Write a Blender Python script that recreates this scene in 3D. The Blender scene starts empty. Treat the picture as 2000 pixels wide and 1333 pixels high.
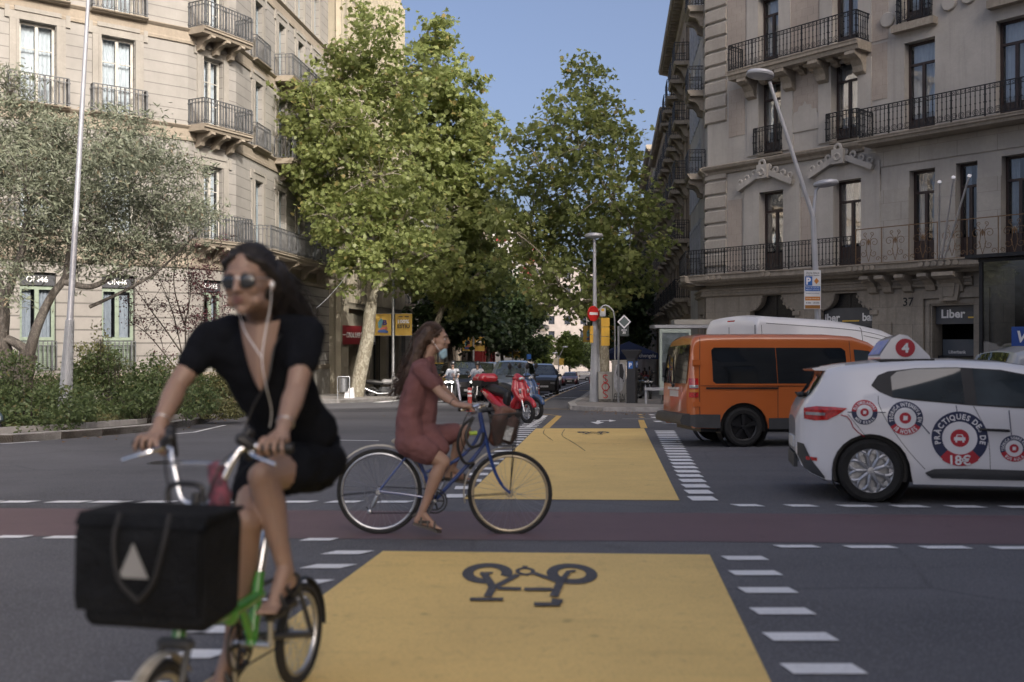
import bpy, bmesh, math, random
import numpy as np
from mathutils import Vector, Matrix, noise as mnoise
R = math.radians
PI = math.pi
random.seed(7)
rng = np.random.default_rng(11)
scene = bpy.context.scene
COL = scene.collection
# ---------------------------------------------------------------- camera
F = 1944.4; CX = 1000.0; YH = 668.0; CZ = 1.40       # survey constants of the view (full-size picture pixels)
cam_d = bpy.data.cameras.new('camera'); cam = bpy.data.objects.new('camera', cam_d); COL.objects.link(cam)
cam.location = (0, 0, CZ); cam.rotation_euler = (R(90), 0, 0)
cam_d.lens = 35; cam_d.sensor_width = 36; cam_d.clip_end = 3000; cam_d.clip_start = 0.1
cam_d.shift_y = 0.00075
cam_d.dof.use_dof = True; cam_d.dof.focus_distance = 26; cam_d.dof.aperture_fstop = 1.75
scene.camera = cam
# ---------------------------------------------------------------- sky and sun
SUN_EL = 31.0; SH = Vector((0.54, -0.842)).normalized()
w = bpy.data.worlds.new("World"); scene.world = w; w.use_nodes = True
nt = w.node_tree; sky = nt.nodes.new('ShaderNodeTexSky'); sky.sky_type = 'NISHITA'; sky.sun_disc = False
sky.sun_elevation = R(SUN_EL); sky.sun_rotation = math.atan2(SH.x, SH.y)
sky.air_density = 0.5; sky.dust_density = 7.5; sky.ozone_density = 0.7; sky.altitude = 20
bg = nt.nodes['Background']; bg.inputs['Strength'].default_value = 0.15
nt.links.new(sky.outputs[0], bg.inputs['Color'])
sl = bpy.data.lights.new('sun', 'SUN'); sl.energy = 2.0; sl.angle = R(0.6); sl.color = (1, .94, .87)
so = bpy.data.objects.new('sun', sl); COL.objects.link(so)
sd = Vector((SH.x*math.cos(R(SUN_EL)), SH.y*math.cos(R(SUN_EL)), math.sin(R(SUN_EL))))
so.rotation_euler = (-sd).to_track_quat('-Z', 'Y').to_euler(); so.location = (30, -30, 60)
scene.view_settings.view_transform = 'Standard'; scene.view_settings.look = 'None'
scene.view_settings.exposure = 0.95; scene.view_settings.gamma = 1
scene.render.engine = 'CYCLES'
try:
    scene.cycles.max_bounces = 6; scene.cycles.diffuse_bounces = 3; scene.cycles.glossy_bounces = 3
    scene.cycles.transparent_max_bounces = 12; scene.cycles.caustics_reflective = False; scene.cycles.caustics_refractive = False
    scene.cycles.use_denoising = True
except Exception: pass

def gz(y):                                            # the street falls gently away from the camera
    return -0.032*min(max(0.0, y-4.0), 250.0)
def P(px, py, Y): return Vector(((px-CX)/F*Y, Y, CZ-(py-YH)/F*Y))
def G(px, py):
    Y = CZ*F/(py-YH)
    if Y > 4: Y = (CZ-.128)/((py-YH)/F-.032)
    return Vector(((px-CX)/F*Y, Y, gz(Y)))
def GX(px, Y): return Vector(((px-CX)/F*Y, Y, gz(Y)))
U = Vector((math.sin(R(5.79)), math.cos(R(5.79)), 0))      # the street's direction
UN = Vector((U.y, -U.x, 0))                                # to its right
def LAT(lat, Y):                                            # point at lateral offset from the line through the camera along the street
    x = (lat+U.x*Y)/U.y
    return Vector((x, Y, gz(Y)))
# ---------------------------------------------------------------- scene objects
WM = {}
def wm(o): return WM.get(o.name, Matrix.Identity(4))
def _tags(o, label=None, cat=None, group=None, kind=None):
    if label: o['label'] = label
    if cat: o['category'] = cat
    if group: o['group'] = group
    if kind: o['kind'] = kind
    return o
def thing(name, label, cat, loc=(0,0,0), rz=0, group=None, tilt=0):
    o = bpy.data.objects.new(name, None); COL.objects.link(o); o.empty_display_size = .2
    M = Matrix.Translation(Vector(loc)) @ Matrix.Rotation(-tilt, 4, 'X') @ Matrix.Rotation(rz, 4, 'Z')
    o.matrix_world = M; o.location, q, _ = M.decompose(); o.rotation_euler = q.to_euler()
    WM[o.name] = M
    return _tags(o, label, cat, group)
def on_road(name, label, cat, x, y, rz, group=None, dz=0):
    return thing(name, label, cat, (x, y, gz(y)+dz), rz, group, tilt=math.atan(.032) if y > 4 else 0)
def copy_tree(o, parent=None):
    c = o.copy(); COL.objects.link(c); c.parent = parent
    if parent is not None: c.matrix_parent_inverse = Matrix.Identity(4)
    for ch in list(o.children): copy_tree(ch, c)
    return c
def place(o, x, y, rz, label=None, dz=0, s=1):
    M = Matrix.Translation((x, y, gz(y)+dz)) @ Matrix.Rotation(-math.atan(.032) if y > 4 else 0, 4, 'X') @ Matrix.Rotation(rz, 4, 'Z')
    o.location, q, _ = M.decompose(); o.rotation_euler = q.to_euler(); o.scale = (s, s, s)
    if label: o['label'] = label
    return o

class MB:
    def __init__(self): self.v = []; self.f = []
    def add(self, vs, fs, M=None):
        b = len(self.v)
        if M is not None: vs = [M @ Vector(p) for p in vs]
        self.v += [tuple(p) for p in vs]; self.f += [tuple(b+i for i in f) for f in fs]; return self
    def box(self, x0, x1, y0, y1, z0, z1, M=None):
        return self.add([(x0,y0,z0),(x1,y0,z0),(x1,y1,z0),(x0,y1,z0),(x0,y0,z1),(x1,y0,z1),(x1,y1,z1),(x0,y1,z1)],
                        [(0,3,2,1),(4,5,6,7),(0,1,5,4),(1,2,6,5),(2,3,7,6),(3,0,4,7)], M)
    def cbox(self, c, s, M=None, rz=0):
        m = Matrix.Translation(Vector(c)) @ Matrix.Rotation(rz, 4, 'Z')
        if M is not None: m = M @ m
        return self.box(-s[0]/2, s[0]/2, -s[1]/2, s[1]/2, -s[2]/2, s[2]/2, m)
    def prism(self, poly, h0, h1, M=None, ax='xy'):
        n = len(poly)
        if ax == 'xy': f = lambda p, h: (p[0], p[1], h)
        elif ax == 'xz': f = lambda p, h: (p[0], h, p[1])
        else: f = lambda p, h: (h, p[0], p[1])
        vs = [f(p, h0) for p in poly]+[f(p, h1) for p in poly]
        fs = [tuple(range(n))[::-1], tuple(range(n, 2*n))]+[(i, (i+1) % n, n+(i+1) % n, n+i) for i in range(n)]
        return self.add(vs, fs, M)
    def quad(self, a, b, c, d, M=None): return self.add([a, b, c, d], [(0,1,2,3)], M)
    def tube(self, pts, r, n=8, closed=False, M=None, caps=True):
        pts = [Vector(p) for p in pts]; m = len(pts)
        rs = [r]*m if not hasattr(r, '__len__') else list(r)
        vs = []; up = None
        for i, p in enumerate(pts):
            a = pts[(i-1) % m] if (closed or i > 0) else p
            b = pts[(i+1) % m] if (closed or i < m-1) else p
            t = (b-a)
            if t.length < 1e-9: t = Vector((0,0,1))
            t.normalize()
            if up is None:
                up = t.orthogonal().normalized()
                if abs(t.z) < .9: up = (Vector((0,0,1))-t*t.z).normalized()
            else:
                up = up-t*up.dot(t)
                if up.length < 1e-6: up = t.orthogonal()
                up.normalize()
            s = t.cross(up)
            for k in range(n):
                an = 2*PI*k/n
                vs.append(p+(up*math.cos(an)+s*math.sin(an))*rs[i])
        fs = []
        for i in range(m if closed else m-1):
            j = (i+1) % m
            for k in range(n):
                l = (k+1) % n
                fs.append((i*n+k, i*n+l, j*n+l, j*n+k))
        if not closed and caps: fs += [tuple(range(n))[::-1], tuple(range((m-1)*n, m*n))]
        return self.add(vs, fs, M)
    def lathe(self, prof, M=None, n=16, ang=2*PI):
        full = abs(ang-2*PI) < 1e-6; vs = []; fs = []
        cols = n if full else n+1
        for k in range(cols):
            a = ang*k/n
            for (r, z) in prof: vs.append((r*math.cos(a), r*math.sin(a), z))
        m = len(prof)
        for k in range(n):
            l = (k+1) % cols
            for i in range(m-1): fs.append((k*m+i, l*m+i, l*m+i+1, k*m+i+1))
        return self.add(vs, fs, M)
    def ell(self, c, rad, M=None, n=12, m=8, rot=None):
        if not hasattr(rad, '__len__'): rad = (rad,)*3
        T = Matrix.Translation(Vector(c))
        if rot is not None: T = T @ rot
        if M is not None: T = M @ T
        vs = [(0,0,rad[2])]; fs = []
        for i in range(1, m):
            th = PI*i/m
            for k in range(n):
                a = 2*PI*k/n; vs.append((rad[0]*math.sin(th)*math.cos(a), rad[1]*math.sin(th)*math.sin(a), rad[2]*math.cos(th)))
        vs.append((0,0,-rad[2])); L = len(vs)-1
        for k in range(n):
            l = (k+1) % n; fs.append((0, 1+k, 1+l)); fs.append((L, L-n+l, L-n+k))
            for i in range(m-2): fs.append((1+i*n+k, 1+(i+1)*n+k, 1+(i+1)*n+l, 1+i*n+l))
        return self.add(vs, fs, T)
    def cap(self, a, b, ra, rb, n=12):                # closed tapered capsule
        a = Vector(a); b = Vector(b); d = (b-a); L = d.length or 1e-6; d = d/L
        pts = []; rs = []
        for k in range(1, 5):
            th = PI/2*(k/4.0); pts.append(a-d*ra*math.cos(th)); rs.append(max(.0008, ra*math.sin(th)))
        for k in range(4, 0, -1):
            th = PI/2*(k/4.0); pts.append(b+d*rb*math.cos(th)); rs.append(max(.0008, rb*math.sin(th)))
        pts = [a-d*ra]+pts+[b+d*rb]; rs = [.0006]+rs+[.0006]
        return self.tube(pts, rs, n)
    def chain(self, pts, rs, n=12):
        for i in range(len(pts)-1): self.cap(pts[i], pts[i+1], rs[i], rs[i+1], n)
        return self
    def torus(self, R0, r, M=None, n=32, m=8, sx=1):
        vs = []; fs = []
        for i in range(n):
            a = 2*PI*i/n
            for k in range(m):
                b = 2*PI*k/m; vs.append(((R0+r*math.cos(b))*math.cos(a), (R0+r*math.cos(b))*math.sin(a), r*sx*math.sin(b)))
        for i in range(n):
            j = (i+1) % n
            for k in range(m):
                l = (k+1) % m; fs.append((i*m+k, j*m+k, j*m+l, i*m+l))
        return self.add(vs, fs, M)
    def ring(self, r0, r1, M=None, n=48, a0=0, a1=2*PI, z=0):
        vs = []; fs = []
        for i in range(n+1):
            a = a0+(a1-a0)*i/n; vs += [(r0*math.cos(a), r0*math.sin(a), z), (r1*math.cos(a), r1*math.sin(a), z)]
        for i in range(n): fs.append((2*i, 2*i+1, 2*i+3, 2*i+2))
        return self.add(vs, fs, M)
    def build(self, name, mat, parent=None, smooth=False, world=False, ang=40, kind=None, label=None, cat=None, group=None):
        me = bpy.data.meshes.new(name); vs = self.v
        if world and parent is not None:
            I = wm(parent).inverted(); vs = [tuple(I @ Vector(p)) for p in vs]
        me.from_pydata(vs, [], self.f)
        if mat is not None: me.materials.append(mat)
        if smooth: me.shade_smooth(); me.set_sharp_from_angle(angle=R(ang))
        o = bpy.data.objects.new(name, me); COL.objects.link(o)
        if parent is not None:
            o.parent = parent; o.matrix_parent_inverse = Matrix.Identity(4)
            WM[o.name] = wm(parent)
        _tags(o, label, cat, group, kind)
        return o

def bezier(p0, p1, p2, p3, n=12):
    out = []
    for i in range(n+1):
        t = i/n; out.append(Vector(p0)*(1-t)**3+Vector(p1)*3*t*(1-t)**2+Vector(p2)*3*t*t*(1-t)+Vector(p3)*t**3)
    return out
def spline(pts, n=6):
    pts = [Vector(p) for p in pts]; out = []
    for i in range(len(pts)-1):
        a = pts[max(0, i-1)]; b = pts[i]; c = pts[i+1]; d = pts[min(len(pts)-1, i+2)]
        for k in range(n):
            t = k/n; out.append(.5*((2*b)+(c-a)*t+(2*a-5*b+4*c-d)*t*t+(3*b-a-3*c+d)*t**3))
    return out+[pts[-1]]
# ---------------------------------------------------------------- materials
MATS = {}
def _nt(name):
    m = bpy.data.materials.new(name); m.use_nodes = True; n = m.node_tree
    return m, n, n.nodes, n.links, n.nodes['Principled BSDF']
def mat(name, col, rough=.6, metal=0, var=.12, sc=3.0, bump=0, bsc=60, coat=0, var2=None, spec=None, detail=6, trans=0, emis=0):
    if name in MATS: return MATS[name]
    m, n, N, L, b = _nt(name)
    b.inputs['Roughness'].default_value = rough; b.inputs['Metallic'].default_value = metal
    if coat: b.inputs['Coat Weight'].default_value = coat; b.inputs['Coat Roughness'].default_value = .04
    if spec is not None: b.inputs['Specular IOR Level'].default_value = spec
    tc = N.new('ShaderNodeTexCoord'); nz = N.new('ShaderNodeTexNoise'); nz.inputs['Scale'].default_value = sc
    nz.inputs['Detail'].default_value = detail; L.new(tc.outputs['Object'], nz.inputs['Vector'])
    rp = N.new('ShaderNodeValToRGB'); L.new(nz.outputs[0], rp.inputs[0])
    lo = [max(0, c*(1-var)) for c in col[:3]]; hi = [min(1, c*(1+var)) for c in col[:3]]
    if var2: lo = var2
    rp.color_ramp.elements[0].position = .3; rp.color_ramp.elements[1].position = .7
    rp.color_ramp.elements[0].color = (*lo, 1); rp.color_ramp.elements[1].color = (*hi, 1)
    L.new(rp.outputs[0], b.inputs['Base Color'])
    if bump:
        n2 = N.new('ShaderNodeTexNoise'); n2.inputs['Scale'].default_value = bsc; n2.inputs['Detail'].default_value = 4
        L.new(tc.outputs['Object'], n2.inputs['Vector'])
        bp = N.new('ShaderNodeBump'); bp.inputs['Strength'].default_value = bump; bp.inputs['Distance'].default_value = .02
        L.new(n2.outputs[0], bp.inputs['Height']); L.new(bp.outputs[0], b.inputs['Normal'])
    if emis: L.new(rp.outputs[0], b.inputs['Emission Color']); b.inputs['Emission Strength'].default_value = emis
    MATS[name] = m; return m
def glass(name, tint=(.8,.85,.88), refl=.12, rough=.02, dark=0.0):
    """thin pane: fresnel mirror over a see-through sheet (dark > 0 tints it)."""
    if name in MATS: return MATS[name]
    m = bpy.data.materials.new(name); m.use_nodes = True; n = m.node_tree; N = n.nodes; L = n.links
    N.remove(N['Principled BSDF']); out = N['Material Output']
    g = N.new('ShaderNodeBsdfGlossy'); g.inputs['Roughness'].default_value = rough; g.inputs['Color'].default_value = (.95,.97,1,1)
    t = N.new('ShaderNodeBsdfTransparent'); t.inputs['Color'].default_value = (*[c*(1-dark) for c in tint], 1)
    lw = N.new('ShaderNodeLayerWeight'); lw.inputs['Blend'].default_value = .25
    ma = N.new('ShaderNodeMath'); ma.operation = 'MULTIPLY_ADD'; ma.inputs[1].default_value = .8; ma.inputs[2].default_value = refl
    ma.use_clamp = True
    L.new(lw.outputs['Fresnel'], ma.inputs[0]); mx = N.new('ShaderNodeMixShader')
    L.new(ma.outputs[0], mx.inputs[0]); L.new(t.outputs[0], mx.inputs[1]); L.new(g.outputs[0], mx.inputs[2]); L.new(mx.outputs[0], out.inputs[0])
    nz = N.new('ShaderNodeTexNoise'); nz.inputs['Scale'].default_value = 1.3; tc = N.new('ShaderNodeTexCoord'); L.new(tc.outputs['Object'], nz.inputs['Vector'])
    bp = N.new('ShaderNodeBump'); bp.inputs['Strength'].default_value = .12; bp.inputs['Distance'].default_value = .03
    L.new(nz.outputs[0], bp.inputs['Height']); L.new(bp.outputs[0], g.inputs['Normal'])
    MATS[name] = m; return m
def mth(N, L, op, a, b=None, c=None, clamp=False):
    x = N.new('ShaderNodeMath'); x.operation = op; x.use_clamp = clamp
    for i, q in enumerate((a, b, c)):
        if q is None: continue
        if isinstance(q, (int, float)): x.inputs[i].default_value = q
        else: L.new(q, x.inputs[i])
    return x.outputs[0]
def mixc(N, L, fac, a, b, mode='MIX'):
    x = N.new('ShaderNodeMix'); x.data_type = 'RGBA'; x.blend_type = mode
    for s, q in ((x.inputs[0], fac), (x.inputs[6], a), (x.inputs[7], b)):
        if isinstance(q, (int, float)): s.default_value = q
        elif isinstance(q, tuple): s.default_value = (*q[:3], 1)
        else: L.new(q, s)
    return x.outputs[2]
def nzt(N, L, vec, sc, det=5, rough=.55, dist=0):
    x = N.new('ShaderNodeTexNoise'); x.inputs['Scale'].default_value = sc; x.inputs['Detail'].default_value = det
    x.inputs['Roughness'].default_value = rough; x.inputs['Distortion'].default_value = dist
    L.new(vec, x.inputs['Vector']); return x.outputs[0]
def ramp(N, L, v, stops):
    x = N.new('ShaderNodeValToRGB'); e = x.color_ramp.elements
    while len(e) < len(stops): e.new(.5)
    for i, (p, c) in enumerate(stops): e[i].position = p; e[i].color = (*c, 1) if len(c) == 3 else c
    L.new(v, x.inputs[0]); return x.outputs[0]
def stone_mat(name, col, line=.45, depth=.35, stain=.25, blocks=None, rough=.85, streak=.2, lw=.045, tint2=None):
    """ashlar wall: horizontal joints every `line` metres (or a full block bond), weather stains and rain streaks."""
    if name in MATS: return MATS[name]
    m, n, N, L, b = _nt(name); b.inputs['Roughness'].default_value = rough; b.inputs['Specular IOR Level'].default_value = .2
    tc = N.new('ShaderNodeTexCoord').outputs['Object']; sp = N.new('ShaderNodeSeparateXYZ'); L.new(tc, sp.inputs[0])
    big = nzt(N, L, tc, .55, 6, .6); fine = nzt(N, L, tc, 9, 6, .7)
    mp = N.new('ShaderNodeMapping'); mp.inputs['Scale'].default_value = (3, 3, .22); L.new(tc, mp.inputs[0]); st = nzt(N, L, mp.outputs[0], 1.4, 6, .65)
    c2 = tint2 or tuple(c*.78 for c in col)
    base = mixc(N, L, ramp(N, L, big, [(.35, (0,0,0)), (.65, (1,1,1))]), c2, col)
    base = mixc(N, L, mth(N, L, 'MULTIPLY', ramp(N, L, st, [(.5, (0,0,0)), (.72, (1,1,1))]), streak), base, tuple(c*.45 for c in col))
    base = mixc(N, L, mth(N, L, 'MULTIPLY', ramp(N, L, fine, [(.42, (1,1,1)), (.6, (0,0,0))]), stain), base, tuple(c*.6 for c in col))
    h = fine
    if line:
        fr = mth(N, L, 'FRACT', mth(N, L, 'DIVIDE', sp.outputs[2], line)); d = mth(N, L, 'ABSOLUTE', mth(N, L, 'SUBTRACT', fr, .5))
        g = mth(N, L, 'GREATER_THAN', d, .5-lw/line/2)
        if blocks:
            row = mth(N, L, 'FLOOR', mth(N, L, 'DIVIDE', sp.outputs[2], line))
            off = mth(N, L, 'MULTIPLY', mth(N, L, 'MODULO', row, 2.0), .5)
            q = mth(N, L, 'ADD', mth(N, L, 'MULTIPLY', sp.outputs[0], blocks[0]), mth(N, L, 'MULTIPLY', sp.outputs[1], blocks[1]))
            fr2 = mth(N, L, 'FRACT', mth(N, L, 'ADD', mth(N, L, 'DIVIDE', q, blocks[2]), off)); d2 = mth(N, L, 'ABSOLUTE', mth(N, L, 'SUBTRACT', fr2, .5))
            g = mth(N, L, 'MAXIMUM', g, mth(N, L, 'GREATER_THAN', d2, .5-.012/blocks[2]))
        base = mixc(N, L, mth(N, L, 'MULTIPLY', g, depth), base, tuple(c*.25 for c in col))
        h = mth(N, L, 'SUBTRACT', mth(N, L, 'MULTIPLY', fine, .15), mth(N, L, 'MULTIPLY', g, 1.0))
    L.new(base, b.inputs['Base Color'])
    bp = N.new('ShaderNodeBump'); bp.inputs['Strength'].default_value = .5; bp.inputs['Distance'].default_value = .02
    L.new(h, bp.inputs['Height']); L.new(bp.outputs[0], b.inputs['Normal'])
    MATS[name] = m; return m
def leaf_mat(name, c1, c2, c3=None, tr=.35):
    if name in MATS: return MATS[name]
    m = bpy.data.materials.new(name); m.use_nodes = True; n = m.node_tree; N = n.nodes; L = n.links
    N.remove(N['Principled BSDF']); out = N['Material Output']
    ge = N.new('ShaderNodeNewGeometry'); st = [(0, c1), (.8, c2)]
    if c3: st += [(.93, c2), (.97, c3)]
    col = ramp(N, L, ge.outputs['Random Per Island'], st)
    tc = N.new('ShaderNodeTexCoord'); bigv = nzt(N, L, tc.outputs['Object'], .5, 3)
    col = mixc(N, L, ramp(N, L, bigv, [(.35, (0,0,0)), (.65, (1,1,1))]), col, mixc(N, L, .5, col, c2))
    d = N.new('ShaderNodeBsdfPrincipled'); d.inputs['Roughness'].default_value = .45; d.inputs['Specular IOR Level'].default_value = .35
    t = N.new('ShaderNodeBsdfTranslucent'); mx = N.new('ShaderNodeMixShader'); mx.inputs[0].default_value = tr
    L.new(col, d.inputs['Base Color']); L.new(mixc(N, L, .5, col, tuple(min(1, c*1.6) for c in c2)), t.inputs['Color'])
    L.new(d.outputs[0], mx.inputs[1]); L.new(t.outputs[0], mx.inputs[2]); L.new(mx.outputs[0], out.inputs[0])
    MATS[name] = m; return m
def paint_mat(name, col, rough=.6, wear=.35, worn=(.06,.06,.065), sc=1.0):
    """road paint: scuffed, with grit showing through."""
    if name in MATS: return MATS[name]
    m, n, N, L, b = _nt(name); b.inputs['Roughness'].default_value = rough
    tc = N.new('ShaderNodeTexCoord').outputs['Object']
    a = nzt(N, L, tc, 1.1*sc, 7, .65, .4); f = nzt(N, L, tc, 55, 3, .7); g = nzt(N, L, tc, 9*sc, 7, .8)
    mp = N.new('ShaderNodeMapping'); mp.inputs['Scale'].default_value = (.5, 4, 1); L.new(tc, mp.inputs[0]); tr = nzt(N, L, mp.outputs[0], 1.2, 4)
    c = mixc(N, L, ramp(N, L, a, [(.3, (0,0,0)), (.7, (1,1,1))]), tuple(x*.86 for x in col), col)
    c = mixc(N, L, mth(N, L, 'MULTIPLY', ramp(N, L, g, [(.55, (0,0,0)), (.68, (1,1,1))]), wear), c, worn)
    c = mixc(N, L, mth(N, L, 'MULTIPLY', ramp(N, L, f, [(.48, (0,0,0)), (.7, (1,1,1))]), .42), c, tuple(x*.5 for x in col))
    c = mixc(N, L, mth(N, L, 'MULTIPLY', ramp(N, L, tr, [(.55, (0,0,0)), (.8, (1,1,1))]), .28), c, tuple(x*.5 for x in col))
    sp2 = nzt(N, L, tc, 5.5, 2, .5); c = mixc(N, L, mth(N, L, 'MULTIPLY', ramp(N, L, sp2, [(.70, (0,0,0)), (.76, (1,1,1))]), .5), c, tuple(x*.35 for x in col))
    L.new(c, b.inputs['Base Color'])
    bp = N.new('ShaderNodeBump'); bp.inputs['Strength'].default_value = .35; bp.inputs['Distance'].default_value = .004
    L.new(f, bp.inputs['Height']); L.new(bp.outputs[0], b.inputs['Normal'])
    MATS[name] = m; return m
def asphalt_mat(name, col, rough=.8):
    m, n, N, L, b = _nt(name); b.inputs['Roughness'].default_value = rough; b.inputs['Specular IOR Level'].default_value = .4
    tc = N.new('ShaderNodeTexCoord').outputs['Object']
    big = nzt(N, L, tc, .16, 6, .6, .5); mid = nzt(N, L, tc, 1.7, 7, .7); f = nzt(N, L, tc, 85, 2, .7)
    vo = N.new('ShaderNodeTexVoronoi'); vo.inputs['Scale'].default_value = 62; L.new(tc, vo.inputs['Vector'])
    mp = N.new('ShaderNodeMapping'); mp.inputs['Scale'].default_value = (.12, 1.1, 1); L.new(tc, mp.inputs[0]); tr = nzt(N, L, mp.outputs[0], 1.0, 5, .6, .3)
    c = mixc(N, L, ramp(N, L, big, [(.35, (0,0,0)), (.65, (1,1,1))]), tuple(x*.66 for x in col), tuple(x*1.22 for x in col))
    c = mixc(N, L, mth(N, L, 'MULTIPLY', ramp(N, L, tr, [(.45, (0,0,0)), (.75, (1,1,1))]), .4), c, tuple(x*1.5 for x in col))
    c = mixc(N, L, mth(N, L, 'MULTIPLY', ramp(N, L, mid, [(.55, (0,0,0)), (.7, (1,1,1))]), .35), c, tuple(x*.55 for x in col))
    c = mixc(N, L, mth(N, L, 'MULTIPLY', ramp(N, L, vo.outputs['Distance'], [(.1, (1,1,1)), (.5, (0,0,0))]), .75), c, tuple(min(1, x*2.1) for x in col))
    v2 = N.new('ShaderNodeTexVoronoi'); v2.feature = 'DISTANCE_TO_EDGE'; v2.inputs['Scale'].default_value = .33
    wv = N.new('ShaderNodeMix'); wv.data_type = 'VECTOR'; wv.inputs[0].default_value = .12; n3 = N.new('ShaderNodeTexNoise'); n3.inputs['Scale'].default_value = 1.5; L.new(tc, n3.inputs['Vector']); L.new(tc, wv.inputs[4]); L.new(n3.outputs['Color'], wv.inputs[5]); L.new(wv.outputs[1], v2.inputs['Vector'])
    crack = ramp(N, L, v2.outputs['Distance'], [(0, (1,1,1)), (.009, (0,0,0))]); c = mixc(N, L, mth(N, L, 'MULTIPLY', crack, mth(N, L, 'MULTIPLY', ramp(N, L, big, [(.45, (0,0,0)), (.6, (1,1,1))]), .6)), c, tuple(x*.25 for x in col))
    st = nzt(N, L, tc, .9, 3, .5); c = mixc(N, L, mth(N, L, 'MULTIPLY', ramp(N, L, st, [(.66, (0,0,0)), (.72, (1,1,1))]), .35), c, tuple(x*.4 for x in col))
    L.new(c, b.inputs['Base Color'])
    bp = N.new('ShaderNodeBump'); bp.inputs['Strength'].default_value = .6; bp.inputs['Distance'].default_value = .006
    L.new(mth(N, L, 'ADD', f, vo.outputs['Distance']), bp.inputs['Height']); L.new(bp.outputs[0], b.inputs['Normal'])
    MATS[name] = m; return m
# common materials
M_iron = mat('wrought_iron', (.018,.02,.024), .5, .3, .3, 8, .2, 40)
M_black = mat('black_plastic', (.012,.012,.013), .45, 0, .3, 6, .1, 80)
M_rubber = mat('tyre_rubber', (.014,.014,.014), .8, 0, .3, 9, .25, 60)
M_chrome = mat('chrome', (.72,.73,.75), .16, 1, .1, 8)
M_steel = mat('brushed_steel', (.45,.46,.48), .38, 1, .15, 10)
M_galv = mat('galvanised_steel', (.42,.44,.46), .45, .7, .15, 5, .1, 30)
M_grey = mat('grey_paint', (.22,.23,.24), .5, .1, .15, 6)
M_lampw = mat('lamp_silver_paint', (.40,.41,.44), .4, .35, .08, 4)
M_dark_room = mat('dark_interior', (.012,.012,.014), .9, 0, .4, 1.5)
M_pane = glass('window_pane', refl=.10)
M_panem = glass('window_pane_mirroring', refl=.34)
M_shop = glass('shop_pane', refl=.16, dark=.35)
M_carglass = glass('tinted_car_glass', refl=.07, dark=.80)
M_carglass2 = glass('car_glass', refl=.10, dark=.45)
M_curt = mat('white_curtain', (.70,.72,.74), .8, 0, .06, 6)
M_curt2 = mat('grey_blue_curtain', (.38,.40,.44), .8, 0, .1, 6)

# text as mesh pieces
_tc = {}
def text_geo(s, bold=0.0):
    k = (s, bold)
    if k in _tc: return _tc[k]
    cu = bpy.data.curves.new('lettering', 'FONT'); cu.body = s; cu.size = 1; cu.offset = bold; cu.resolution_u = 3
    ob = bpy.data.objects.new('lettering', cu); COL.objects.link(ob)
    dg = bpy.context.evaluated_depsgraph_get(); me = bpy.data.meshes.new_from_object(ob.evaluated_get(dg))
    vs = [tuple(v.co) for v in me.vertices]; fs = [tuple(p.vertices) for p in me.polygons]
    bpy.data.objects.remove(ob); bpy.data.curves.remove(cu); bpy.data.meshes.remove(me)
    _tc[k] = (vs, fs); return vs, fs
def text_box(vs):
    xs = [v[0] for v in vs] or [0]; ys = [v[1] for v in vs] or [0]
    return min(xs), max(xs), min(ys), max(ys)
def add_text(mb, s, M, w=None, h=None, bold=.01, center=(0,0), fn=None):
    """letters in the local x-y plane of M, scaled to width w and/or height h about center."""
    vs, fs = text_geo(s, bold)
    if not vs: return mb
    x0, x1, y0, y1 = text_box(vs); sx = (w/(x1-x0)) if w else (h/(y1-y0)); sy = (h/(y1-y0)) if h else sx
    vv = [((v[0]-(x0+x1)/2)*sx+center[0], (v[1]-(y0+y1)/2)*sy+center[1], 0) for v in vs]
    if fn: vv = [fn(p) for p in vv]
    return mb.add(vv, fs, M)
# ================================================================ ground, roads, pavements, markings
M_asph = asphalt_mat('asphalt', (.105,.105,.112))
M_asph2 = asphalt_mat('dark_asphalt', (.075,.075,.08))
M_white = paint_mat('white_road_paint', (.88,.88,.88), wear=.3)
M_yellow = paint_mat('yellow_road_paint', (.86,.60,.21), wear=.28, worn=(.13,.09,.05))
M_yline = paint_mat('yellow_line_paint', (.70,.46,.14), wear=.3)
M_red = paint_mat('red_lane_surfacing', (.150,.094,.102), wear=.2, worn=(.06,.045,.05))
M_walk = stone_mat('pavement_tiles', (.30,.285,.27), line=0, stain=.4)
M_kerb = mat('kerb_granite', (.33,.32,.31), .8, 0, .25, 4, .4, 40)
def sheet(mb, poly, lift):
    bm = bmesh.new(); f = bm.faces.new([bm.verts.new((p[0], p[1], 0)) for p in poly])
    ys = [p[1] for p in poly]
    if min(ys) < 4 < max(ys):
        bmesh.ops.bisect_plane(bm, geom=bm.verts[:]+bm.edges[:]+bm.faces[:], plane_co=(0,4,0), plane_no=(0,1,0))
    bm.verts.index_update(); vs = [(v.co.x, v.co.y, gz(v.co.y)+lift) for v in bm.verts]
    mb.add(vs, [tuple(v.index for v in f.verts) for f in bm.faces]); bm.free(); return mb
def slab(mb, poly, lift, depth=.3):
    n = len(poly); vs = [(p[0], p[1], gz(p[1])+lift) for p in poly]+[(p[0], p[1], gz(p[1])+lift-depth) for p in poly]
    return mb.add(vs, [tuple(range(n))]+[(i, n+i, n+(i+1) % n, (i+1) % n) for i in range(n)])
mb = MB()
ys = [-300, -60, 0, 4, 254, 900]
for i in range(len(ys)-1): mb.quad((-600,ys[i],gz(ys[i])), (600,ys[i],gz(ys[i])), (600,ys[i+1],gz(ys[i+1])), (-600,ys[i+1],gz(ys[i+1])))
mb.build('ground', M_asph, kind='structure')
# band of darker asphalt in front of the far kerbs
mb = MB(); sheet(mb, [(-60,31.5+2.5),(-60,35.5+2),(-7.0,35.2),(2.2,36.6),(2.2,34.8),(-7,32.4)], .003); mb.build('road_patch', M_asph2, kind='structure')
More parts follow.
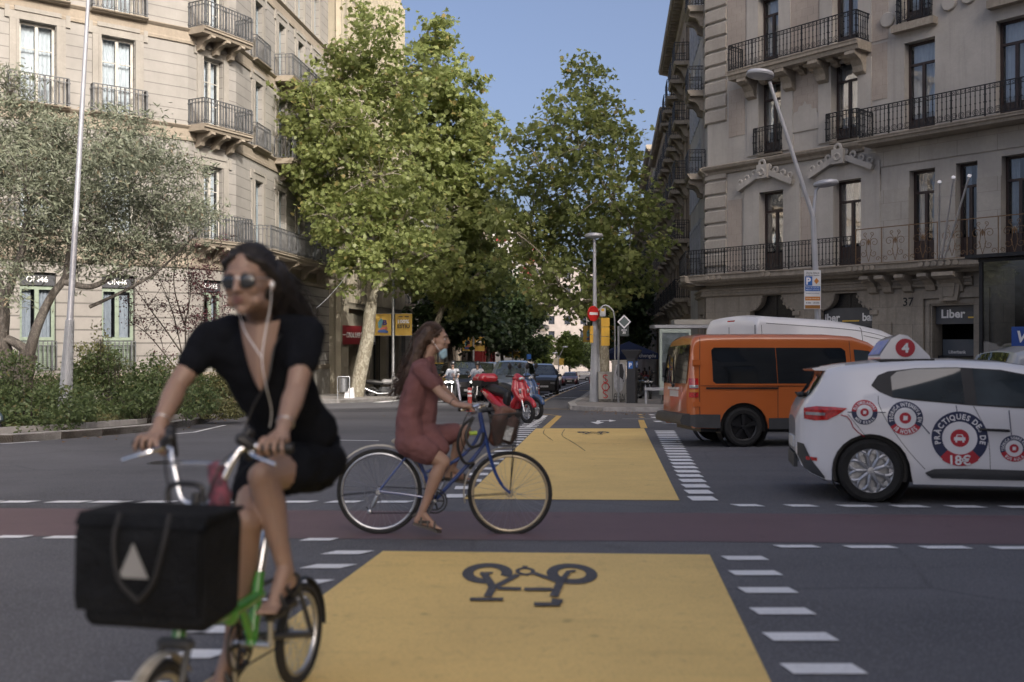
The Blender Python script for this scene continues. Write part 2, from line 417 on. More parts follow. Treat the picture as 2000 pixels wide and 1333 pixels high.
# red cycle lane
def L2(px, py): g = G(px, py); return (g.x, g.y)
dl = -.050
def along(x, y0): return (x, y0+dl*x)
yf = G(1450, 1000).y+dl*-1; yn = G(1000, 1062).y
mb = MB(); sheet(mb, [along(-40, 7.60), along(40, 7.60), along(40, 9.15), along(-40, 9.15)], .003); mb.build('cycle_lane', M_red, kind='structure')
# dashes on both edges of the red lane (read off the picture, real paint on the road)
mb = MB()
def dash_row(Y0, starts, wid, ln, rise=0):
    for x in starts:
        sheet(mb, [(x+rise, Y0+dl*x), (x+ln+rise, Y0+dl*(x+ln)), (x+ln, Y0+dl*(x+ln)+wid), (x, Y0+dl*x+wid)], .007)
xs_far = [-7.9+.60*i for i in range(-18, 12)]
Yf = G(50, 982).y; step_f = (G(130,980).x-G(22,980).x)
x = G(22, 978).x
Yfar = 9.63-.0
far_px = [(-78,-10),(0,62),(95,165),(178,245),(272,338),(362,430),(455,520),(548,610),(640,700),(735,800)]
for a, b in far_px:
    p = G(a, 982); q = G(b, 982); sheet(mb, [(p.x-.03,p.y-.06),(q.x-.03,q.y-.06),(q.x+.05,q.y+.10),(p.x+.05,p.y+.10)], .007)
for a, b in [(1438,1492),(1542,1598),(1645,1712),(1750,1815),(1858,1925),(1965,2040),(2075,2150)]:
    c = 989+(a-1438)*.006; p = G(a+4, c); q = G(b, c); sheet(mb, [(p.x,p.y-.06),(q.x+.0,q.y-.06),(q.x-.06,q.y+.10),(p.x-.06,p.y+.10)], .007)
for a, b in [(-105,-25),(0,60),(100,172),(205,270),(310,372),(413,470),(495,550),(600,660)]:
    c = 1050+a*.009; p = G(a, c); q = G(b, c); sheet(mb, [(p.x-.05,p.y-.06),(q.x-.05,q.y-.06),(q.x,q.y+.06),(p.x,p.y+.06)], .007)
for a, b in [(1512,1590),(1648,1740),(1797,1885),(1936,2030),(2080,2180)]:
    c = 1069+(a-1512)*.007; p = G(a, c); q = G(b, c); sheet(mb, [(p.x+.04,p.y-.055),(q.x+.04,q.y-.055),(q.x,q.y+.055),(p.x,p.y+.055)], .007)
# crossing dashes beside the near yellow field
for (xl, xr, y) in [(1418,1492,1092),(1432,1518,1121),(1452,1547,1155),(1476,1580,1196),(1503,1622,1246),(1540,1675,1309)]:
    p = G(xl, y); q = G(xr, y); sheet(mb, [(p.x,p.y-.075),(q.x+.02,q.y-.075),(q.x,q.y+.075),(p.x-.02,p.y+.075)], .007)
for (xl, xr, y) in [(640,716,1081),(600,680,1108),(560,635,1139),(520,600,1170),(380,470,1232),(340,435,1280),(190,300,1345)]:
    p = G(xl, y); q = G(xr, y); sheet(mb, [(p.x-.04,p.y-.07),(q.x-.04,q.y-.07),(q.x+.05,q.y+.07),(p.x+.05,p.y+.07)], .007)
# ladder dashes beside the far yellow field
n = 22
ya, yb = 843, 975
Ys = np.linspace(G(1290, ya).y, G(1380, yb).y, n)
for Y in Ys:
    py = YH+(CZ-gz(Y))/Y*F; xl = 1278+(py-840)*.51; xr = 1316+(py-840)*.60
    p = GX(xl, Y); q = GX(xr, Y); sheet(mb, [(p.x,Y-.17),(q.x,Y-.17),(q.x,Y+.17),(p.x,Y+.17)], .007)
Ys = np.linspace(G(1060, 818).y, G(880, 970).y, 25)
for Y in Ys:
    py = YH+(CZ-gz(Y))/Y*F; xl = 1034-(py-818)*1.07; xr = 1066-(py-818)*1.03
    p = GX(xl, Y); q = GX(xr, Y); sheet(mb, [(p.x,Y-.15),(q.x,Y-.15),(q.x,Y+.15),(p.x,Y+.15)], .007)
# solid white border of the scooter bay, arrow, small dashes at the kerb, stop line
def strip(mb, a, b, wd, lift):
    a = Vector(a[:2]); b = Vector(b[:2]); d = (b-a).normalized(); nn = Vector((-d.y, d.x))*wd/2
    sheet(mb, [tuple(a-nn), tuple(b-nn), tuple(b+nn), tuple(a+nn)], lift)
strip(mb, L2(1030,836), L2(1066,812.5), .14, .007); strip(mb, L2(1066,812.5), L2(985,811), .12, .0075); strip(mb, L2(1028,834.5), L2(960,831), .10, .0078)
strip(mb, L2(620,860), L2(740,862), .10, .007)
for (xl, xr, y) in [(1268,1278,811),(1272,1284,816),(1278,1292,824)]:
    p = G(xl, y); q = G(xr, y); sheet(mb, [(p.x,p.y-.3),(q.x,q.y-.3),(q.x,q.y+.3),(p.x,p.y+.3)], .007)
strip(mb, L2(1292,827), L2(1330,829), .07, .0078)
strip(mb, L2(1215,819), L2(1290,819), .06, .0078)
strip(mb, L2(0,868), L2(75,863), .10, .007); strip(mb, L2(310,851), L2(380,845), .12, .007); strip(mb, L2(380,845), L2(440,831), .10, .0074)
# turn arrow in the dark box
c = G(1172, 823)
ar = [(1153,825),(1167,829.5),(1181,825),(1171.5,825),(1173,823),(1190,823),(1190,824.6),(1204,822.6),(1190,820.6),(1190,822),(1166,822),(1164,825)]
sheet(mb, [L2(*p) for p in ar], .007)
# far pedestrian crossing stripes and lane dashes down the street
for k in range(7): p = LAT(-15+k*1.25+3.2, 43.5-k*-.35); sheet(mb, [(p.x,p.y),(p.x+.5,p.y),(p.x+.9,p.y+3.2),(p.x+.4,p.y+3.2)], .007)
for Y in range(56, 190, 7):
    for lat in (-3.4, -6.6):
        a = LAT(lat, Y); b = LAT(lat, Y+2.4); strip(mb, a, b, .12, .007)
strip(mb, LAT(-1.2-5.2, 51), LAT(-1.9, 52.5), .4, .0075)
mb.build('road_markings', M_white, kind='structure')
# yellow fields
mb = MB(); sheet(mb, [L2(905,976), L2(1327,978.5), L2(1258,837.5), L2(1047,837.5)], .0055)
d0 = L2(748,1078); d1 = L2(1386,1085); d2 = L2(1505,1333)
q = L2(630,1165); s = (d0[0]-q[0])/(d0[1]-q[1]); r = (d1[0]-d2[0])/(d1[1]-d2[1])
sheet(mb, [(d0[0]-s*(d0[1]-1.5), 1.5), (d1[0]-r*(d1[1]-1.5), 1.5), d1, d0], .0055)
mb.build('cycle_crossing_surface', M_yellow, kind='structure')
mb = MB()
strip(mb, L2(1066,837), L2(1092,813), .17, .0055); strip(mb, L2(1258,837), L2(1252,821), .16, .0055)
strip(mb, L2(1092,813), L2(1050,808), .07, .006); strip(mb, L2(1052,799), L2(1112,800), .14, .0055)
for (xl, xr, y) in [(1246,1254,810.5),(1249,1257,815.5)]:
    p = G(xl, y); q = G(xr, y); sheet(mb, [(p.x,p.y-.3),(q.x,q.y-.3),(q.x,q.y+.3),(p.x,p.y+.3)], .0055)
a = L2(1062,785); pts = [L2(1062,785), L2(1075,777.5), L2(1100,767), L2(1125,757.5)]
for i in range(3): strip(mb, pts[i], pts[i+1], .14, .0055+.0006*i)
strip(mb, L2(1130,763), L2(1152,764), .3, .0055)
mb.build('road_lines', M_yline, kind='structure')
# bicycle symbols, asphalt-coloured cut-outs on the yellow
def bike_symbol(mb, c, sx, sy, lift):
    X = lambda u, v: (c[0]+u*sx, c[1]-v*sy)
    def bar(a, b, wd):
        a = Vector(a); b = Vector(b); d = (b-a); ln = d.length; d = d/ln; nn = Vector((-d.y, d.x))*wd/2
        nonlocal lf; lf += .0004
        sheet(mb, [X(*(a-nn)), X(*(b-nn)), X(*(b+nn)), X(*(a+nn))], lf)
    lf = lift
    def rg(cx, cy, r0, r1, a0, a1, n=22):
        nonlocal lf; lf += .0004
        for i in range(n):
            t0 = a0+(a1-a0)*i/n; t1 = a0+(a1-a0)*(i+1)/n
            sheet(mb, [X(cx+r0*math.cos(t0), cy+r0*math.sin(t0)), X(cx+r1*math.cos(t0), cy+r1*math.sin(t0)), X(cx+r1*math.cos(t1), cy+r1*math.sin(t1)), X(cx+r0*math.cos(t1), cy+r0*math.sin(t1))], lf)
    rg(-.60, -.22, .20, .36, R(75), R(385)); rg(.60, -.20, .20, .36, R(0), R(360))
    rg(-.06, -.27, .085, .145, 0, 2*PI, 14)
    bar((-.10,-.44), (-.02,-.44), .05); bar((-.02,-.12), (-.14,-.20), .05)
    bar((-.17,-.14), (-.50,.28), .10); bar((.06,-.20), (.40,.10), .09); bar((-.70,-.20), (-.52,-.20), .06)
    bar((-.66,-.22), (-.50,.28), .11); bar((-.44,.30), (-.13,.32), .09); bar((-.09,.33), (.28,.33), .09)
    bar((-.50,.24), (-.56,.55), .11); bar((-.78,.62), (-.36,.62), .08); bar((.42,.06), (.28,.55), .11)
    bar((.32,.62), (.30,.72), .14); bar((.02,.76), (.34,.76), .09); bar((.42,.08), (.55,-.20), .08); bar((.52,-.22), (.66,-.26), .06)
mb = MB(); c = G(1036, 1140); bike_symbol(mb, (c.x, c.y+.08), .445, .90, .0095)
c = G(1160, 846.5); bike_symbol(mb, (c.x, c.y), .36, .85, .0095)
mb.build('cycle_symbols', M_asph2, kind='structure')
# manhole covers, tar seams and tyre arcs
M_cast = mat('cast_iron_cover', (.05,.05,.052), .6, .4, .3, 20, .5, 60)
for (px, py, r) in ((330,905,.30),):
    g = G(px, py); m = MB(); m.lathe([(0,.012),(r*.9,.012),(r,.010),(r,-.02)], Matrix.Translation((g.x,g.y,g.z)), 28)
    for k in range(-4,5): m.box(g.x-math.sqrt(max(.01,.7*r*r-(k*.05)**2)), g.x+math.sqrt(max(.01,.7*r*r-(k*.05)**2)), g.y+k*.05-.008, g.y+k*.05+.008, g.z+.010, g.z+.017)
    m.build('manhole_cover', M_cast, kind='structure')
M_tar = mat('tar_seam', (.05,.045,.04), .6, 0, .3, 8)
mt_ = MB(); lf0 = .0102
def seam(pts, wd):
    global lf0
    s_ = spline([Vector((p[0],p[1],0)) for p in pts], 8)
    for i in range(len(s_)-1): lf0 += .00002; strip(mt_, s_[i], s_[i+1], .45*wd*random.uniform(.7,1.3), lf0)
seam([L2(1064,840), L2(1062,848), L2(1080,862)], .03); seam([L2(1103,840), L2(1098,852), L2(1120,866), L2(1143,882)], .03); seam([L2(1040,862), L2(1160,867), L2(1290,870)], .02)
seam([L2(0,905), L2(300,893), L2(640,888)], .03); seam([L2(700,1062), L2(1000,1058), L2(1150,1063), L2(1240,1078)], .02); seam([L2(1400,900), L2(1600,893), L2(2000,888)], .025)
mt_.build('tar_seams', M_tar, kind='structure')
# kerbed pavements
def pave(name, poly, kerb=.14, kw=.28):
    m = MB(); slab(m, poly, kerb); m.build(name, M_walk, kind='structure')
def kerbline(name, pts, h=.145, wd=.26):
    m = MB()
    for i in range(len(pts)-1):
        a = Vector(pts[i][:2]); b = Vector(pts[i+1][:2]); L = (b-a).length; k = max(1, int(L/1.1)); d = (b-a).normalized(); nn = Vector((-d.y, d.x))*wd
        for j in range(k):
            s = a+d*(L*j/k+.006); e = a+d*(L*(j+1)/k-.006); dh = random.uniform(-.004, .004)
            q = [tuple(s), tuple(e), tuple(e+nn), tuple(s+nn)]; slab(m, q, h+dh+.004, .3)
    m.build(name, M_kerb, kind='structure')
# far left pavement
Lk = [L2(455,797), L2(560,793), L2(625,789), L2(700,786.5), L2(772,783)]
lk = [(-60, 24)]+[(-24, 34), (-17, 35.5)]+Lk
k1 = LAT(-10.6, 50); k2 = LAT(-10.6, 250)
poly = lk+[tuple(k1[:2]), tuple(k2[:2]), (-20, 250), (-80, 250), (-80, 24)]
pave('pavement', poly); kerbline('kerb', lk+[tuple(k1[:2]), tuple(k2[:2])])
# far right pavement
rk = [tuple(LAT(-1.35, 250)[:2]), tuple(LAT(-1.3, 47)[:2]), L2(1122,793.5), L2(1128,801), L2(1180,803.5), L2(1300,805), (6.8,31.5), (12,25.5), (17,21), (60,16.5)]
pave('pavement', rk+[(90,16),(90,250)])
kerbline('kerb', rk[::-1])
# near right pavement and opposite one behind the camera
pave('pavement', [(-.5,-9),(1,-4),(14,9),(60,5),(60,-60),(-6,-60)])
# planted island on the left
ik = [(-30,16.0),(-14,17.0),L2(25,865),L2(120,858),L2(200,852),L2(300,843),L2(390,829),L2(455,814),(-8.9,33.5),(-11,36)]
m = MB(); slab(m, ik+[(-30,34)], .14); M_soil = mat('soil', (.07,.055,.04), .95, 0, .4, 5, .8, 25)
m.build('flower_bed_soil', M_soil, kind='structure'); kerbline('island_kerb', ik, .15, .22)
ik2 = [(p[0]-.45, p[1]+.25) for p in ik[1:-2]]
kerbline('island_edging', ik2, .25, .14)
# dead leaves and litter on the road
m = MB()
for i in range(190):
    if i < 120: p = G(random.uniform(1130,1330), random.uniform(804,812))
    elif i < 180: p = Vector((random.uniform(-9.2,-7.2), random.uniform(18,34), 0))
    else: p = Vector((random.uniform(-7,6), random.uniform(9,33), 0))
    s = random.uniform(.02,.05); a = random.uniform(0,6.3); z = gz(p.y)+.012
    q = [(p.x+s*math.cos(a+k*1.257)*(1 if k % 2 else .6), p.y+s*math.sin(a+k*1.257), z+random.uniform(0,.03)) for k in range(5)]
    m.add(q, [(0,1,2,3,4)])
m.build('fallen_leaves', mat('dry_leaf', (.20,.11,.05), .8, 0, .4, 12), kind='stuff', label='brown dry leaves scattered over the asphalt and along the kerbs')
# ================================================================ buildings
class Fac:
    """a facade plane: local (u along, w outward, z up)."""
    def __init__(s, O, d, out):
        s.O = Vector((O[0], O[1], 0)); s.d = Vector((d[0], d[1], 0)).normalized(); s.n = Vector((out[0], out[1], 0)).normalized()
        s.M = Matrix(((s.d.x, s.n.x, 0, s.O.x), (s.d.y, s.n.y, 0, s.O.y), (0, 0, 1, 0), (0, 0, 0, 1)))
    def u(s, px):
        r = (px-CX)/F; return (r*s.O.y-s.O.x)/(s.d.x-r*s.d.y)
    def z(s, px, py): return CZ-(py-YH)/F*(s.O.y+s.d.y*s.u(px))
def wall_grid(mb, u0, u1, z0, z1, ops, M, dep=.35, w=0):
    us = sorted({u0, u1, *[min(max(a, u0), u1) for o in ops for a in o[:2]]}); zs = sorted({z0, z1, *[min(max(a, z0), z1) for o in ops for a in o[2:4]]})
    for i in range(len(us)-1):
        for j in range(len(zs)-1):
            uc = (us[i]+us[i+1])/2; zc = (zs[j]+zs[j+1])/2
            if any(o[0] < uc < o[1] and o[2] < zc < o[3] for o in ops): continue
            mb.quad((us[i],w,zs[j]), (us[i+1],w,zs[j]), (us[i+1],w,zs[j+1]), (us[i],w,zs[j+1]), M)
    for (a, b, c, d) in [o[:4] for o in ops]:
        for q in (((a,w,c),(a,w-dep,c),(a,w-dep,d),(a,w,d)), ((b,w,c),(b,w,d),(b,w-dep,d),(b,w-dep,c)), ((a,w,d),(a,w-dep,d),(b,w-dep,d),(b,w,d)), ((a,w,c),(b,w,c),(b,w-dep,c),(a,w-dep,c))):
            mb.quad(*q, M)
def curtain_mb(a, b, c, d, w, gap=0, n=24):
    m = MB(); rows = [c, d]; vs = []; fs = []
    spans = [(a, b)] if not gap else [(a, (a+b)/2-gap*(b-a)/2), ((a+b)/2+gap*(b-a)/2, b)]
    for (s, e) in spans:
        base = len(vs); k = max(6, int(n*(e-s)/(b-a)))
        for i in range(k+1):
            u = s+(e-s)*i/k; y = w-.03+.025*math.sin(i*1.9+s*5)+.01*math.sin(i*4.1)
            vs += [(u, y, c), (u, y+.004, d)]
        for i in range(k): fs.append((base+2*i, base+2*i+2, base+2*i+3, base+2*i+1))
    m.add(vs, fs); return m
def make_window(par, fac, a, b, c, d, fm, pane, w=-.28, mull=1, trans=.72, fw=.075, curt=None, gap=0, curt_to=1.0, bars=(), kick=0, room=True, name='window', kickmat=None):
    """French window: frame > pane, curtain."""
    M = fac.M; m = MB(); t = fw
    m.box(a,a+t,w-.05,w+.03,c,d,M); m.box(b-t,b,w-.05,w+.03,c,d,M); m.box(a+t,b-t,w-.05,w+.03,d-t,d,M); m.box(a+t,b-t,w-.05,w+.03,c,c+t,M)
    zt = c+(d-c)*trans if trans else d
    if trans: m.box(a+t,b-t,w-.045,w+.045,zt-t*.5,zt+t*.5,M)
    for i in range(mull):
        u = a+(b-a)*(i+1)/(mull+1); m.box(u-t*.62,u+t*.62,w-.04,w+.05,c+t,(zt-t*.5) if trans else d-t,M)
    for zb in bars: m.box(a+t,b-t,w-.03,w+.015,c+(d-c)*zb-.018,c+(d-c)*zb+.018,M)
    if kick: m.box(a+t,b-t,w-.035,w+.008,c+t,c+kick,M)
    f = m.build(name, fm, par, world=True)
    g = MB(); g.quad((a+t,w-.01,c+t+kick*.98),(b-t,w-.01,c+t+kick*.98),(b-t,w-.01,d-t),(a+t,w-.01,d-t),M); g.build('pane', pane, f, world=True)
    if curt is not None:
        cm = curtain_mb(a+t, b-t, c+.03, c+(d-c)*curt_to, w-.16, gap); q = MB(); q.add(cm.v, cm.f, M); q.build('curtain', curt, f, world=True)
    return f
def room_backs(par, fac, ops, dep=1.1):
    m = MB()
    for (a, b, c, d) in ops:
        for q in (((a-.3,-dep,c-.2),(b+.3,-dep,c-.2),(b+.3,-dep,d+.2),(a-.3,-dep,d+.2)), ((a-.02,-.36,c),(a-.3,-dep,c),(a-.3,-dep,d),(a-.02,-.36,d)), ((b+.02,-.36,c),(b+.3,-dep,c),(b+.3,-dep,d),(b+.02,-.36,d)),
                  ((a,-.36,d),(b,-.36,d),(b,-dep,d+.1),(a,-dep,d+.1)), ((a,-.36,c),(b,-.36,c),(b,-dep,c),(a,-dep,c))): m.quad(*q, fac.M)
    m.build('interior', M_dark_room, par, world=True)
def rail_mb(fac, u0, u1, w1, z, h=1.0, sp=.13, style='plain', w0=0.02, t=.009, sides=(1, 1)):
    m = MB(); M = fac.M
    segs = []
    if sides[0]: segs.append(((u0,w0),(u0,w1)))
    segs.append(((u0,w1),(u1,w1)))
    if sides[1]: segs.append(((u1,w1),(u1,w0)))
    for (p, q) in segs:
        L = math.hypot(q[0]-p[0], q[1]-p[1])
        if L < .05: continue
        k = max(1, int(round(L/sp))); dx = (q[0]-p[0])/L; dy = (q[1]-p[1])/L
        T = M @ Matrix(((dx,-dy,0,p[0]),(dy,dx,0,p[1]),(0,0,1,z),(0,0,0,1)))
        m.box(0,L,-.025,.025,h-.03,h,T); m.box(0,L,-.012,.012,.06,.085,T); m.box(0,L,-.012,.012,h-.17,h-.15,T)
        for i in range(k+1):
            x = L*i/k; big = (i % 7 == 0); tt = t*1.9 if big else t
            m.box(x-tt,x+tt,-tt,tt,0 if big else .07,h-.03,T)
            if style != 'plain':
                m.box(x-tt*2,x+tt*2,-tt*2,tt*2,h*.44,h*.44+.03,T); m.box(x-tt*1.8,x+tt*1.8,-tt*1.8,tt*1.8,h*.68,h*.68+.025,T)
            else:
                m.box(x-tt*1.7,x+tt*1.7,-tt*1.7,tt*1.7,h*.80,h*.84,T); m.box(x-tt*1.7,x+tt*1.7,-tt*1.7,tt*1.7,.12,.16,T)
        if style == 'scroll':
            k2 = max(1, int(round(L/.24)))
            for i in range(k2):
                x = L*(i+.5)/k2; Tr = T @ Matrix.Translation((x,0,.19)) @ Matrix.Rotation(R(90),4,'X')
                m.torus(.095,.010,Tr,10,4); m.torus(.05,.009,Tr,8,4)
            k3 = max(1, int(round(L/.13)))
            for i in range(k3):
                x = L*(i+.5)/k3; Tr = T @ Matrix.Translation((x,0,h-.10)) @ Matrix.Rotation(R(90),4,'X'); m.torus(.036,.009,Tr,8,4)
    return m
def bronze_rail_mb(fac, u0, u1, w1, z, h):
    m = MB(); L = u1-u0; M = fac.M @ Matrix.Translation((u0,w1,z))
    m.box(0,L,-.02,.02,h-.03,h,M); m.box(0,L,-.012,.012,.02,.045,M)
    n = max(1, int(round(L/.95)))
    def spiral(cx, cz, r, a0, turns, s, mir=1):
        pts = []
        for i in range(22):
            t = i/21; a = a0+s*turns*2*PI*t; rr = r*(1-.85*t); pts.append((cx+mir*rr*math.cos(a), 0, cz+rr*math.sin(a)))
        m.tube(pts, [.012*(1-.4*i/21) for i in range(22)], 5, M=M)
    for i in range(n+1): m.box(L*i/n-.012,L*i/n+.012,-.012,.012,0,h,M)
    for i in range(n):
        c = L*(i+.5)/n
        for mir in (-1, 1):
            spiral(c+mir*.22, h*.60, .17, R(200), 1.4, -1, mir); spiral(c+mir*.2, h*.30, .14, R(120), 1.3, 1, mir); spiral(c+mir*.36, h*.14, .09, 0, 1.2, 1, mir); spiral(c+mir*.12, h*.84, .08, R(270), 1.2, 1, mir)
            m.tube([(c,0,.1),(c+mir*.10,0,h*.35),(c+mir*.04,0,h*.65),(c+mir*.14,0,h*.8)], .010, 5, M=M)
        m.ell((c,0,h*.62),(.035,.02,.12),M,6,5); m.ell((c-.07,0,h*.58),(.02,.015,.08),M,6,4); m.ell((c+.07,0,h*.58),(.02,.015,.08),M,6,4)
    return m
def bracket_mb(fac, u, z, dep, ht=.5, wd=.22):
    m = MB(); poly = [(0,0),(dep*.92,0),(dep*.95,-ht*.18),(dep*.8,-ht*.30),(dep*.55,-ht*.36),(dep*.36,-ht*.62),(dep*.30,-ht*.9),(dep*.12,-ht),(0,-ht*1.05)]
    T = fac.M @ Matrix.Translation((u-wd/2,0,z))
    m.prism([(p[0],p[1]) for p in poly], 0, wd, T, 'yz')
    T2 = fac.M @ Matrix.Translation((u-wd/2-.02,dep*.78,z-ht*.16)) @ Matrix.Rotation(R(90),4,'Y'); m.lathe([(0,0),(.09,0),(.09,wd+.04),(0,wd+.04)], T2, 10)
    return m
def band_mb(mb, fac, u0, u1, prof, caps=(0, 0)):
    """moulding swept along a facade: prof = [(w,z)...] closed against the wall."""
    return mb.prism([(p[0], p[1]) for p in prof], u0-caps[0], u1+caps[1], fac.M, 'yz')
def balcony(par, fac, u0, u1, z, dep, slabm, railm, h=1.02, th=.22, style='plain', brackets=(), t=.009, sp=.13, bh=.55):
    m = MB(); M = fac.M
    m.prism([(0,z-th),(dep-.10,z-th),(dep-.06,z-th*.6),(dep,z-th*.5),(dep,z-.04),(dep+.03,z-.035),(dep+.03,z),(0,z)], u0-.06, u1+.06, M, 'yz')
    b = m.build('balcony', slabm, par, world=True)
    rail_mb(fac, u0, u1, dep-.04, z, h, sp, style, t=t).build('railing', railm, b, world=True)
    for u in brackets: bracket_mb(fac, u, z-th, dep, bh).build('bracket', slabm, b, smooth=True, ang=35, world=True)
    return b

# ------------------------------------------------ left corner building (cream, sunlit)
M_cream = stone_mat('cream_render', (.295,.285,.265), line=.44, depth=.5, stain=.08, streak=.10, lw=.035)
M_cream2 = stone_mat('cream_rusticated', (.295,.28,.258), line=.5, depth=.65, stain=.12, streak=.15, lw=.06)
M_sand = stone_mat('sandstone_trim', (.31,.27,.215), line=0, stain=.25, streak=.25)
M_sur = stone_mat('grey_stone_surround', (.31,.295,.265), line=0, stain=.2)
M_lrail = mat('grey_cast_railing', (.10,.105,.11), .6, .2, .3, 6)
M_wfr = mat('weathered_white_frame', (.42,.41,.37), .6, 0, .15, 5)
M_bfr = mat('blue_grey_frame', (.24,.29,.32), .6, 0, .15, 5)
M_green = mat('pale_green_shutter', (.21,.26,.20), .6, 0, .15, 6)
c1 = (.7748, .6322); A1 = (-18.38-.7748*16, 35.75-.6322*16)
LB = thing('corner_building', 'cream stone corner building with cast balconies and white curtained windows behind the olive tree', 'building', (-14, 44, gz(40)))
FA = Fac(A1, c1, (.6322,-.7748)); uB = FA.u(367)
pB = FA.O+FA.d*uB; pC = Vector((-.2772*42.5, 42.5, 0)); FB = Fac((pB.x,pB.y), (pC.x-pB.x, pC.y-pB.y), ((pC.y-pB.y), -(pC.x-pB.x))); uC = (pC-pB).length
FS = Fac((pC.x,pC.y), (U.x,U.y), (UN.x,UN.y)); uS = FS.u(641)
F1, F2, F3, F4, RF = 5.5, 10.1, 14.0, 17.8, 21.6
zb = -1.6
def sect(fac, cols, u0, u1, gw=True):
    ops = []
    for (a, b) in cols:
        for (c, d) in ((F1+.05, F1+3.15), (F2+.05, F2+3.0), (F3+.05, F3+2.75), (F4+.05, F4+2.4)): ops.append((a, b, c, d))
    up = MB(); wall_grid(up, u0, u1, F1-.4, RF, [o for o in ops if o[2] > F1-.4], fac.M)
    up.build('wall', M_cream, LB, world=True)
    return ops
colsA = [(FA.u(-130), FA.u(-62)), (FA.u(42), FA.u(105)), (FA.u(200), FA.u(261))]
colsA = [(c-.62, c+.62) for c in [(a+b)/2 for a, b in colsA]]
colsB = [(uC/2-.55, uC/2+.55)]
colsS = [(FS.u(p)-.5, FS.u(p)+.5) for p in (504, 549, 586, 617)]
opsA = sect(FA, colsA, 0, uB); opsB = sect(FB, colsB, 0, uC); opsS = sect(FS, colsS, 0, uS)
# ground storey
gA = [((a+b)/2-.62, (a+b)/2+.62, .35, 3.95) for a, b in colsA]
gB = [(uC/2-.55, uC/2+.55, .35, 3.95)]
gS = [(FS.u(545)-.5, FS.u(545)+.5, -1.2, 3.0), (FS.u(620)-.22, FS.u(620)+.22, 2.2, 3.3)]
m = MB(); wall_grid(m, 0, uB, zb, F1-.4, gA, FA.M, .4, .05); wall_grid(m, 0, uC, zb, F1-.4, gB, FB.M, .4, .05); wall_grid(m, 0, uS, zb, F1-.4, gS, FS.M, .4, .05)
m.build('wall', M_cream2, LB, world=True)
m = MB()
wedge = .35
def trim_all(prof, ext=.0):
    band_mb(m, FA, 0, uB, prof, (0, ext)); band_mb(m, FB, 0, uC, prof, (-.02, ext)); band_mb(m, FS, 0, uS, prof, (-.02, 0))
for zf in (F2, F3, F4):
    trim_all([(0,zf-.62),(.06,zf-.60),(.07,zf-.50),(.05,zf-.44),(.05,zf-.14),(.10,zf-.10),(.17,zf-.03),(.17,zf+.0),(0,zf+.03)], .08)
trim_all([(0,F1-1.15),(.12,F1-1.12),(.16,F1-1.02),(.16,F1-.96),(.07,F1-.92),(.07,F1-.45),(.16,F1-.40),(.24,F1-.30),(.24,F1-.22),(0,F1-.18)], .12)
trim_all([(0,RF-.55),(.10,RF-.5),(.16,RF-.3),(.40,RF-.2),(.55,RF-.05),(.55,RF+.1),(.48,RF+.22),(0,RF+.28)], .3)
trim_all([(0,-.1),(.09,-.1),(.12,-.02),(.12,.1),(.05,.16),(0,.16)], .06)
m.build('cornice', M_sand, LB, world=True)
m = MB(); trim_all([(0,zb),(.10,zb),(.10,-.12),(0,-.12)], .05); m.build('plinth', M_sur, LB, world=True)
# roof and back mass
pS = FS.O+FS.d*uS; m = MB()
back = [(FA.O.x,FA.O.y),(pB.x,pB.y),(pC.x,pC.y),(pS.x,pS.y),(pS.x-22,pS.y+2),(FA.O.x-12,FA.O.y+16)]
m.add([(x,y,RF+.02) for x, y in back], [tuple(range(6))]); m.quad((pS.x,pS.y,zb),(pS.x-22,pS.y+2,zb),(pS.x-22,pS.y+2,RF),(pS.x,pS.y,RF)); m.quad((FA.O.x,FA.O.y,zb),(FA.O.x-12,FA.O.y+16,zb),(FA.O.x-12,FA.O.y+16,RF),(FA.O.x,FA.O.y,RF))
m.build('roof', M_sand, LB, world=True)
for fac, ops, fr in ((FA, opsA, M_wfr), (FB, opsB, M_wfr), (FS, opsS, M_bfr)):
    room_backs(LB, fac, ops)
    for (a, b, c, d) in ops:
        k = make_window(LB, fac, a, b, c, d, fr, M_pane, w=-.22, mull=1, trans=0, fw=.09, curt=M_curt if fac is not FS else M_curt2, gap=.04 if fac is not FS else .12, bars=(.36, .68))
        s = MB(); e = .34; M = fac.M; top = d+.42
        s.box(a-e,a-.02,0,.055,c-.0,d+.02,M); s.box(b+.02,b+e,0,.055,c,d+.02,M); s.box(a-e,b+e,0,.055,d+.024,top,M)
        s.box(a-e-.16,a-e+.001,0,.07,d+.02,top+.05,M); s.box(b+e-.001,b+e+.16,0,.07,d+.02,top+.05,M); s.box(a-.18,b+.18,.002,.10,top-.10,top+.06,M)
        s.box(a-.12,a-.02,.057,.085,c,d,M); s.box(b+.02,b+.12,.057,.085,c,d,M)
        s.build('surround', M_sur, k, world=True)
# balconies
for i, (a, b) in enumerate(colsA):
    c = (a+b)/2
    for z in (F1, F2, F3):
        if i == 2 and z == F1: continue
        balcony(LB, FA, c-1.0, c+1.0, z+.02, .34, M_sand, M_lrail, 1.05, .12, 'plain', t=.017, sp=.17)
c = uC/2
for z in (F1, F2, F3, F4): balcony(LB, FB, c-1.32, c+1.32, z+.02, .95, M_sand, M_lrail, 1.05, .26, 'plain', brackets=(c-.85, c, c+.85), t=.017, sp=.17)
for i, (a, b) in enumerate(colsS):
    for z in (F1, F2, F3):
        if i == 0 and z != F1: balcony(LB, FS, a-.4, b+.4, z+.02, .3, M_sand, M_lrail, 1.05, .12, 'plain', t=.014, sp=.17)
balcony(LB, FS, colsS[0][0]-.5, colsS[3][1]+.6, F1+.02, 1.0, M_sand, M_lrail, 1.05, .26, 'plain', brackets=[FS.u(p) for p in (504, 549, 586, 617)], t=.015, sp=.18, bh=.7)
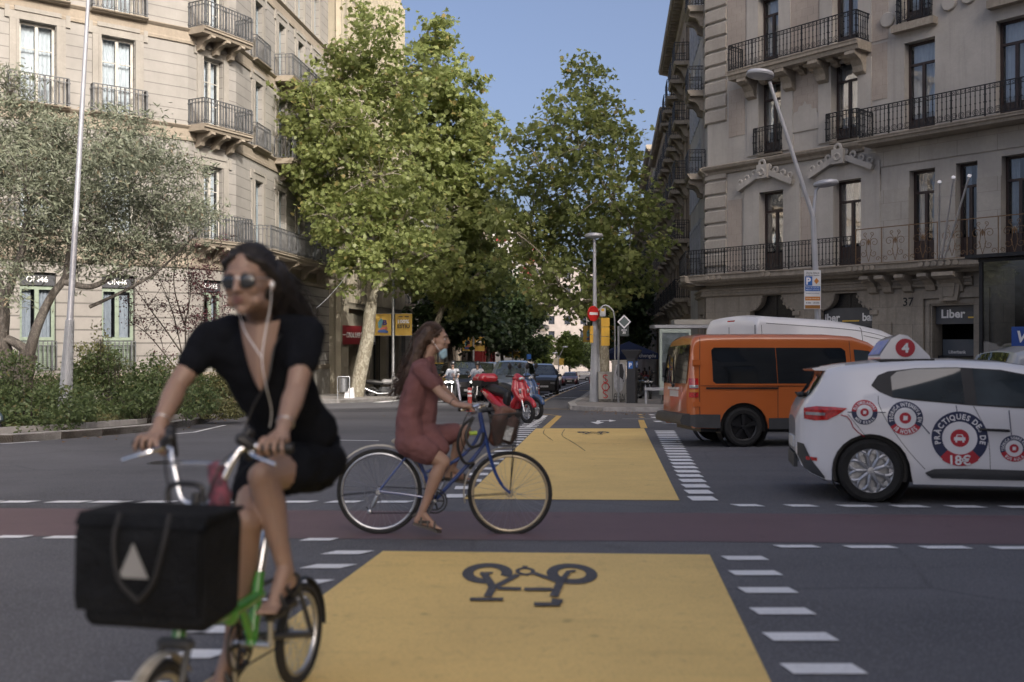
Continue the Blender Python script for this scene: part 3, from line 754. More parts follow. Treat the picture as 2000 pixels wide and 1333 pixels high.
for z in (F2, F3): balcony(LB, FS, colsS[1][0]-.5, colsS[2 if z == F3 else 3][1]+.4, z+.02, .95, M_sand, M_lrail, 1.05, .26, 'plain', brackets=[FS.u(p) for p in (549, 586)], t=.015, sp=.18, bh=.65)
# ground floor green windows with shuttered balustrades
room_backs(LB, FA, gA); room_backs(LB, FS, gS); room_backs(LB, FB, gB)
FA0 = FA
for k, (a, b, c, d) in enumerate(gA+gB):
    FA = FB if k == len(gA) else FA0
    f = make_window(LB, FA, a, b, c+1.1, d-.5, M_green, M_pane, w=-.2, trans=0, fw=.12, curt=M_curt2, gap=.3, bars=())
    s = MB(); s.box(a,b,-.24,-.18,c,c+1.08,FA.M)
    for j in range(13): s.box(a+.04,b-.04,-.18,-.155,c+.05+j*.078,c+.09+j*.078,FA.M)
    s.build('shutter', M_green, f, world=True)
    rail_mb(FA, a, b, .12, c, 1.08, .15, 'plain', t=.016, sides=(0,0)).build('railing', M_lrail, f, world=True)
    s = MB(); s.box(a+.01,b-.01,-.19,-.10,d-.47,d-.01,FA.M); hd = s.build('sign_board', mat('charcoal_board', (.045,.048,.055), .5), f, world=True)
    T = FA.M @ Matrix.Translation(((a+b)/2,-.095,d-.24)) @ Matrix.Rotation(R(90),4,'X'); s = MB(); add_text(s, 'ON46', T, h=.22, bold=.02); s.build('lettering', mat('sign_white', (.8,.8,.8), .5), f, world=True)
FA = FA0
for (a, b, c, d) in gS: make_window(LB, FS, a, b, c, d, M_iron, M_shop, w=-.25, trans=0, mull=0)
m = MB()
for k, (a, b, c, d) in enumerate(gA[:3]):                     # basement lunettes
    T = FA.M @ Matrix.Translation(((a+b)/2,.105,-1.05)) @ Matrix.Rotation(R(90),4,'X'); pts = [(.75*math.cos(t),.62*math.sin(t)) for t in np.linspace(0,PI,14)]
    m.add([(p[0],p[1],0) for p in pts], [tuple(range(14))], T)
m.build('basement_window', M_dark_room, LB, world=True)
m = MB()
for k, (a, b, c, d) in enumerate(gA[:3]):
    T = FA.M @ Matrix.Translation(((a+b)/2,.11,-1.05)) @ Matrix.Rotation(R(90),4,'X'); m.ring(.75,.92,T @ Matrix.Scale(.83,4,(0,1,0)),14,0,PI); m.box((a+b)/2-.12,(a+b)/2+.12,.1,.2,-.55,-.1,FA.M)
m.build('basement_arch', M_sur, LB, world=True)
m = MB(); m.box(FS.u(612)-.45,FS.u(612)+.3,.06,.09,-.2,.75,FS.M); m.build('wall_plaque', mat('dark_plaque', (.03,.03,.03), .5), LB, world=True)

# ------------------------------------------------ ochre building with fins, shop below
M_och = stone_mat('ochre_render', (.33,.30,.235), line=0, stain=.12, streak=.3)
M_fin = mat('ochre_fins', (.36,.325,.25), .7, 0, .12, 2)
OB = thing('fin_building', 'ochre office building with closely spaced vertical fins above a red signed shop', 'building', tuple(LAT(-16, 62)))
FO = Fac(tuple(LAT(-16.0, pS.y+.02)[:2]), (U.x,U.y), (UN.x,UN.y)); Lo = 19.0; top = 28.5; g0 = gz(60)
sh = [(1.4,6.2,-3.2,1.9),(6.8,9.6,-3.2,2.1),(10.4,14.5,-3.2,2.1),(15.2,18.5,-3.2,2.1)]
m = MB(); wall_grid(m, 0, Lo, -3.2, 3.6, sh, FO.M, .6); wall_grid(m, 0, Lo, 3.6, top, [], FO.M); wall_grid(m, 0, 2.4, 3.6, top, [], FO.M, w=.45)
m.quad((2.4,0,3.6),(2.4,.45,3.6),(2.4,.45,top),(2.4,0,top),FO.M); m.quad((0,-14,-3),(0,.45,-3),(0,.45,top),(0,-14,top),FO.M); m.quad((Lo,-14,-4),(Lo,.1,-4),(Lo,.1,top),(Lo,-14,top),FO.M); m.quad((0,.45,top),(Lo,.45,top),(Lo,-14,top),(0,-14,top),FO.M)
m.build('wall', M_och, OB, world=True)
m = MB()
for k in range(5): m.box(2.4,Lo,0,.28,3.4+k*4.6+ (0 if k else .0),3.75+k*4.6,FO.M)
m.box(2.4,Lo,-.1,.5,top-.5,top+.15,FO.M); m.build('floor_band', M_och, OB, world=True)
m = MB()
for k in range(5):
    for i in range(42): u = 2.7+i*.39; m.box(u,u+.13,.03,.42,3.76+k*4.6,3.76+k*4.6+4.2,FO.M)
m.build('fins', M_fin, OB, world=True)
m = MB(); m.box(0,2.4,.45,.52,-3.2,3.5,FO.M); m.box(-.1,.25,.45,.75,-3.2,top,FO.M); m.box(.9,1.2,.45,.62,3.5,top,FO.M); m.build('pilaster', M_fin, OB, world=True)
room_backs(OB, FO, sh, 2.0)
for (a, b, c, d) in sh: make_window(OB, FO, a, b, c, d, M_iron, M_shop, w=-.5, trans=0, mull=2, fw=.06, name='shop_window')
m = MB(); m.box(.6,7.0,.5,.62,1.25,2.35,FO.M); sg = m.build('shop_sign', mat('dark_red_sign', (.22,.02,.025), .45), OB, world=True)
m = MB(); T = FO.M @ Matrix.Translation((3.8,.63,1.8)) @ Matrix.Rotation(R(90),4,'X'); add_text(m, 'CONDAL SUPER STORE', T, w=4.6, bold=.02); m.box(.75,1.3,.625,.632,1.78,1.83,FO.M); m.box(6.3,6.85,.625,.632,1.78,1.83,FO.M)
m.build('lettering', mat('sign_white', (.8,.8,.8), .5), sg, world=True)
m = MB(); m.box(7.4,9.2,.35,.5,1.2,3.0,FO.M); sg = m.build('cash_sign', mat('charcoal_board', (.045,.048,.055), .5), OB, world=True)
m = MB(); T = FO.M @ Matrix.Translation((8.2,.51,2.55)) @ Matrix.Rotation(R(90),4,'X'); add_text(m, 'ATM', T, w=1.3, bold=.02); m.prism([(7.6,1.4),(9.0,1.4),(9.0,1.9)], .505, .51, FO.M, 'xz'); m.build('lettering', mat('sign_white', (.8,.8,.8), .5), sg, world=True)
# ------------------------------------------------ right corner building (grey stone, in shade)
M_rst = stone_mat('grey_render', (.47,.45,.42), line=0, stain=.10, streak=.28)
M_rbl = stone_mat('ashlar_blocks', (.45,.43,.395), line=.62, depth=.35, stain=.2, streak=.2, blocks=(.632,-.775,1.35), lw=.014)
M_rq = stone_mat('grey_stone', (.44,.41,.37), line=0, stain=.25, streak=.2)
M_rg = stone_mat('soot_stained_stone', (.36,.325,.275), line=.62, depth=.4, stain=.35, streak=.45, blocks=(.632,-.775,1.25), lw=.014)
M_rs = stone_mat('weathered_slab', (.38,.34,.285), line=0, stain=.5, streak=.6)
M_pink = stone_mat('pinkish_panel', (.44,.39,.345), line=.30, depth=.22, stain=.15, streak=.1, blocks=(.632,-.775,.52), lw=.010)
M_brfr = mat('dark_brown_frame', (.035,.022,.020), .45, 0, .2, 5)
M_bronze = mat('bronze_painted_iron', (.17,.105,.055), .5, .3, .25, 8)
RB = thing('corner_building', 'grey stone corner building with wrought iron balconies and a bank at street level', 'building', (14, 38, gz(38)))
Ec = (8.25, 42.0); c2 = (.632, -.775)
FR = Fac(Ec, c2, (-.775, -.632)); FRS = Fac(Ec, (U.x,U.y), (-UN.x,-UN.y))
LR = 19.5; LRS = FRS.u(1371); LRS = 3.4
S1, S2, S3, S4, RT = 4.15, 8.65, 12.25, 15.9, 20.5; zb = -1.5
z = FR.z; u = FR.u
W1 = [(u(1485),u(1532),S1+.05,z(1508,374)), (u(1630),u(1684),S1+.05,z(1656,352)), (u(1776),u(1826),S1+.05,z(1800,331)), (u(1867),u(1909),S1+.05,z(1888,317)), (u(1956),u(2016),S1+.05,z(1975,303))]
W2 = [(u(1483),u(1527),S2+.25,z(1505,158)), (u(1625),u(1677),S2+.25,z(1650,118)), (u(1766),u(1826),S2+.1,z(1796,78)), (u(1945),u(2012),S2+.1,z(1970,36))]
W3 = [(u(1482),u(1522),S3+.1,S3+2.9), (u(1627),u(1677),S3+.1,S3+2.9), (u(1762),u(1818),S3+.35,S3+2.9), (u(1950),u(2012),S3+.35,S3+2.9)]
W4 = [(a,b,S4+.2,S4+2.6) for a, b, _, _ in W3]
ups = W1+W2+W3+W4
m = MB(); wall_grid(m, 0, LR, S1-.05, RT, ups, FR.M, .42); wall_grid(m, 0, LRS, S1-.05, RT, [(1.3,2.3,a+.1,a+2.7) for a in (S1,S2,S3,S4)], FRS.M, .35)
m.build('wall', M_rst, RB, world=True)
# ashlar facing on first floor (right part) and pink panels between windows
m = MB()
def panel(mb, a, b, c, d, w=.03): mb.box(a,b,-.02,w,c,d,FR.M)
xb = u(1697)
for (a, b) in ((xb, W1[2][0]), (W1[2][1], W1[3][0]), (W1[3][1], W1[4][0]), (W1[4][1], LR)): panel(m, a, b, S1, W1[3][3]-.6, .05)
panel(m, xb, LR, W1[3][3]+.25, S2-.28, .05)
m.build('ashlar_facing', M_rbl, RB, world=True)
m = MB()
uq = u(1422)
for (a, b, c, d) in ((u(1424), u(1455), z(1440,266), S3-.5), (u(1545), u(1602), z(1575,232), z(1575,132)), (u(1702), u(1733), z(1717,195), S3-.1), (uq, u(1450), S1+.1, z(1440,390)), (u(1545), u(1596), S1+.2, z(1570,385)), (u(1695), u(1712), S1+.3, z(1700,352)), (uq, u(1457), S3+.2, S4-.4), (u(1540), u(1600), S3+.3, S4-.5), (u(1690), u(1735), S3, S4-.6)):
    m = MB(); panel(m, a, b, c, d, .022); m.build('brick_panel', M_pink, RB, world=True)
# stepped plaster motifs
m = MB()
T = FR.M
uc = u(1573); zc = z(1573, 228)
poly = [(uc-1.05,zc-.55),(uc-1.05,zc),(uc-.55,zc+.05),(uc-.50,zc+.22),(uc-.32,zc+.24),(uc-.26,zc+.42),(uc-.08,zc+.44),(uc,zc+.60),(uc+.08,zc+.44),(uc+.26,zc+.42),(uc+.32,zc+.24),(uc+.50,zc+.22),(uc+.55,zc+.05),(uc+1.05,zc),(uc+1.05,zc-.55)]
m.prism(poly, .0, .05, T, 'xz'); m.build('stepped_relief', M_rst, RB, world=True)
for (px, py, r) in ((1735,40,.27),(1855,8,.25),(1893,-6,.25)):
    m = MB(); m.lathe([(0,.12),(r*.9,.12),(r,.09),(r,0)], FR.M @ Matrix.Translation((u(px),0,z(px,py))) @ Matrix.Rotation(R(-90),4,'X'), 20); m.build('roundel', M_rst, RB, smooth=True, world=True)
# window architraves as flat pilaster strips
m = MB()
for i, (a, b, c, d) in enumerate(W2[:2]): panel(m, a-.55, a, S2+.25, S3-.5, .075); panel(m, b, b+.55, S2+.25, S3-.5, .075); panel(m, a, b, d, S3-.5, .073)
for i, (a, b, c, d) in enumerate(W1[:2]): panel(m, a-.75, a, S1, d+.3, .09); panel(m, b, b+.75, S1, d+.3, .09); panel(m, a-.75, b+.75, d, d+.55, .092)
for i, (a, b, c, d) in enumerate(W3[:2]): panel(m, a-.55, a, S3, S4-.3, .06); panel(m, b, b+.55, S3, S4-.3, .06)
m.build('pilaster_strip', M_rst, RB, world=True)
for (px0, py0, px1, py1, px2, py2) in ((1446,368,1498,330,1556,352),(1585,342,1643,300,1713,327)):
    m = MB(); pa = (u(px0), z(px0,py0)); pb = (u(px1), z(px1,py1)); pc = (u(px2), z(px2,py2))
    pb = ((pa[0]+pc[0])/2, max(pa[1],pc[1])+.62); pc = (pc[0], pa[1])
    for (q0, q1) in ((pa, pb), (pb, pc)):
        dx, dz = q1[0]-q0[0], q1[1]-q0[1]; L = math.hypot(dx, dz); n0 = (-dz/L*.2, dx/L*.2)
        m.prism([q0, q1, (q1[0]-n0[0],q1[1]-n0[1]), (q0[0]-n0[0],q0[1]-n0[1])], .05, .30, FR.M, 'xz')
    pd = m.build('pediment', M_rst, RB, world=True)
    m = MB()
    for t in (.12, .36, .62, .86):
        for (q0, q1) in ((pa, pb), (pc, pb)):
            q = (q0[0]+(q1[0]-q0[0])*t, q0[1]+(q1[1]-q0[1])*t+.10); m.torus(.10,.05, FR.M @ Matrix.Translation((q[0],.2,q[1])) @ Matrix.Rotation(R(90),4,'X'), 10, 6)
    m.box(pb[0]-.24,pb[0]+.24,.08,.42,pb[1]-.42,pb[1]+.12,FR.M); m.torus(.13,.06,FR.M @ Matrix.Translation((pb[0],.36,pb[1]+.16)) @ Matrix.Rotation(R(90),4,'X'),12,6)
    m.torus(.12,.05,FR.M @ Matrix.Translation((pb[0],.42,pb[1]-.18)) @ Matrix.Rotation(R(90),4,'X'),8,5)
    m.build('carved_crest', M_rst, pd, smooth=True, world=True)
# quoins
k = 0; zz = S1+.4
while zz < RT-.6:
    if not (S2-.5 < zz < S2+1.6):
        m = MB(); h = .52; m.prism([(-.03,zz),(.05,zz),(.10,zz+.05),(.10,zz+h-.05),(.05,zz+h),(-.03,zz+h)], -.05, u(1420), FR.M, 'yz'); m.prism([(-.03,zz),(.05,zz),(.10,zz+.05),(.10,zz+h-.05),(.05,zz+h),(-.03,zz+h)], -.05, .75, FRS.M, 'yz')
        m.build('quoin', M_rq, RB, world=True)
    zz += .6
# string courses and roof cornice
m = MB()
for prof in ([(0,S2-.30),(.10,S2-.28),(.14,S2-.18),(.30,S2-.08),(.34,S2+.02),(.30,S2+.06),(0,S2+.12)],):
    band_mb(m, FR, 0, u(1688), prof, (.18, 0)); band_mb(m, FRS, 0, LRS, prof, (.18, 0))
for prof in ([(0,RT-.8),(.15,RT-.7),(.2,RT-.4),(.8,RT-.25),(1.0,RT),(0,RT+.1)],):
    band_mb(m, FR, 0, LR, prof, (.4, 0)); band_mb(m, FRS, 0, LRS, prof, (.4, 0))
m.build('cornice', M_rs, RB, world=True)
room_backs(RB, FR, ups, 1.2)
for i, (a, b, c, d) in enumerate(W1+W2+W3+W4):
    first = i < 5
    make_window(RB, FR, a, b, c, d, M_brfr, M_panem if i in (0,1,5,6) else M_pane, w=-.34, mull=1, trans=.76, fw=.085, curt=None if first and i in (0,) else (M_curt if not first else M_curt2), gap=.0 if not first and i not in (5,) else .25, kick=.75 if first else .5, curt_to=1)
for s in (S1, S2, S3, S4): make_window(RB, FRS, 1.3, 2.3, s+.1, s+2.7, M_brfr, M_pane, w=-.25, trans=.76)
room_backs(RB, FRS, [(1.3,2.3,a+.1,a+2.7) for a in (S1,S2,S3,S4)], 1.0)
# balconies
M_sl = M_rs
dS = 1.0
m = MB(); prof = [(0,S1-.42),(.5,S1-.42),(.62,S1-.34),(.9,S1-.30),(dS,S1-.22),(dS,S1-.05),(dS+.06,S1-.04),(dS+.06,S1),(0,S1)]
m.prism(prof, -.62, LR, FR.M, 'yz'); m.prism(prof, -.6, LRS, FRS.M, 'yz')
sb = m.build('balcony', M_sl, RB, world=True)
um = u(1697)
rail_mb(FR, -.40, um, dS-.06, S1, 1.05, .145, 'scroll', sides=(0,0), t=.011).build('railing', M_iron, sb, world=True)
rail_mb(FRS, -.40, LRS, dS-.06, S1, 1.05, .145, 'scroll', sides=(0,1), t=.011).build('railing', M_iron, sb, world=True)
bronze_rail_mb(FR, um+.05, u(2040), dS-.06, S1-.02, 1.28).build('railing', M_bronze, sb, world=True)
for px in (1712,1741,1780,1825): bracket_mb(FR, u(px), S1-.42, .95, .62, .34).build('bracket', M_rs, sb, world=True)
bracket_mb(FR, u(1868), S1-.42, 1.05, .7, .75).build('bracket', M_rs, sb, world=True)
for px in list(range(1690,1735,11))+[1828,1841,1854,1868,1882,1896,1412,1424,1436,1520,1532]:
    m = MB(); m.lathe([(0,.05),(.085,.05),(.10,.03),(.10,0)], FR.M @ Matrix.Translation((u(px),dS+.0,S1-.135)) @ Matrix.Rotation(R(-90),4,'X'), 14); m.build('rosette', M_rs, sb, world=True)
for (a, b, c, d) in W2[:2]:
    m = MB(); m.box(a-.05,b+.05,0,.12,c-.10,c-.02,FR.M); q = m.build('window_sill', M_rs, RB, world=True); rail_mb(FR, a-.08, b+.08, .26, c-.02, 1.05, .14, 'scroll', t=.011).build('railing', M_iron, q, world=True)
balcony(RB, FR, u(1690)+.3, LR-.2, S2+.0, .9, M_sl, M_iron, 1.05, .24, 'scroll', t=.011, sp=.16)
b3 = balcony(RB, FR, u(1432)+.5, u(1704)-.1, S3, .95, M_sl, M_iron, 1.05, .34, 'scroll', t=.011, sp=.16)
for px in (1462,1535,1600,1672): bracket_mb(FR, u(px)+.25, S3-.34, .9, .75, .42).build('bracket', M_rs, b3, world=True)
for px in (1485,1510,1560,1580,1625,1648): bracket_mb(FR, u(px)+.25, S3-.34, .6, .25, .24).build('bracket', M_rs, b3, world=True)
for (a, b, c, d) in (W3[2:]+W4):
    m = MB(); m.box(a-.25,b+.25,0,.32,c-.30,c-.04,FR.M); q = m.build('window_sill', M_rs, RB, world=True); rail_mb(FR, a-.05, b+.05, .26, c-.02, 1.0, .14, 'scroll', t=.011).build('railing', M_iron, q, world=True)
for s in (S2, S3, S4): balcony(RB, FRS, .9, 2.7, s, .75, M_sl, M_iron, 1.05, .25, 'scroll', brackets=(1.2, 2.4), t=.011, bh=.6)
# ground storey
g = [(u(1468),u(1556),-1.3,z(1512,577)), (u(1606),u(1707),-1.3,z(1656,573)), (u(1824),u(1905),-1.3,z(1865,597)), (LR-4.4,LR-.8,-1.3,3.0)]
print('GZ', [q[3] for q in g], z(1500,560), z(1660,620), z(1820,565))
m = MB(); wall_grid(m, 0, LR, zb, S1-.40, g, FR.M, .7, .12); wall_grid(m, 0, LRS, zb, S1-.40, [(.9,2.6,-1.3,2.6)], FRS.M, .5, .12); m.build('wall', M_rg, RB, world=True)
m = MB()
zo = g[1][3]+.06-2.72
for prof in ([(.10,2.72+zo),(.24,2.76+zo),(.28,2.84+zo),(.22,2.87+zo),(.22,2.96+zo),(.30,2.99+zo),(.30,3.04+zo),(.10,3.07+zo)],):
    band_mb(m, FR, 0, u(1905), prof, (.14,0)); band_mb(m, FRS, 0, LRS, prof, (.14,0))
m.build('string_course', M_rs, RB, world=True)
for (a, b, c, d) in g[:2]:
    for s, e in ((1, a), (-1, b)):
        m = MB(); pts = [(e-s*.0,d)]+[(e+s*(.62-.62*math.sin(t)), d-.62*(1-math.cos(t))) for t in np.linspace(0,PI/2,8)]+[(e,d-.72),(e-s*.18,d-.72),(e-s*.18,d)]
        pts = [(e,d),(e+s*.62,d)]+[(e+s*.62*math.cos(t), d-.62*math.sin(t)) for t in np.linspace(.1,PI/2,7)]
        m.prism(pts, -.4, .115, FR.M, 'xz'); m.box(min(e-s*.25,e+s*.06),max(e-s*.25,e+s*.06),.0,.2,d-.82,d-.66,FR.M)
        for j in range(4): t = .25+j*.38; m.ell((e+s*.60*math.cos(t),.14,d-.60*math.sin(t)),.06,FR.M,6,5)
        m.build('corbel', M_rs, RB, world=True)
for a, b in ((u(1709), u(1746)), (u(1430), u(1466))):
    zz = -1.2; m = MB()
    while zz < 1.8: m.box(a,b,.12,.20,zz,zz+.56,FR.M); zz += .68
    m.build('quoin', M_rg, RB, world=True)
# door case
a, b, c, d = g[2]
for i, (e, wv) in enumerate(((.55,.20),(.40,.26),(.22,.17))):
    m = MB(); o = .0015*i
    m.box(a-e,a-e+.16,.12,wv+.01,-1.3,d+e,FR.M); m.box(b+e-.16,b+e,.12,wv+.01,-1.3,d+e,FR.M); m.box(a-e+.161,b+e-.161,.12,wv+.013,d+e-.15,d+e,FR.M); m.build('door_surround', M_rg, RB, world=True)
m = MB(); ck = (a+b)/2; m.prism([(ck-.42,d+.95),(ck+.42,d+.95),(ck+.30,d+.15),(ck-.30,d+.15)], .12, .42, FR.M, 'xz'); m.prism([(ck-.26,d+.82),(ck+.26,d+.82),(ck+.19,d+.3),(ck-.19,d+.3)], .42, .46, FR.M, 'xz'); m.build('keystone', M_rg, RB, world=True)
m = MB(); T = FR.M @ Matrix.Translation((u(1778),.135,z(1778,590))) @ Matrix.Rotation(R(90),4,'X'); add_text(m, '37', T, h=.30, bold=.015); m.build('house_number', M_iron, RB, world=True)
room_backs(RB, FR, g, 2.2)
M_signg = mat('grey_fascia', (.075,.08,.09), .45); M_signw = mat('sign_white', (.8,.8,.8), .5); M_signy = mat('sign_yellow', (.75,.50,.08), .5)
def bank_sign(a, b, z0, z1, cut=None, s=.30, uc=None):
    m = MB(); m.box(a,b,-.30,-.10,z0,z1,FR.M); f = m.build('fascia_sign', M_signg, RB, world=True)
    uc = uc if uc is not None else (a+b)/2; zc = (z0+z1)/2
    Tt = lambda x: FR.M @ Matrix.Translation((x,-.095,zc)) @ Matrix.Rotation(R(90),4,'X')
    m = MB(); add_text(m, 'Liber', Tt(uc-.78), h=s, bold=.03); add_text(m, 'bank', Tt(uc+.95), h=s, bold=.03); m.build('lettering', M_signw, f, world=True)
    m = MB(); m.box(uc-.27,uc+.42,-.098,-.092,zc-.16,zc-.11,FR.M); m.build('yellow_dash', M_signy, f, world=True)
(a, b, c, d) = g[1]; zs = z(1660, 620)
bank_sign(a, b, zs-.35, zs+.35, uc=u(1655))
(a2, b2, c2_, d2) = g[2]; bank_sign(a2+.02, b2+1.2, z(1860,613)-.35, z(1860,613)+.35, uc=u(1872)+.55)
for (a, b, c, d) in g:
    f = make_window(RB, FR, a, b, c, d-(1.7 if d > 2.5 else 1.1), M_iron, M_shop, w=-.3, mull=1, trans=0, fw=.06, name='shop_window')
for (a, b, c, d) in (g[0], g[1]):
    m = MB(); m.box(a,b,-.28,-.20,d-1.05,d-.02,FR.M)
    for j in range(16): m.box(a+.03,b-.03,-.20,-.17,d-.98+j*.06,d-.95+j*.06,FR.M)
    m.box((a+b)/2-.03,(a+b)/2+.03,-.20,-.15,d-1.05,d-.02,FR.M); m.build('shutter', M_black, RB, world=True)
# bank window dressing
(a, b, c, d) = g[2]
m = MB(); m.box(a+.1,b-.1,-.44,-.42,-.9,d-1.15,FR.M); pst = m.build('window_poster', mat('dark_teal_poster', (.03,.045,.055), .5, 0, .6, 1.2, var2=(.09,.10,.12)), RB, world=True)
m = MB(); add_text(m, 'Liberbank', FR.M @ Matrix.Translation((u(1858),-.41,z(1858,688))) @ Matrix.Rotation(R(90),4,'X'), h=.11, bold=.02); m.build('lettering', M_signw, pst, world=True)
(a, b, c, d) = g[1]
m = MB(); m.box(a+.1,b-.1,-.36,-.34,-.9,.7,FR.M); pst = m.build('window_poster', mat('pale_poster', (.26,.26,.21), .5), RB, world=True)
# roof and mass
pe = FR.O+FR.d*LR; ps = FRS.O+FRS.d*LRS; m = MB()
m.add([(ps.x,ps.y,RT),(Ec[0],Ec[1],RT),(pe.x,pe.y,RT),(pe.x+30,pe.y-3,RT),(pe.x+32,pe.y+14,RT),(ps.x+16,ps.y,RT)],[tuple(range(6))])
m.quad((pe.x,pe.y,zb),(pe.x+30,pe.y-3,zb),(pe.x+30,pe.y-3,RT),(pe.x,pe.y,RT)); m.quad((ps.x,ps.y,zb),(ps.x+16,ps.y,zb),(ps.x+16,ps.y,RT),(ps.x,ps.y,RT)); m.build('roof', M_rs, RB, world=True)
# three white flag poles on the first-floor balcony
pv = FR.M @ Vector((u(1868), dS-.02, S1+.05))
for i, (px, py) in enumerate(((1835,357),(1862,348),(1893,345))):
    t = thing('flag_pole', ('white flagpole leaning left on the bronze balcony','upright white flagpole in the middle of the bronze balcony','white flagpole leaning right on the bronze balcony')[i], 'flagpole', tuple(pv+Vector((0,0,0))), group='flagpoles without flags on the bronze balcony')
    tip = P(px, py, 29.6-.25*i); b0 = pv+Vector((.06*(i-1),-.08*(i-1),.0)); m = MB(); m.tube([b0, tip], [.035,.028], 8); m.build('shaft', mat('white_gloss', (.75,.76,.78), .3), t, smooth=True, world=True)
    m = MB(); m.tube([tip, tip+(tip-b0).normalized()*.04], .06, 8); m.build('finial', MATS['white_gloss'], t, world=True)

# ------------------------------------------------ glass terrace kiosk at the right edge
KO = FR.M @ Vector((u(1913)+.2, 1.7, 0)); kdir = (.632,-.775)
K = thing('glass_kiosk', 'dark glass terrace enclosure with slim steel frame in front of the bank', 'kiosk', (KO.x, KO.y, gz(KO.y)+.15))
FK = Fac((KO.x-.6,KO.y+.0), kdir, (-.775,-.632)); kz = FK.z(1920, 512); kb = gz(30)+.1
r0 = FK.u(1912)
m = MB()
for x in (r0, r0+2.0, r0+4.2): m.box(x,x+.10,-.10,.0,kb,kz,FK.M)
m.box(r0,r0+4.3,-.12,.05,kz,kz+.10,FK.M); m.box(r0-.3,r0+4.5,-2.2,.3,kz+.11,kz+.22,FK.M); m.box(r0,r0+4.3,-.08,-.02,kb,kb+.12,FK.M); m.build('frame', M_iron, K, world=True)
m = MB(); m.quad((r0+.1,-.05,kb+.1),(r0+4.2,-.05,kb+.1),(r0+4.2,-.05,kz),(r0+.1,-.05,kz),FK.M); m.build('pane', glass('kiosk_glass', refl=.14, dark=.45), K, world=True)
m = MB(); zc = FK.z(1990,658); uc = FK.u(1975); m.box(uc,uc+2.3,-.04,-.02,zc-.30,zc+.30,FK.M); q = m.build('sign_panel', mat('sign_blue', (.02,.07,.30), .4), K, world=True)
m = MB(); add_text(m, 'VIA', FK.M @ Matrix.Translation((uc+.52,-.015,zc)) @ Matrix.Rotation(R(90),4,'X'), h=.36, bold=.03, fn=lambda p: (p[0]+p[1]*.2,p[1],0)); m.build('lettering', M_signw, q, world=True)
m = MB(); m.box(r0+.2,r0+4.2,-2.1,-2.0,kb,kz,FK.M); m.build('back_wall', M_dark_room, K, world=True)

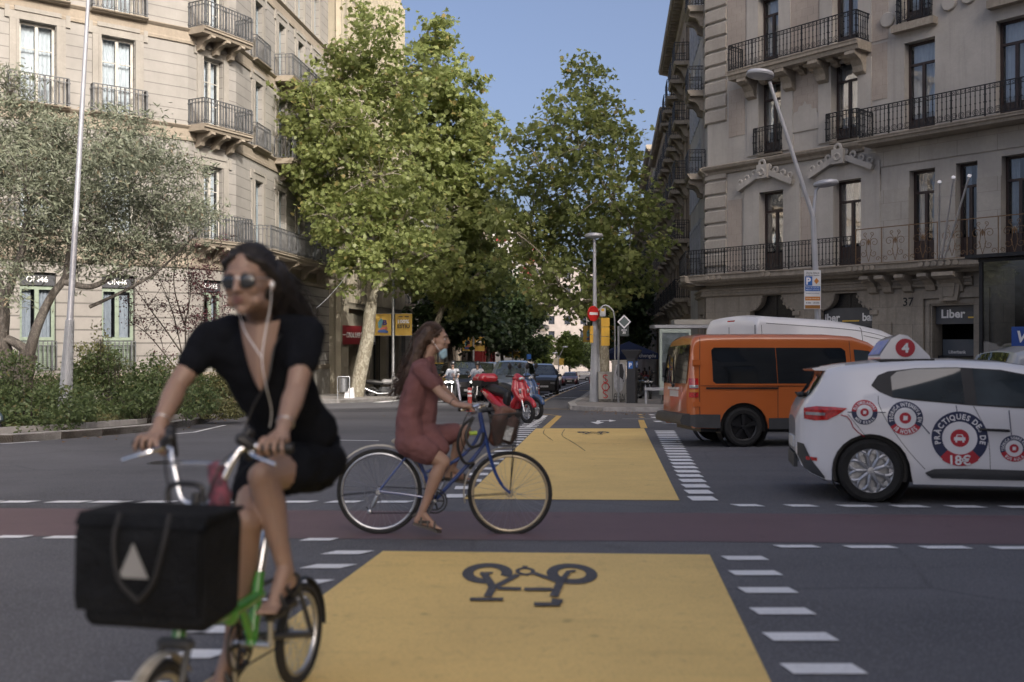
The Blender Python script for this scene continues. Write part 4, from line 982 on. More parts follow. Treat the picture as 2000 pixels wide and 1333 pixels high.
# ------------------------------------------------ the street walls on both sides
def street_building(name, label, side, Y0, Y1, top, wm_, floors, bayw, wmat, rail_m=M_iron, slabm=M_rs, ww=1.1, cornice=.9, shutter=None, gf=4.2, lat=None, wh=2.5, bal='each', trim=None, lod=1, pane=None, baldep=.8, setback=0, band=True):
    lt = (4.0 if side > 0 else -16.0) if lat is None else lat
    p0 = LAT(lt, Y0); O = (p0.x, p0.y); out = (-UN.x,-UN.y) if side > 0 else (UN.x,UN.y); f = Fac(O, (U.x,U.y), out); L = (Y1-Y0)/U.y
    g0 = gz(Y1)-.3; b = thing(name, label, 'building', tuple(LAT(lt, (Y0+Y1)/2)))
    n = max(1, int(L//bayw)); bw = L/n; fh = (top-gf-1.2)/floors; ops = []; T = trim or slabm
    for i in range(n):
        c = bw*(i+.5)
        for k in range(floors): z0 = gf+fh*k+.1; ops.append((c-ww/2, c+ww/2, z0, z0+min(wh, fh*.72)))
    gops = [(bw*i+.5, bw*(i+1)-.5, g0+.35, gf-1.0) for i in range(n)]
    m = MB(); wall_grid(m, 0, L, g0, top, ops+gops, f.M, .3); dpt = -14
    for e in (0, L): m.quad((e,dpt,g0),(e,0,g0),(e,0,top),(e,dpt,top),f.M)
    m.quad((0,0,top),(L,0,top),(L,dpt,top),(0,dpt,top),f.M); m.build('wall', wm_, b, world=True)
    m = MB()
    if cornice:
        m.prism([(0,top-.9),(.12,top-.8),(.18,top-.35),(cornice,top-.22),(cornice+.08,top),(cornice,top+.14),(0,top+.16)], 0, L, f.M, 'yz')
        for i in range(int(L/.6)): m.box(.1+i*.6,.3+i*.6,.12,cornice*.85,top-.40,top-.21,f.M)
    if band:
        for k in range(floors): z0 = gf+fh*k; m.box(0,L,.0,.10,z0-.35,z0-.12,f.M)
    m.build('cornice', T, b, world=True)
    m = MB()
    for o in ops+gops: a_, b_, c_, d_ = o; m.quad((a_,-.29,c_),(b_,-.29,c_),(b_,-.29,d_),(a_,-.29,d_),f.M)
    m.build('window_panes', pane or mat('dark_glass', (.03,.035,.045), .08, 0, .3, 2, spec=.8), b, world=True, kind='stuff' if n*floors > 100 else None)
    # one window, one balcony, copied
    fr = MB(); h = ops[0][3]-ops[0][2]; fr.box(-ww/2,-ww/2+.08,-.28,-.22,0,h); fr.box(ww/2-.08,ww/2,-.28,-.22,0,h); fr.box(-.05,.05,-.28,-.21,0,h); fr.box(-ww/2,ww/2,-.28,-.22,h*.7,h*.7+.07)
    fr.box(-ww/2-.15,-ww/2,.0,.06,0,h+.15); fr.box(ww/2,ww/2+.15,.0,.06,0,h+.15); fr.box(-ww/2,ww/2,.0,.055,h,h+.15)
    fo = fr.build('window', wmat, b)
    sh = None
    if shutter is not None:
        s = MB()
        for sx in (-1, 1):
            x0 = sx*(ww/2-.04); x1 = sx*(ww/2-.04-.5*random.uniform(.7,1)); a_, b_ = min(x0,x1), max(x0,x1)
            s.box(a_,b_,-.19,-.15,.02,h-.02)
            for j in range(int(h/.14)): s.box(a_+.03,b_-.03,-.15,-.12,.06+j*.14,.12+j*.14)
        sh = s.build('shutter', shutter, b)
    bo = None
    if bal:
        fl = Fac((0,0),(1,0),(0,1)); bx = ww/2+.45; s = MB(); s.prism([(0,-.2),(baldep-.1,-.2),(baldep,-.1),(baldep,0),(0,0)], -bx-.05, bx+.05, None, 'yz')
        if lod:
            for e in (-.6,.6): s.prism([(0,-.2),(baldep*.8,-.2),(baldep*.5,-.4),(baldep*.3,-.75),(0,-.85)], e-.1, e+.1, None, 'yz')
        bo = s.build('balcony', slabm, b); rr = rail_mb(fl, -bx, bx, baldep-.04, 0, 1.0, .13 if lod else .22, 'plain', t=.010 if lod else .016); ro = rr.build('railing', rail_m, bo)
    firstw = True
    def inst(src, M):
        o = src.copy(); COL.objects.link(o); o.parent = b; o.matrix_local = M; return o
    base = wm(b).inverted() @ f.M
    for i in range(n):
        for k in range(floors):
            z0 = gf+fh*k+.1; M = base @ Matrix.Translation((bw*(i+.5),0,z0))
            rl = Matrix.Translation(M.translation) @ base.to_3x3().to_4x4()
            if firstw: objs = [fo, sh, bo]; fo.matrix_local = rl
            else: q = inst(fo, rl)
            if sh is not None:
                if firstw: sh.matrix_local = rl
                elif (i*7+k*3) % 4: inst(sh, rl)
            if bo is not None and (bal == 'each' or (bal == 'some' and (k < floors-1))):
                if firstw: bo.matrix_local = rl
                else: q = inst(bo, rl); r2 = ro.copy(); COL.objects.link(r2); r2.parent = q
            firstw = False
    return b
M_tan = stone_mat('tan_stone', (.36,.30,.235), line=.5, depth=.3, stain=.3, streak=.4)
M_tan2 = stone_mat('brown_stone', (.30,.25,.20), line=0, stain=.3, streak=.4)
M_wht = stone_mat('white_render', (.46,.45,.43), line=0, stain=.08, streak=.15)
M_gry = stone_mat('pale_grey_stone', (.33,.32,.30), line=.6, depth=.3, stain=.2, streak=.3)
M_pnk = stone_mat('pale_pink_render', (.33,.30,.285), line=0, stain=.1, streak=.2)
M_brown_sh = mat('brown_shutter', (.06,.035,.025), .6)
street_building('white_building', 'plain white modern building with tall narrow window strips next to the stone corner', 1, 45.5, 51.5, 20.0, M_wht, 4, 1.0, M_curt2, ww=.62, cornice=0, bal=None, wh=2.6, pane=mat('pale_blue_pane', (.30,.34,.42), .1, 0, .2, 1), band=False)
street_building('old_building', 'tan stone building with deep cornice and iron balconies on the right of the street', 1, 51.5, 70, 20.4, M_tan, 5, 3.1, M_tan2, shutter=M_brown_sh, gf=3.6, cornice=.75)
street_building('old_building', 'brown stone building with iron balconies second down the right side', 1, 70, 92, 17.8, M_tan2, 4, 3.2, M_tan, shutter=M_brown_sh, gf=3.4, cornice=.7)
street_building('old_building', 'pale grey building with roof cornice further down the right side', 1, 92, 120, 19.5, M_gry, 5, 3.4, M_gry, lod=0)
street_building('old_building', 'farthest tan building on the right side behind the trees', 1, 120, 190, 18.0, M_pnk, 5, 3.6, M_gry, lod=0, ww=1.2)
street_building('old_building', 'grey stone building behind dark trees on the left side', -1, 75.2, 98, 19, M_gry, 5, 3.3, M_gry, lod=0)
street_building('old_building', 'beige building with white frames behind the far left trees', -1, 98, 128, 17, M_tan, 4, 3.5, M_gry, lod=0)
wb = street_building('white_building', 'bright white building with red balcony boxes seen between the tree crowns', -1, 150, 171, 20.5, M_wht, 6, 3.4, M_wht, lod=0, lat=-14.2, bal='each', rail_m=mat('red_geraniums', (.30,.03,.04), .7), slabm=M_wht, cornice=.5)
FW = Fac(tuple((LAT(-14.2,150)+Vector((-13,0,0)))[:2]), (1,0), (0,-1)); m = MB(); ow = [(1.2+i*2.9,2.2+i*2.9,zz,zz+2) for i in range(4) for zz in (-1.5,2.2,5.9,9.6,13.3,16.6)]
wall_grid(m, 0, 13, -5, 20.5, ow, FW.M, .3, .05); m.build('wall', M_wht, wb, world=True); m = MB()
for (a, b, c, d) in ow: m.quad((a,-.2,c),(b,-.2,c),(b,-.2,d),(a,-.2,d),FW.M)
m.build('window_panes', MATS['dark_glass'], wb, world=True); m = MB()
for (a, b, c, d) in ow: m.box(a-.3,b+.3,.05,.35,c-.05,c+.75,FW.M)
m.build('balcony_boxes', MATS['red_geraniums'], wb, world=True)
m = MB(); m.box(7,13,-1,4,-5,.6,FW.M); m.build('annex', M_wht, wb, world=True)
street_building('old_building', 'pale pink building at the far end of the left side', -1, 171, 240, 19, M_pnk, 5, 3.8, M_gry, lod=0)
# end of the avenue
FE = Fac((-70,262), (1,0), (0,-1)); EB = thing('end_building', 'hazy pale building closing the far end of the avenue', 'building', (0,262,gz(262)))
m = MB(); oe = [(4+i*4.2,5.6+i*4.2,zz,zz+2.2) for i in range(40) for zz in range(-2,20,4)]; wall_grid(m, 0, 180, -9, 21, oe, FE.M, .4); m.box(0,180,0,.5,20.6,21.2,FE.M); m.quad((0,0,21),(180,0,21),(180,-14,21),(0,-14,21),FE.M); m.build('wall', M_pnk, EB, world=True)
m = MB()
for (a, b, c, d) in oe: m.quad((a,-.3,c),(b,-.3,c),(b,-.3,d),(a,-.3,d),FE.M)
m.build('window_panes', MATS['dark_glass'], EB, world=True, kind='stuff')
# red pillared kiosk front and signs down the left pavement
q = thing('red_arcade', 'red pillared shopfront with a striped awning under the far banners', 'shopfront', tuple(LAT(-15.0, 118)))
FQ = Fac(tuple(LAT(-15.2,112)[:2]), (U.x,U.y), (UN.x,UN.y)); m = MB(); gg = gz(120)
for i in range(6): m.box(i*2.3,i*2.3+.8,-.4,.6,gg,gg+4.2,FQ.M)
m.box(0,12.3,-.4,.65,gg+4.2,gg+5.0,FQ.M); m.build('pillars', mat('bright_red', (.30,.03,.03), .5), q, world=True)
m = MB()
for i in range(20): m.prism([(0,gg+6.6),(1.6,gg+5.2),(1.6,gg+5.1),(0,gg+6.4)], i*.62, i*.62+.4, FQ.M, 'yz')
m.build('awning', mat('awning_white', (.6,.58,.55), .7), q, world=True)
# near right corner building, behind the camera: it throws the shade over the junction
NB = thing('corner_building', 'tall stone corner building behind the camera that shades the junction', 'building', (20,-20,0))
m = MB(); pl = [(3.5,-7),(20,6.5),(64,2.5),(64,-9),(10,-17)]
hh = 23.0
fs = [Fac(pl[i], (pl[i+1][0]-pl[i][0], pl[i+1][1]-pl[i][1]), (-(pl[i+1][1]-pl[i][1]), (pl[i+1][0]-pl[i][0]))) for i in range(2)]+[Fac(pl[0], (pl[4][0]-pl[0][0], pl[4][1]-pl[0][1]), ((pl[4][1]-pl[0][1]), -(pl[4][0]-pl[0][0])))]
for f, L in ((fs[0], 21.3), (fs[1], 44.2), (fs[2], 11.9)):
    n = int(L/3.6); op = [(L/n*(i+.5)-.6, L/n*(i+.5)+.6, 5.2+k*4.2, 7.9+k*4.2) for i in range(n) for k in range(4)]; wall_grid(m, 0, L, 0, hh, op, f.M, .3)
    g_ = MB()
    for (a, b, c, d) in op: g_.quad((a,-.28,c),(b,-.28,c),(b,-.28,d),(a,-.28,d),f.M)
    g_.build('window_panes', MATS['dark_glass'], NB, world=True)
m.add([(x,y,hh) for x, y in pl], [(0,1,2,3,4)]); m.quad((64,2.5,0),(64,-9,0),(64,-9,hh),(64,2.5,hh)); m.quad((64,-9,0),(10,-17,0),(10,-17,hh),(64,-9,hh)); m.build('wall', M_cream, NB, world=True)
NT = thing('added_shade_tower', 'tall pale tower block behind the camera to the right', 'building', (44,-4,0)); m = MB(); m.box(31.9,64,-9,2.4,0,48); m.build('wall', M_wht, NT, world=True)  # tower added out of view, placed to keep sun off the right facade
fT = Fac((31.9,2.4),(1,0),(0,1)); m = MB()
for i in range(10):
    for k in range(12): m.box(1+i*3.1,2.6+i*3.1,.0,.03,5+k*3.5,7+k*3.5,fT.M)
m.build('window_panes', MATS['dark_glass'], NT, world=True, kind='stuff')
# ================================================================ trees and planting
PLANE_LEAF = [(0,-.5),(.22,-.42),(.55,-.30),(.34,-.06),(.52,.22),(.20,.16),(0,.62),(-.20,.16),(-.52,.22),(-.34,-.06),(-.55,-.30),(-.22,-.42)]
OVAL_LEAF = [(0,-.5),(.22,-.15),(.2,.2),(0,.5),(-.2,.2),(-.22,-.15)]
THIN_LEAF = [(0,-.5),(.11,0),(0,.5),(-.11,0)]
DIA = [(0,-.5),(.38,0),(0,.5),(-.38,0)]
def leaf_cloud(name, pos, out, size, shape, mat_, parent, seed=1, upb=.9, jit=.9, szvar=.35, kind=None):
    g = np.random.default_rng(seed); n = len(pos); sh = np.array(shape); k = len(sh)
    nrm = out*.5+np.array([0,0,upb])+g.normal(size=(n,3))*jit; nrm /= np.linalg.norm(nrm, axis=1)[:,None]+1e-9
    t = np.cross(nrm, g.normal(size=(n,3))); t /= np.linalg.norm(t, axis=1)[:,None]+1e-9; b = np.cross(nrm, t)
    s = size*(1+szvar*(g.random(n)*2-1))
    v = pos[:,None,:]+s[:,None,None]*(sh[None,:,0,None]*t[:,None,:]+sh[None,:,1,None]*b[:,None,:])
    v += (s[:,None,None]*.18*np.abs(sh[None,:,0,None]))*(-nrm[:,None,:])
    v = v.reshape(-1,3).astype(np.float32)
    me = bpy.data.meshes.new(name); me.vertices.add(n*k); me.vertices.foreach_set('co', v.ravel())
    me.loops.add(n*k); me.loops.foreach_set('vertex_index', np.arange(n*k, dtype=np.int32))
    me.polygons.add(n); me.polygons.foreach_set('loop_start', (np.arange(n)*k).astype(np.int32)); me.polygons.foreach_set('loop_total', np.full(n, k, dtype=np.int32))
    me.update(calc_edges=True); me.materials.append(mat_)
    o = bpy.data.objects.new(name, me); COL.objects.link(o)
    if parent is not None: o.parent = parent
    if kind: o['kind'] = kind
    return o
def clusters(lobes, dens, seed, inner=.4, minn=4):
    g = np.random.default_rng(seed); C = []; O = []; I = []
    for li, (c, r) in enumerate(lobes):
        rr = np.array(r if hasattr(r, '__len__') else (r, r, r)); n = max(minn, int(dens*float(np.mean(rr))**2))
        d = g.normal(size=(n,3)); d /= np.linalg.norm(d, axis=1)[:,None]; q = inner+(1.03-inner)*g.random(n)**.6
        C.append(np.array(c)+d*rr*q[:,None]); O.append(d); I += [li]*n
    return np.concatenate(C), np.concatenate(O), np.array(I)
def fill(C, O, per, cr, seed):
    g = np.random.default_rng(seed); n = len(C); k = g.integers(int(per*.6), int(per*1.4), n); idx = np.repeat(np.arange(n), k)
    p = C[idx]+g.normal(size=(len(idx),3))*cr*np.array([1,1,.62]); return p, O[idx]
M_bark = None
def bark_mat(name, c1, c2, sc=2.2):
    m, n, N, L, b = _nt(name); b.inputs['Roughness'].default_value = .85
    tc = N.new('ShaderNodeTexCoord').outputs['Object']; mp = N.new('ShaderNodeMapping'); mp.inputs['Scale'].default_value = (1.6,1.6,.8); L.new(tc, mp.inputs[0])
    v = N.new('ShaderNodeTexVoronoi'); v.inputs['Scale'].default_value = sc*2.2; L.new(mp.outputs[0], v.inputs['Vector'])
    a = nzt(N, L, mp.outputs[0], sc*2, 6, .7, 1.2); f = nzt(N, L, tc, 30, 4)
    c = mixc(N, L, ramp(N, L, a, [(.44, (0,0,0)), (.52, (1,1,1))]), c1, c2); c = mixc(N, L, mth(N, L, 'MULTIPLY', f, .4), c, tuple(x*.5 for x in c1))
    L.new(c, b.inputs['Base Color']); bp = N.new('ShaderNodeBump'); bp.inputs['Strength'].default_value = .6; bp.inputs['Distance'].default_value = .03; L.new(a, bp.inputs['Height']); L.new(bp.outputs[0], b.inputs['Normal'])
    MATS[name] = m; return m
M_pbark = bark_mat('plane_bark', (.36,.34,.27), (.20,.175,.125)); M_dbark = bark_mat('dark_bark', (.09,.075,.06), (.05,.042,.035), 4); M_obark = bark_mat('olive_bark', (.17,.15,.13), (.09,.08,.07), 4)
M_leafP = leaf_mat('plane_leaves', (.130,.172,.056), (.250,.285,.105), (.30,.22,.09), .5)
M_leafD = leaf_mat('shaded_leaves', (.022,.042,.016), (.048,.075,.028), None, .2)  # second colour: building shade over the street tree crowns is put into it
M_leafO = leaf_mat('olive_leaves', (.11,.13,.085), (.22,.24,.17), (.24,.17,.11), .15)
M_leafR = leaf_mat('purple_leaves', (.05,.02,.025), (.09,.035,.04), None, .15)
M_leafH = leaf_mat('shrub_leaves', (.050,.080,.032), (.12,.16,.065), (.14,.12,.05), .25)
M_leafB = leaf_mat('bright_leaves', (.10,.15,.035), (.17,.22,.06), None, .35)
def limb(m, pts, r0, r1, n=8, wob=.0, rr=None):
    s = spline(pts, 5); k = len(s); s = [p+Vector((random.uniform(-wob,wob),random.uniform(-wob,wob),0)) if 0 < i < k-1 else p for i, p in enumerate(s)]
    m.tube(s, [r0+(r1-r0)*(i/(k-1)) for i in range(k)], n)
def plane_tree(label, base, trunk, lobes_px, Y, seed, per=21, dens=14, size=.21, leafm=None, shape=PLANE_LEAF, r0=.36, barkm=None, group='plane trees', ydep=1.0, name='plane_tree'):
    t = thing(name, label, 'tree', tuple(base), group=group); lobes = []
    g = random.Random(seed)
    for (px, py, r) in lobes_px:
        yy = Y+g.uniform(-1,1)*ydep*2.2; c = P(px, py, yy)-Vector(base); lobes.append((tuple(c), (r, r*1.1, r*.9)))
    C, O, I = clusters(lobes, dens, seed); p, o = fill(C, O, per, .27, seed+1)
    leaf_cloud('crown', p, o, size, shape, leafm or M_leafP, t, seed+2)
    m = MB(); tp = [Vector(q)-Vector(base) for q in trunk]; k = len(tp)
    fl = [tp[0]+Vector((0,0,-.1))]+tp; s = spline(fl, 5); n = len(s); m.tube(s, [r0*(1.35 if i < 2 else 1.12-.35*i/(n-1)) for i in range(n)], 14)
    top = tp[-1]; heads = sorted(range(len(lobes)), key=lambda i: (Vector(lobes[i][0])-top).length)
    nodes = [(top, r0*.62)]
    for i in heads:
        c = Vector(lobes[i][0]); best = min(nodes, key=lambda q: (q[0]-c).length+max(0, q[0].z-c.z)*2.5); a, ra = best; d = c-a
        mid = a+d*.5+Vector((g.uniform(-.25,.25),g.uniform(-.25,.25),.12*d.length)); re = max(.028, ra*.66); limb(m, [a, a+d*.22+Vector((0,0,.10*d.length)), mid, c], ra*.86, re, 7); nodes.append((c, re))
    gg = np.random.default_rng(seed+9)
    for j in gg.choice(len(C), min(len(C), 170), replace=False):
        a = Vector(lobes[I[j]][0]); e = Vector(C[j]); limb(m, [a, a+(e-a)*.5+Vector((0,0,.15)), e], .03, .008, 4)
    m.build('trunk', barkm or M_pbark, t, smooth=True, ang=80)
    return t
b1 = G(695, 781); b1.z = gz(b1.y)+.12
Y1 = b1.y
plane_tree('tall plane tree with mottled pale trunk beside the litter bin on the far left pavement', b1, [b1, P(703,730,Y1), P(718,660,Y1), P(722,615,Y1), P(727,590,Y1)],
  [(735,50,1.4),(722,115,2.0),(668,160,1.9),(772,165,1.8),(612,215,1.8),(700,235,2.6),(588,290,1.8),(650,335,2.4),(742,345,2.6),(598,335,1.3),(650,425,1.4),(705,440,2.2),(785,430,2.3),(700,525,1.5),(765,520,1.5),(835,500,1.8),(700,480,1.6),(645,250,2.0)], Y1, 21)
b2 = GX(842, 58); b2.z += .12
plane_tree('second plane tree with pale forked limbs rising behind the long haired cyclist', b2, [b2, P(842,700,58), P(843,660,58), P(850,640,58)],
  [(852,70,1.3),(850,130,2.0),(815,195,2.2),(888,180,1.8),(862,255,2.8),(918,250,2.0),(955,262,1.3),(805,315,2.6),(880,345,3.0),(935,350,1.9),(850,435,2.8),(925,445,2.4),(870,525,2.4),(935,535,1.8),(805,545,1.3),(885,585,1.4),(955,430,1.2)], 58, 33, size=.27)
b3 = GX(1177, 46); b3.z += .12
plane_tree('plane tree with dense leafy crown behind the no entry sign on the right', b3, [b3, P(1178,700,46), P(1176,640,46), P(1172,590,46)],
  [(1137,122,.7),(1145,165,1.2),(1112,215,1.3),(1180,225,1.4),(1075,258,1.1),(1130,290,1.9),(1205,295,1.6),(1055,325,1.6),(1018,285,.8),(1112,375,2.2),(1190,385,2.2),(1040,415,1.8),(1008,455,1.5),(1080,465,2.0),(1150,465,2.2),(1232,455,2.0),(1262,415,.9),(1032,528,1.5),(1092,555,1.7),(1152,548,1.9),(1220,535,1.6),(1072,598,.8),(1120,600,.9),(1180,592,.8),(1250,495,1.0)], 46, 45, r0=.30, per=18, dens=13)
# darker shaded street trees, one built and the rest copied
def street_tree(label, leafm, seed, h=11.5, w=3.6, dens=9, per=26, size=.42, group=None, name='street_tree', barkm=None):
    t = thing(name, label, 'tree', (0,0,0), group=group); g = random.Random(seed); lobes = []
    for i in range(16):
        a = g.uniform(0, 6.28); z = g.uniform(.36, .93)*h; k = 1-abs(z/h-.55)*1.1; rad = w*.62*k*g.uniform(.35,1); lobes.append(((rad*math.cos(a), rad*math.sin(a), z), g.uniform(1.1,1.9)))
    C, O, I = clusters(lobes, dens, seed, .3); p, o = fill(C, O, per, .42, seed+1); leaf_cloud('crown', p, o, size, DIA, leafm, t, seed+2)
    m = MB(); m.tube([(0,0,-.2),(.1,0,1.5),(-.05,.1,3.2),(0,0,h*.45)], [.26,.2,.17,.13], 9)
    for (c, r) in lobes[:11]: limb(m, [(0,0,h*.26+g.uniform(0,1.2)), (c[0]*.4,c[1]*.4,h*.2+c[2]*.45), c], .10, .03, 5)
    m.build('trunk', barkm or M_dbark, t, smooth=True, ang=80); return t
ld = ['dark shaded street tree nearest the plane trees on the left','dark street tree in front of the second pair of banners','dark street tree over the silver van on the left','dark street tree beyond the silver van on the left','dark street tree over the red shopfront','dark street tree past the white building on the left']
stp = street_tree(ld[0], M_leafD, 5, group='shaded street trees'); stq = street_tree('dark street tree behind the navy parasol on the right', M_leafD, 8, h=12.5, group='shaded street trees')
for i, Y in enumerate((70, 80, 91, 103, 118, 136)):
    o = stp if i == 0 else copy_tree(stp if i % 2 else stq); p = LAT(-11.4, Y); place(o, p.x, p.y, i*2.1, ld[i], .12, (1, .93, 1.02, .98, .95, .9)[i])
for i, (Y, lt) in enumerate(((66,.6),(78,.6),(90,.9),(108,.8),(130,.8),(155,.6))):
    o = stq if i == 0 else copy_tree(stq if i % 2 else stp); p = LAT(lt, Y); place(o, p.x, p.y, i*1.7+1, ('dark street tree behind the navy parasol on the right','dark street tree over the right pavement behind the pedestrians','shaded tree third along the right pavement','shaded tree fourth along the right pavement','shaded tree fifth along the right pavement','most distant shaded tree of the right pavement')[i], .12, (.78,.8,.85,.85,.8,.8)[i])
bt = street_tree('sunlit yellow green tree at the far end of the street', M_leafB, 14, h=9.0, w=3.6, dens=9, size=.5, group=None); p = GX(1112, 190); place(bt, p.x, p.y, 0, None)
bt2 = copy_tree(bt); p = GX(1060, 205); place(bt2, p.x, p.y, 2, 'second sunlit tree farther away behind the black vans'); bt3 = street_tree('dim green tree behind the white cars at the far junction', M_leafH, 17, h=8, w=4.5); p = GX(1150, 215); place(bt3, p.x, p.y, 0, None)
# olive tree
bo = Vector((P(42,740,26).x, 26, gz(26)+.3)); t = thing('olive_tree', 'grey green olive tree with gnarled trunk in the flower bed on the left', 'tree', tuple(bo))
lob = [(20,185,.8),(55,255,1.1),(105,300,1.3),(205,275,1.0),(165,340,1.6),(290,290,.95),(50,370,1.5),(258,365,1.4),(350,350,.85),(385,425,.65),(315,440,1.1),(185,430,1.5),(70,465,1.2),(240,490,.9),(405,440,.45),(15,545,.7),(150,520,.6),(330,500,.6),(-30,300,1.6),(-50,430,1.5),(120,390,1.4),(225,320,1.1),(-100,350,1.6),(330,395,.9)]
g = random.Random(3); L_ = [(tuple(P(a,b,26+g.uniform(-1.6,1.6))-bo), r) for a, b, r in lob]
C, O, I = clusters(L_, 26, 70, .15); pz, oz = fill(C, O, 68, .22, 71)
leaf_cloud('crown', pz, oz, .15, THIN_LEAF+[], M_leafO, t, 72, upb=.5, jit=1.2)
m = MB(); q = lambda a, b, dy=0: P(a, b, 26+dy)-bo
limb(m, [q(42,760), q(48,715), q(58,690)], .30, .22, 10, .02); limb(m, [q(30,760), q(12,700,.2), q(2,660), q(5,600), q(-15,520)], .26, .14, 10)
limb(m, [q(58,690), q(72,640), q(100,580), q(128,540), q(138,480), q(170,400)], .15, .05, 8); limb(m, [q(128,552), q(180,560), q(230,530), q(262,490), q(300,420)], .09, .03, 7); limb(m, [q(58,690), q(30,670), q(-5,655)], .14, .1, 8)
limb(m, [q(175,600,.6), q(260,560,.6), q(320,520,.6), q(400,440,.6)], .05, .02, 6); limb(m, [q(5,600), q(40,500), q(60,400), q(90,300)], .12, .04, 7); limb(m, [q(60,400), q(150,330), q(220,280)], .06, .02, 6)
gg = np.random.default_rng(5)
for j in gg.choice(len(C), 260, replace=False):
    a = Vector(L_[I[j]][0]); e = Vector(C[j]); limb(m, [a, a+(e-a)*.5+Vector((0,0,.1)), e], .018, .005, 4)
m.build('trunk', M_obark, t, smooth=True, ang=80)
# purple leaved tree with thin bare stems
bp_ = Vector((P(372,760,29).x, 29, gz(29)+.3)); t = thing('plum_tree', 'thin stemmed small tree with sparse dark purple leaves in front of the cream wall', 'tree', tuple(bp_)); q = lambda a, b, dy=0: P(a, b, 29+dy)-bp_
m = MB(); ends = []
for pts in ([(365,755),(345,725),(320,690),(285,650),(255,630)],[(365,755),(355,690),(345,640),(330,590),(300,520)],[(368,755),(365,700),(362,640),(372,570),(365,500)],[(370,755),(380,700),(392,640),(400,580),(410,520)],[(372,755),(395,700),(425,650),(440,600)],[(355,690),(320,640),(290,600),(262,560)],[(362,640),(340,560),(345,480)]):
    w3 = [q(a,b,g.uniform(-.4,.4)) for a, b in pts]; limb(m, w3, .028, .009, 6); ends += w3[2:]
for e in list(ends):
    for k in range(3): f = e+Vector((g.uniform(-.6,.6),g.uniform(-.6,.6),g.uniform(.1,.9))); limb(m, [e, (e+f)/2+Vector((.03,0,.05)), f], .009, .004, 4); ends.append(f)
m.build('trunk', M_dbark, t, smooth=True); E = np.array([tuple(e) for e in ends]); pz, oz = fill(E, np.tile([0,0,1.], (len(E),1)), 62, .17, 8)
E2, O2, _ = clusters([(tuple(q(402,600,.2)),(.55,.4,1.0)),(tuple(q(415,670,.2)),(.5,.4,.9)),(tuple(q(390,540)),.5)], 60, 9, .2); p2, o2 = fill(E2, O2, 22, .12, 10)
leaf_cloud('crown', np.concatenate([pz,p2]), np.concatenate([oz,o2]), .075, OVAL_LEAF, M_leafR, t, 12)
# shrubs in the bed
def shrub(label, px, Y, w_, h, seed, leafm=None, size=.085, dens=85, per=30, cr=.12, base=.3):
    h *= 1.02
    c = GX(px, Y); c.z += base-.16; t = thing('shrub', label, 'shrub', tuple(c), group='shrubs in the flower bed'); g = random.Random(seed); lb = []
    for i in range(int(5+w_*3)): x = g.uniform(-1,1)*w_*.5; lb.append(((x, g.uniform(-.6,.6), h*g.uniform(.25,.8)*(1-.3*abs(x)/w_)), g.uniform(.28,.5)*min(1.2,h)))
    C, O, I = clusters(lb, dens, seed, .2, 8); p, o = fill(C, O, per, cr, seed+1); k = p[:,2] > .0; leaf_cloud('foliage', p[k], o[k], size, OVAL_LEAF, leafm or M_leafH, t, seed+2, upb=.4, jit=1.1)
    m = MB()
    for i in range(14): a = g.uniform(0,6.28); m.tube([(.1*math.cos(a),.1*math.sin(a),0),(.3*w_*math.cos(a)*g.random(),.3*math.sin(a),h*.8)], [.015,.005], 4)
    m.build('stems', M_dbark, t)
M_leafH2 = leaf_mat('dry_shrub_leaves', (.10,.11,.045), (.17,.17,.075), (.16,.11,.06), .25)
for a in (('dense dark green shrub at the left edge behind the dark scooter',20,23.5,2.6,1.5,101),('dark green shrub just left of the silver lamp column',92,26,2.0,1.35,102),('tallest round green shrub just right of the silver lamp column',222,27.5,2.4,2.0,103),
          ('wide green shrub below the purple leaved tree',300,26,2.4,1.3,104),('low shrub hanging over the kerb below the purple leaved tree',285,22.8,2.6,.75,105),('broad low green shrub in front of the olive trunk',50,21,2.8,.95,106),('low spreading shrub right in front of the lamp column base',150,24.8,2.0,.45,107),
          ('low dark shrub second from the left above the kerb',60,19.8,1.8,.6,109)): shrub(*a)
for a in (('sunlit dry green shrub beside the elbow of the front cyclist',375,28,2.2,1.35,110),('yellowish shrub at the right end of the flower bed',430,30.5,1.9,1.15,111),('small pale green shrub above the kerb near the right end of the bed',400,25.2,1.8,.7,112)): shrub(*a, leafm=M_leafH2)
shrub('tall wispy ochre plant rising above the tallest shrub', 205, 28, .9, 2.6, 120, leafm=M_leafH2, dens=30)
# grass and ground cover of the bed
g_ = np.random.default_rng(4); n = 26000; Yg = g_.uniform(17.5, 33.5, n); xr = np.interp(Yg, [16.5,18.5,21,24,30,34], [-14,-9.9,-8.9,-8.7,-8.8,-9.4]); X = xr-g_.random(n)**1.5*7
zg = np.array([gz(y) for y in Yg])+.14; pos = np.stack([X, Yg, zg+g_.random(n)*.12], 1)
leaf_cloud('ground_cover', pos, np.tile([0,0,0.], (n,1)), .20, THIN_LEAF, M_leafH2, None, 5, upb=0, jit=1, kind='stuff')['label'] = 'grass and low weeds covering the flower bed soil'
# low white fence behind the bed
FN = thing('low_fence', 'low white metal fence behind the right end of the flower bed', 'fence', tuple(GX(400, 33))); m = MB()
ff = Fac(tuple(GX(330,33.2)[:2]), (1,.25), (0,-1)); zf = gz(33)
m.box(0,2.4,-.02,.02,zf+1.0,zf+1.05,ff.M); m.box(0,2.4,-.02,.02,zf+.85,zf+.9,ff.M); m.box(0,2.4,-.02,.02,zf+.15,zf+.2,ff.M)
for i in range(17): m.box(i*.15-.012,i*.15+.012,-.012,.012,zf,zf+1.0,ff.M)
m.build('rails', mat('white_gloss', (.75,.76,.78), .3), FN, world=True)
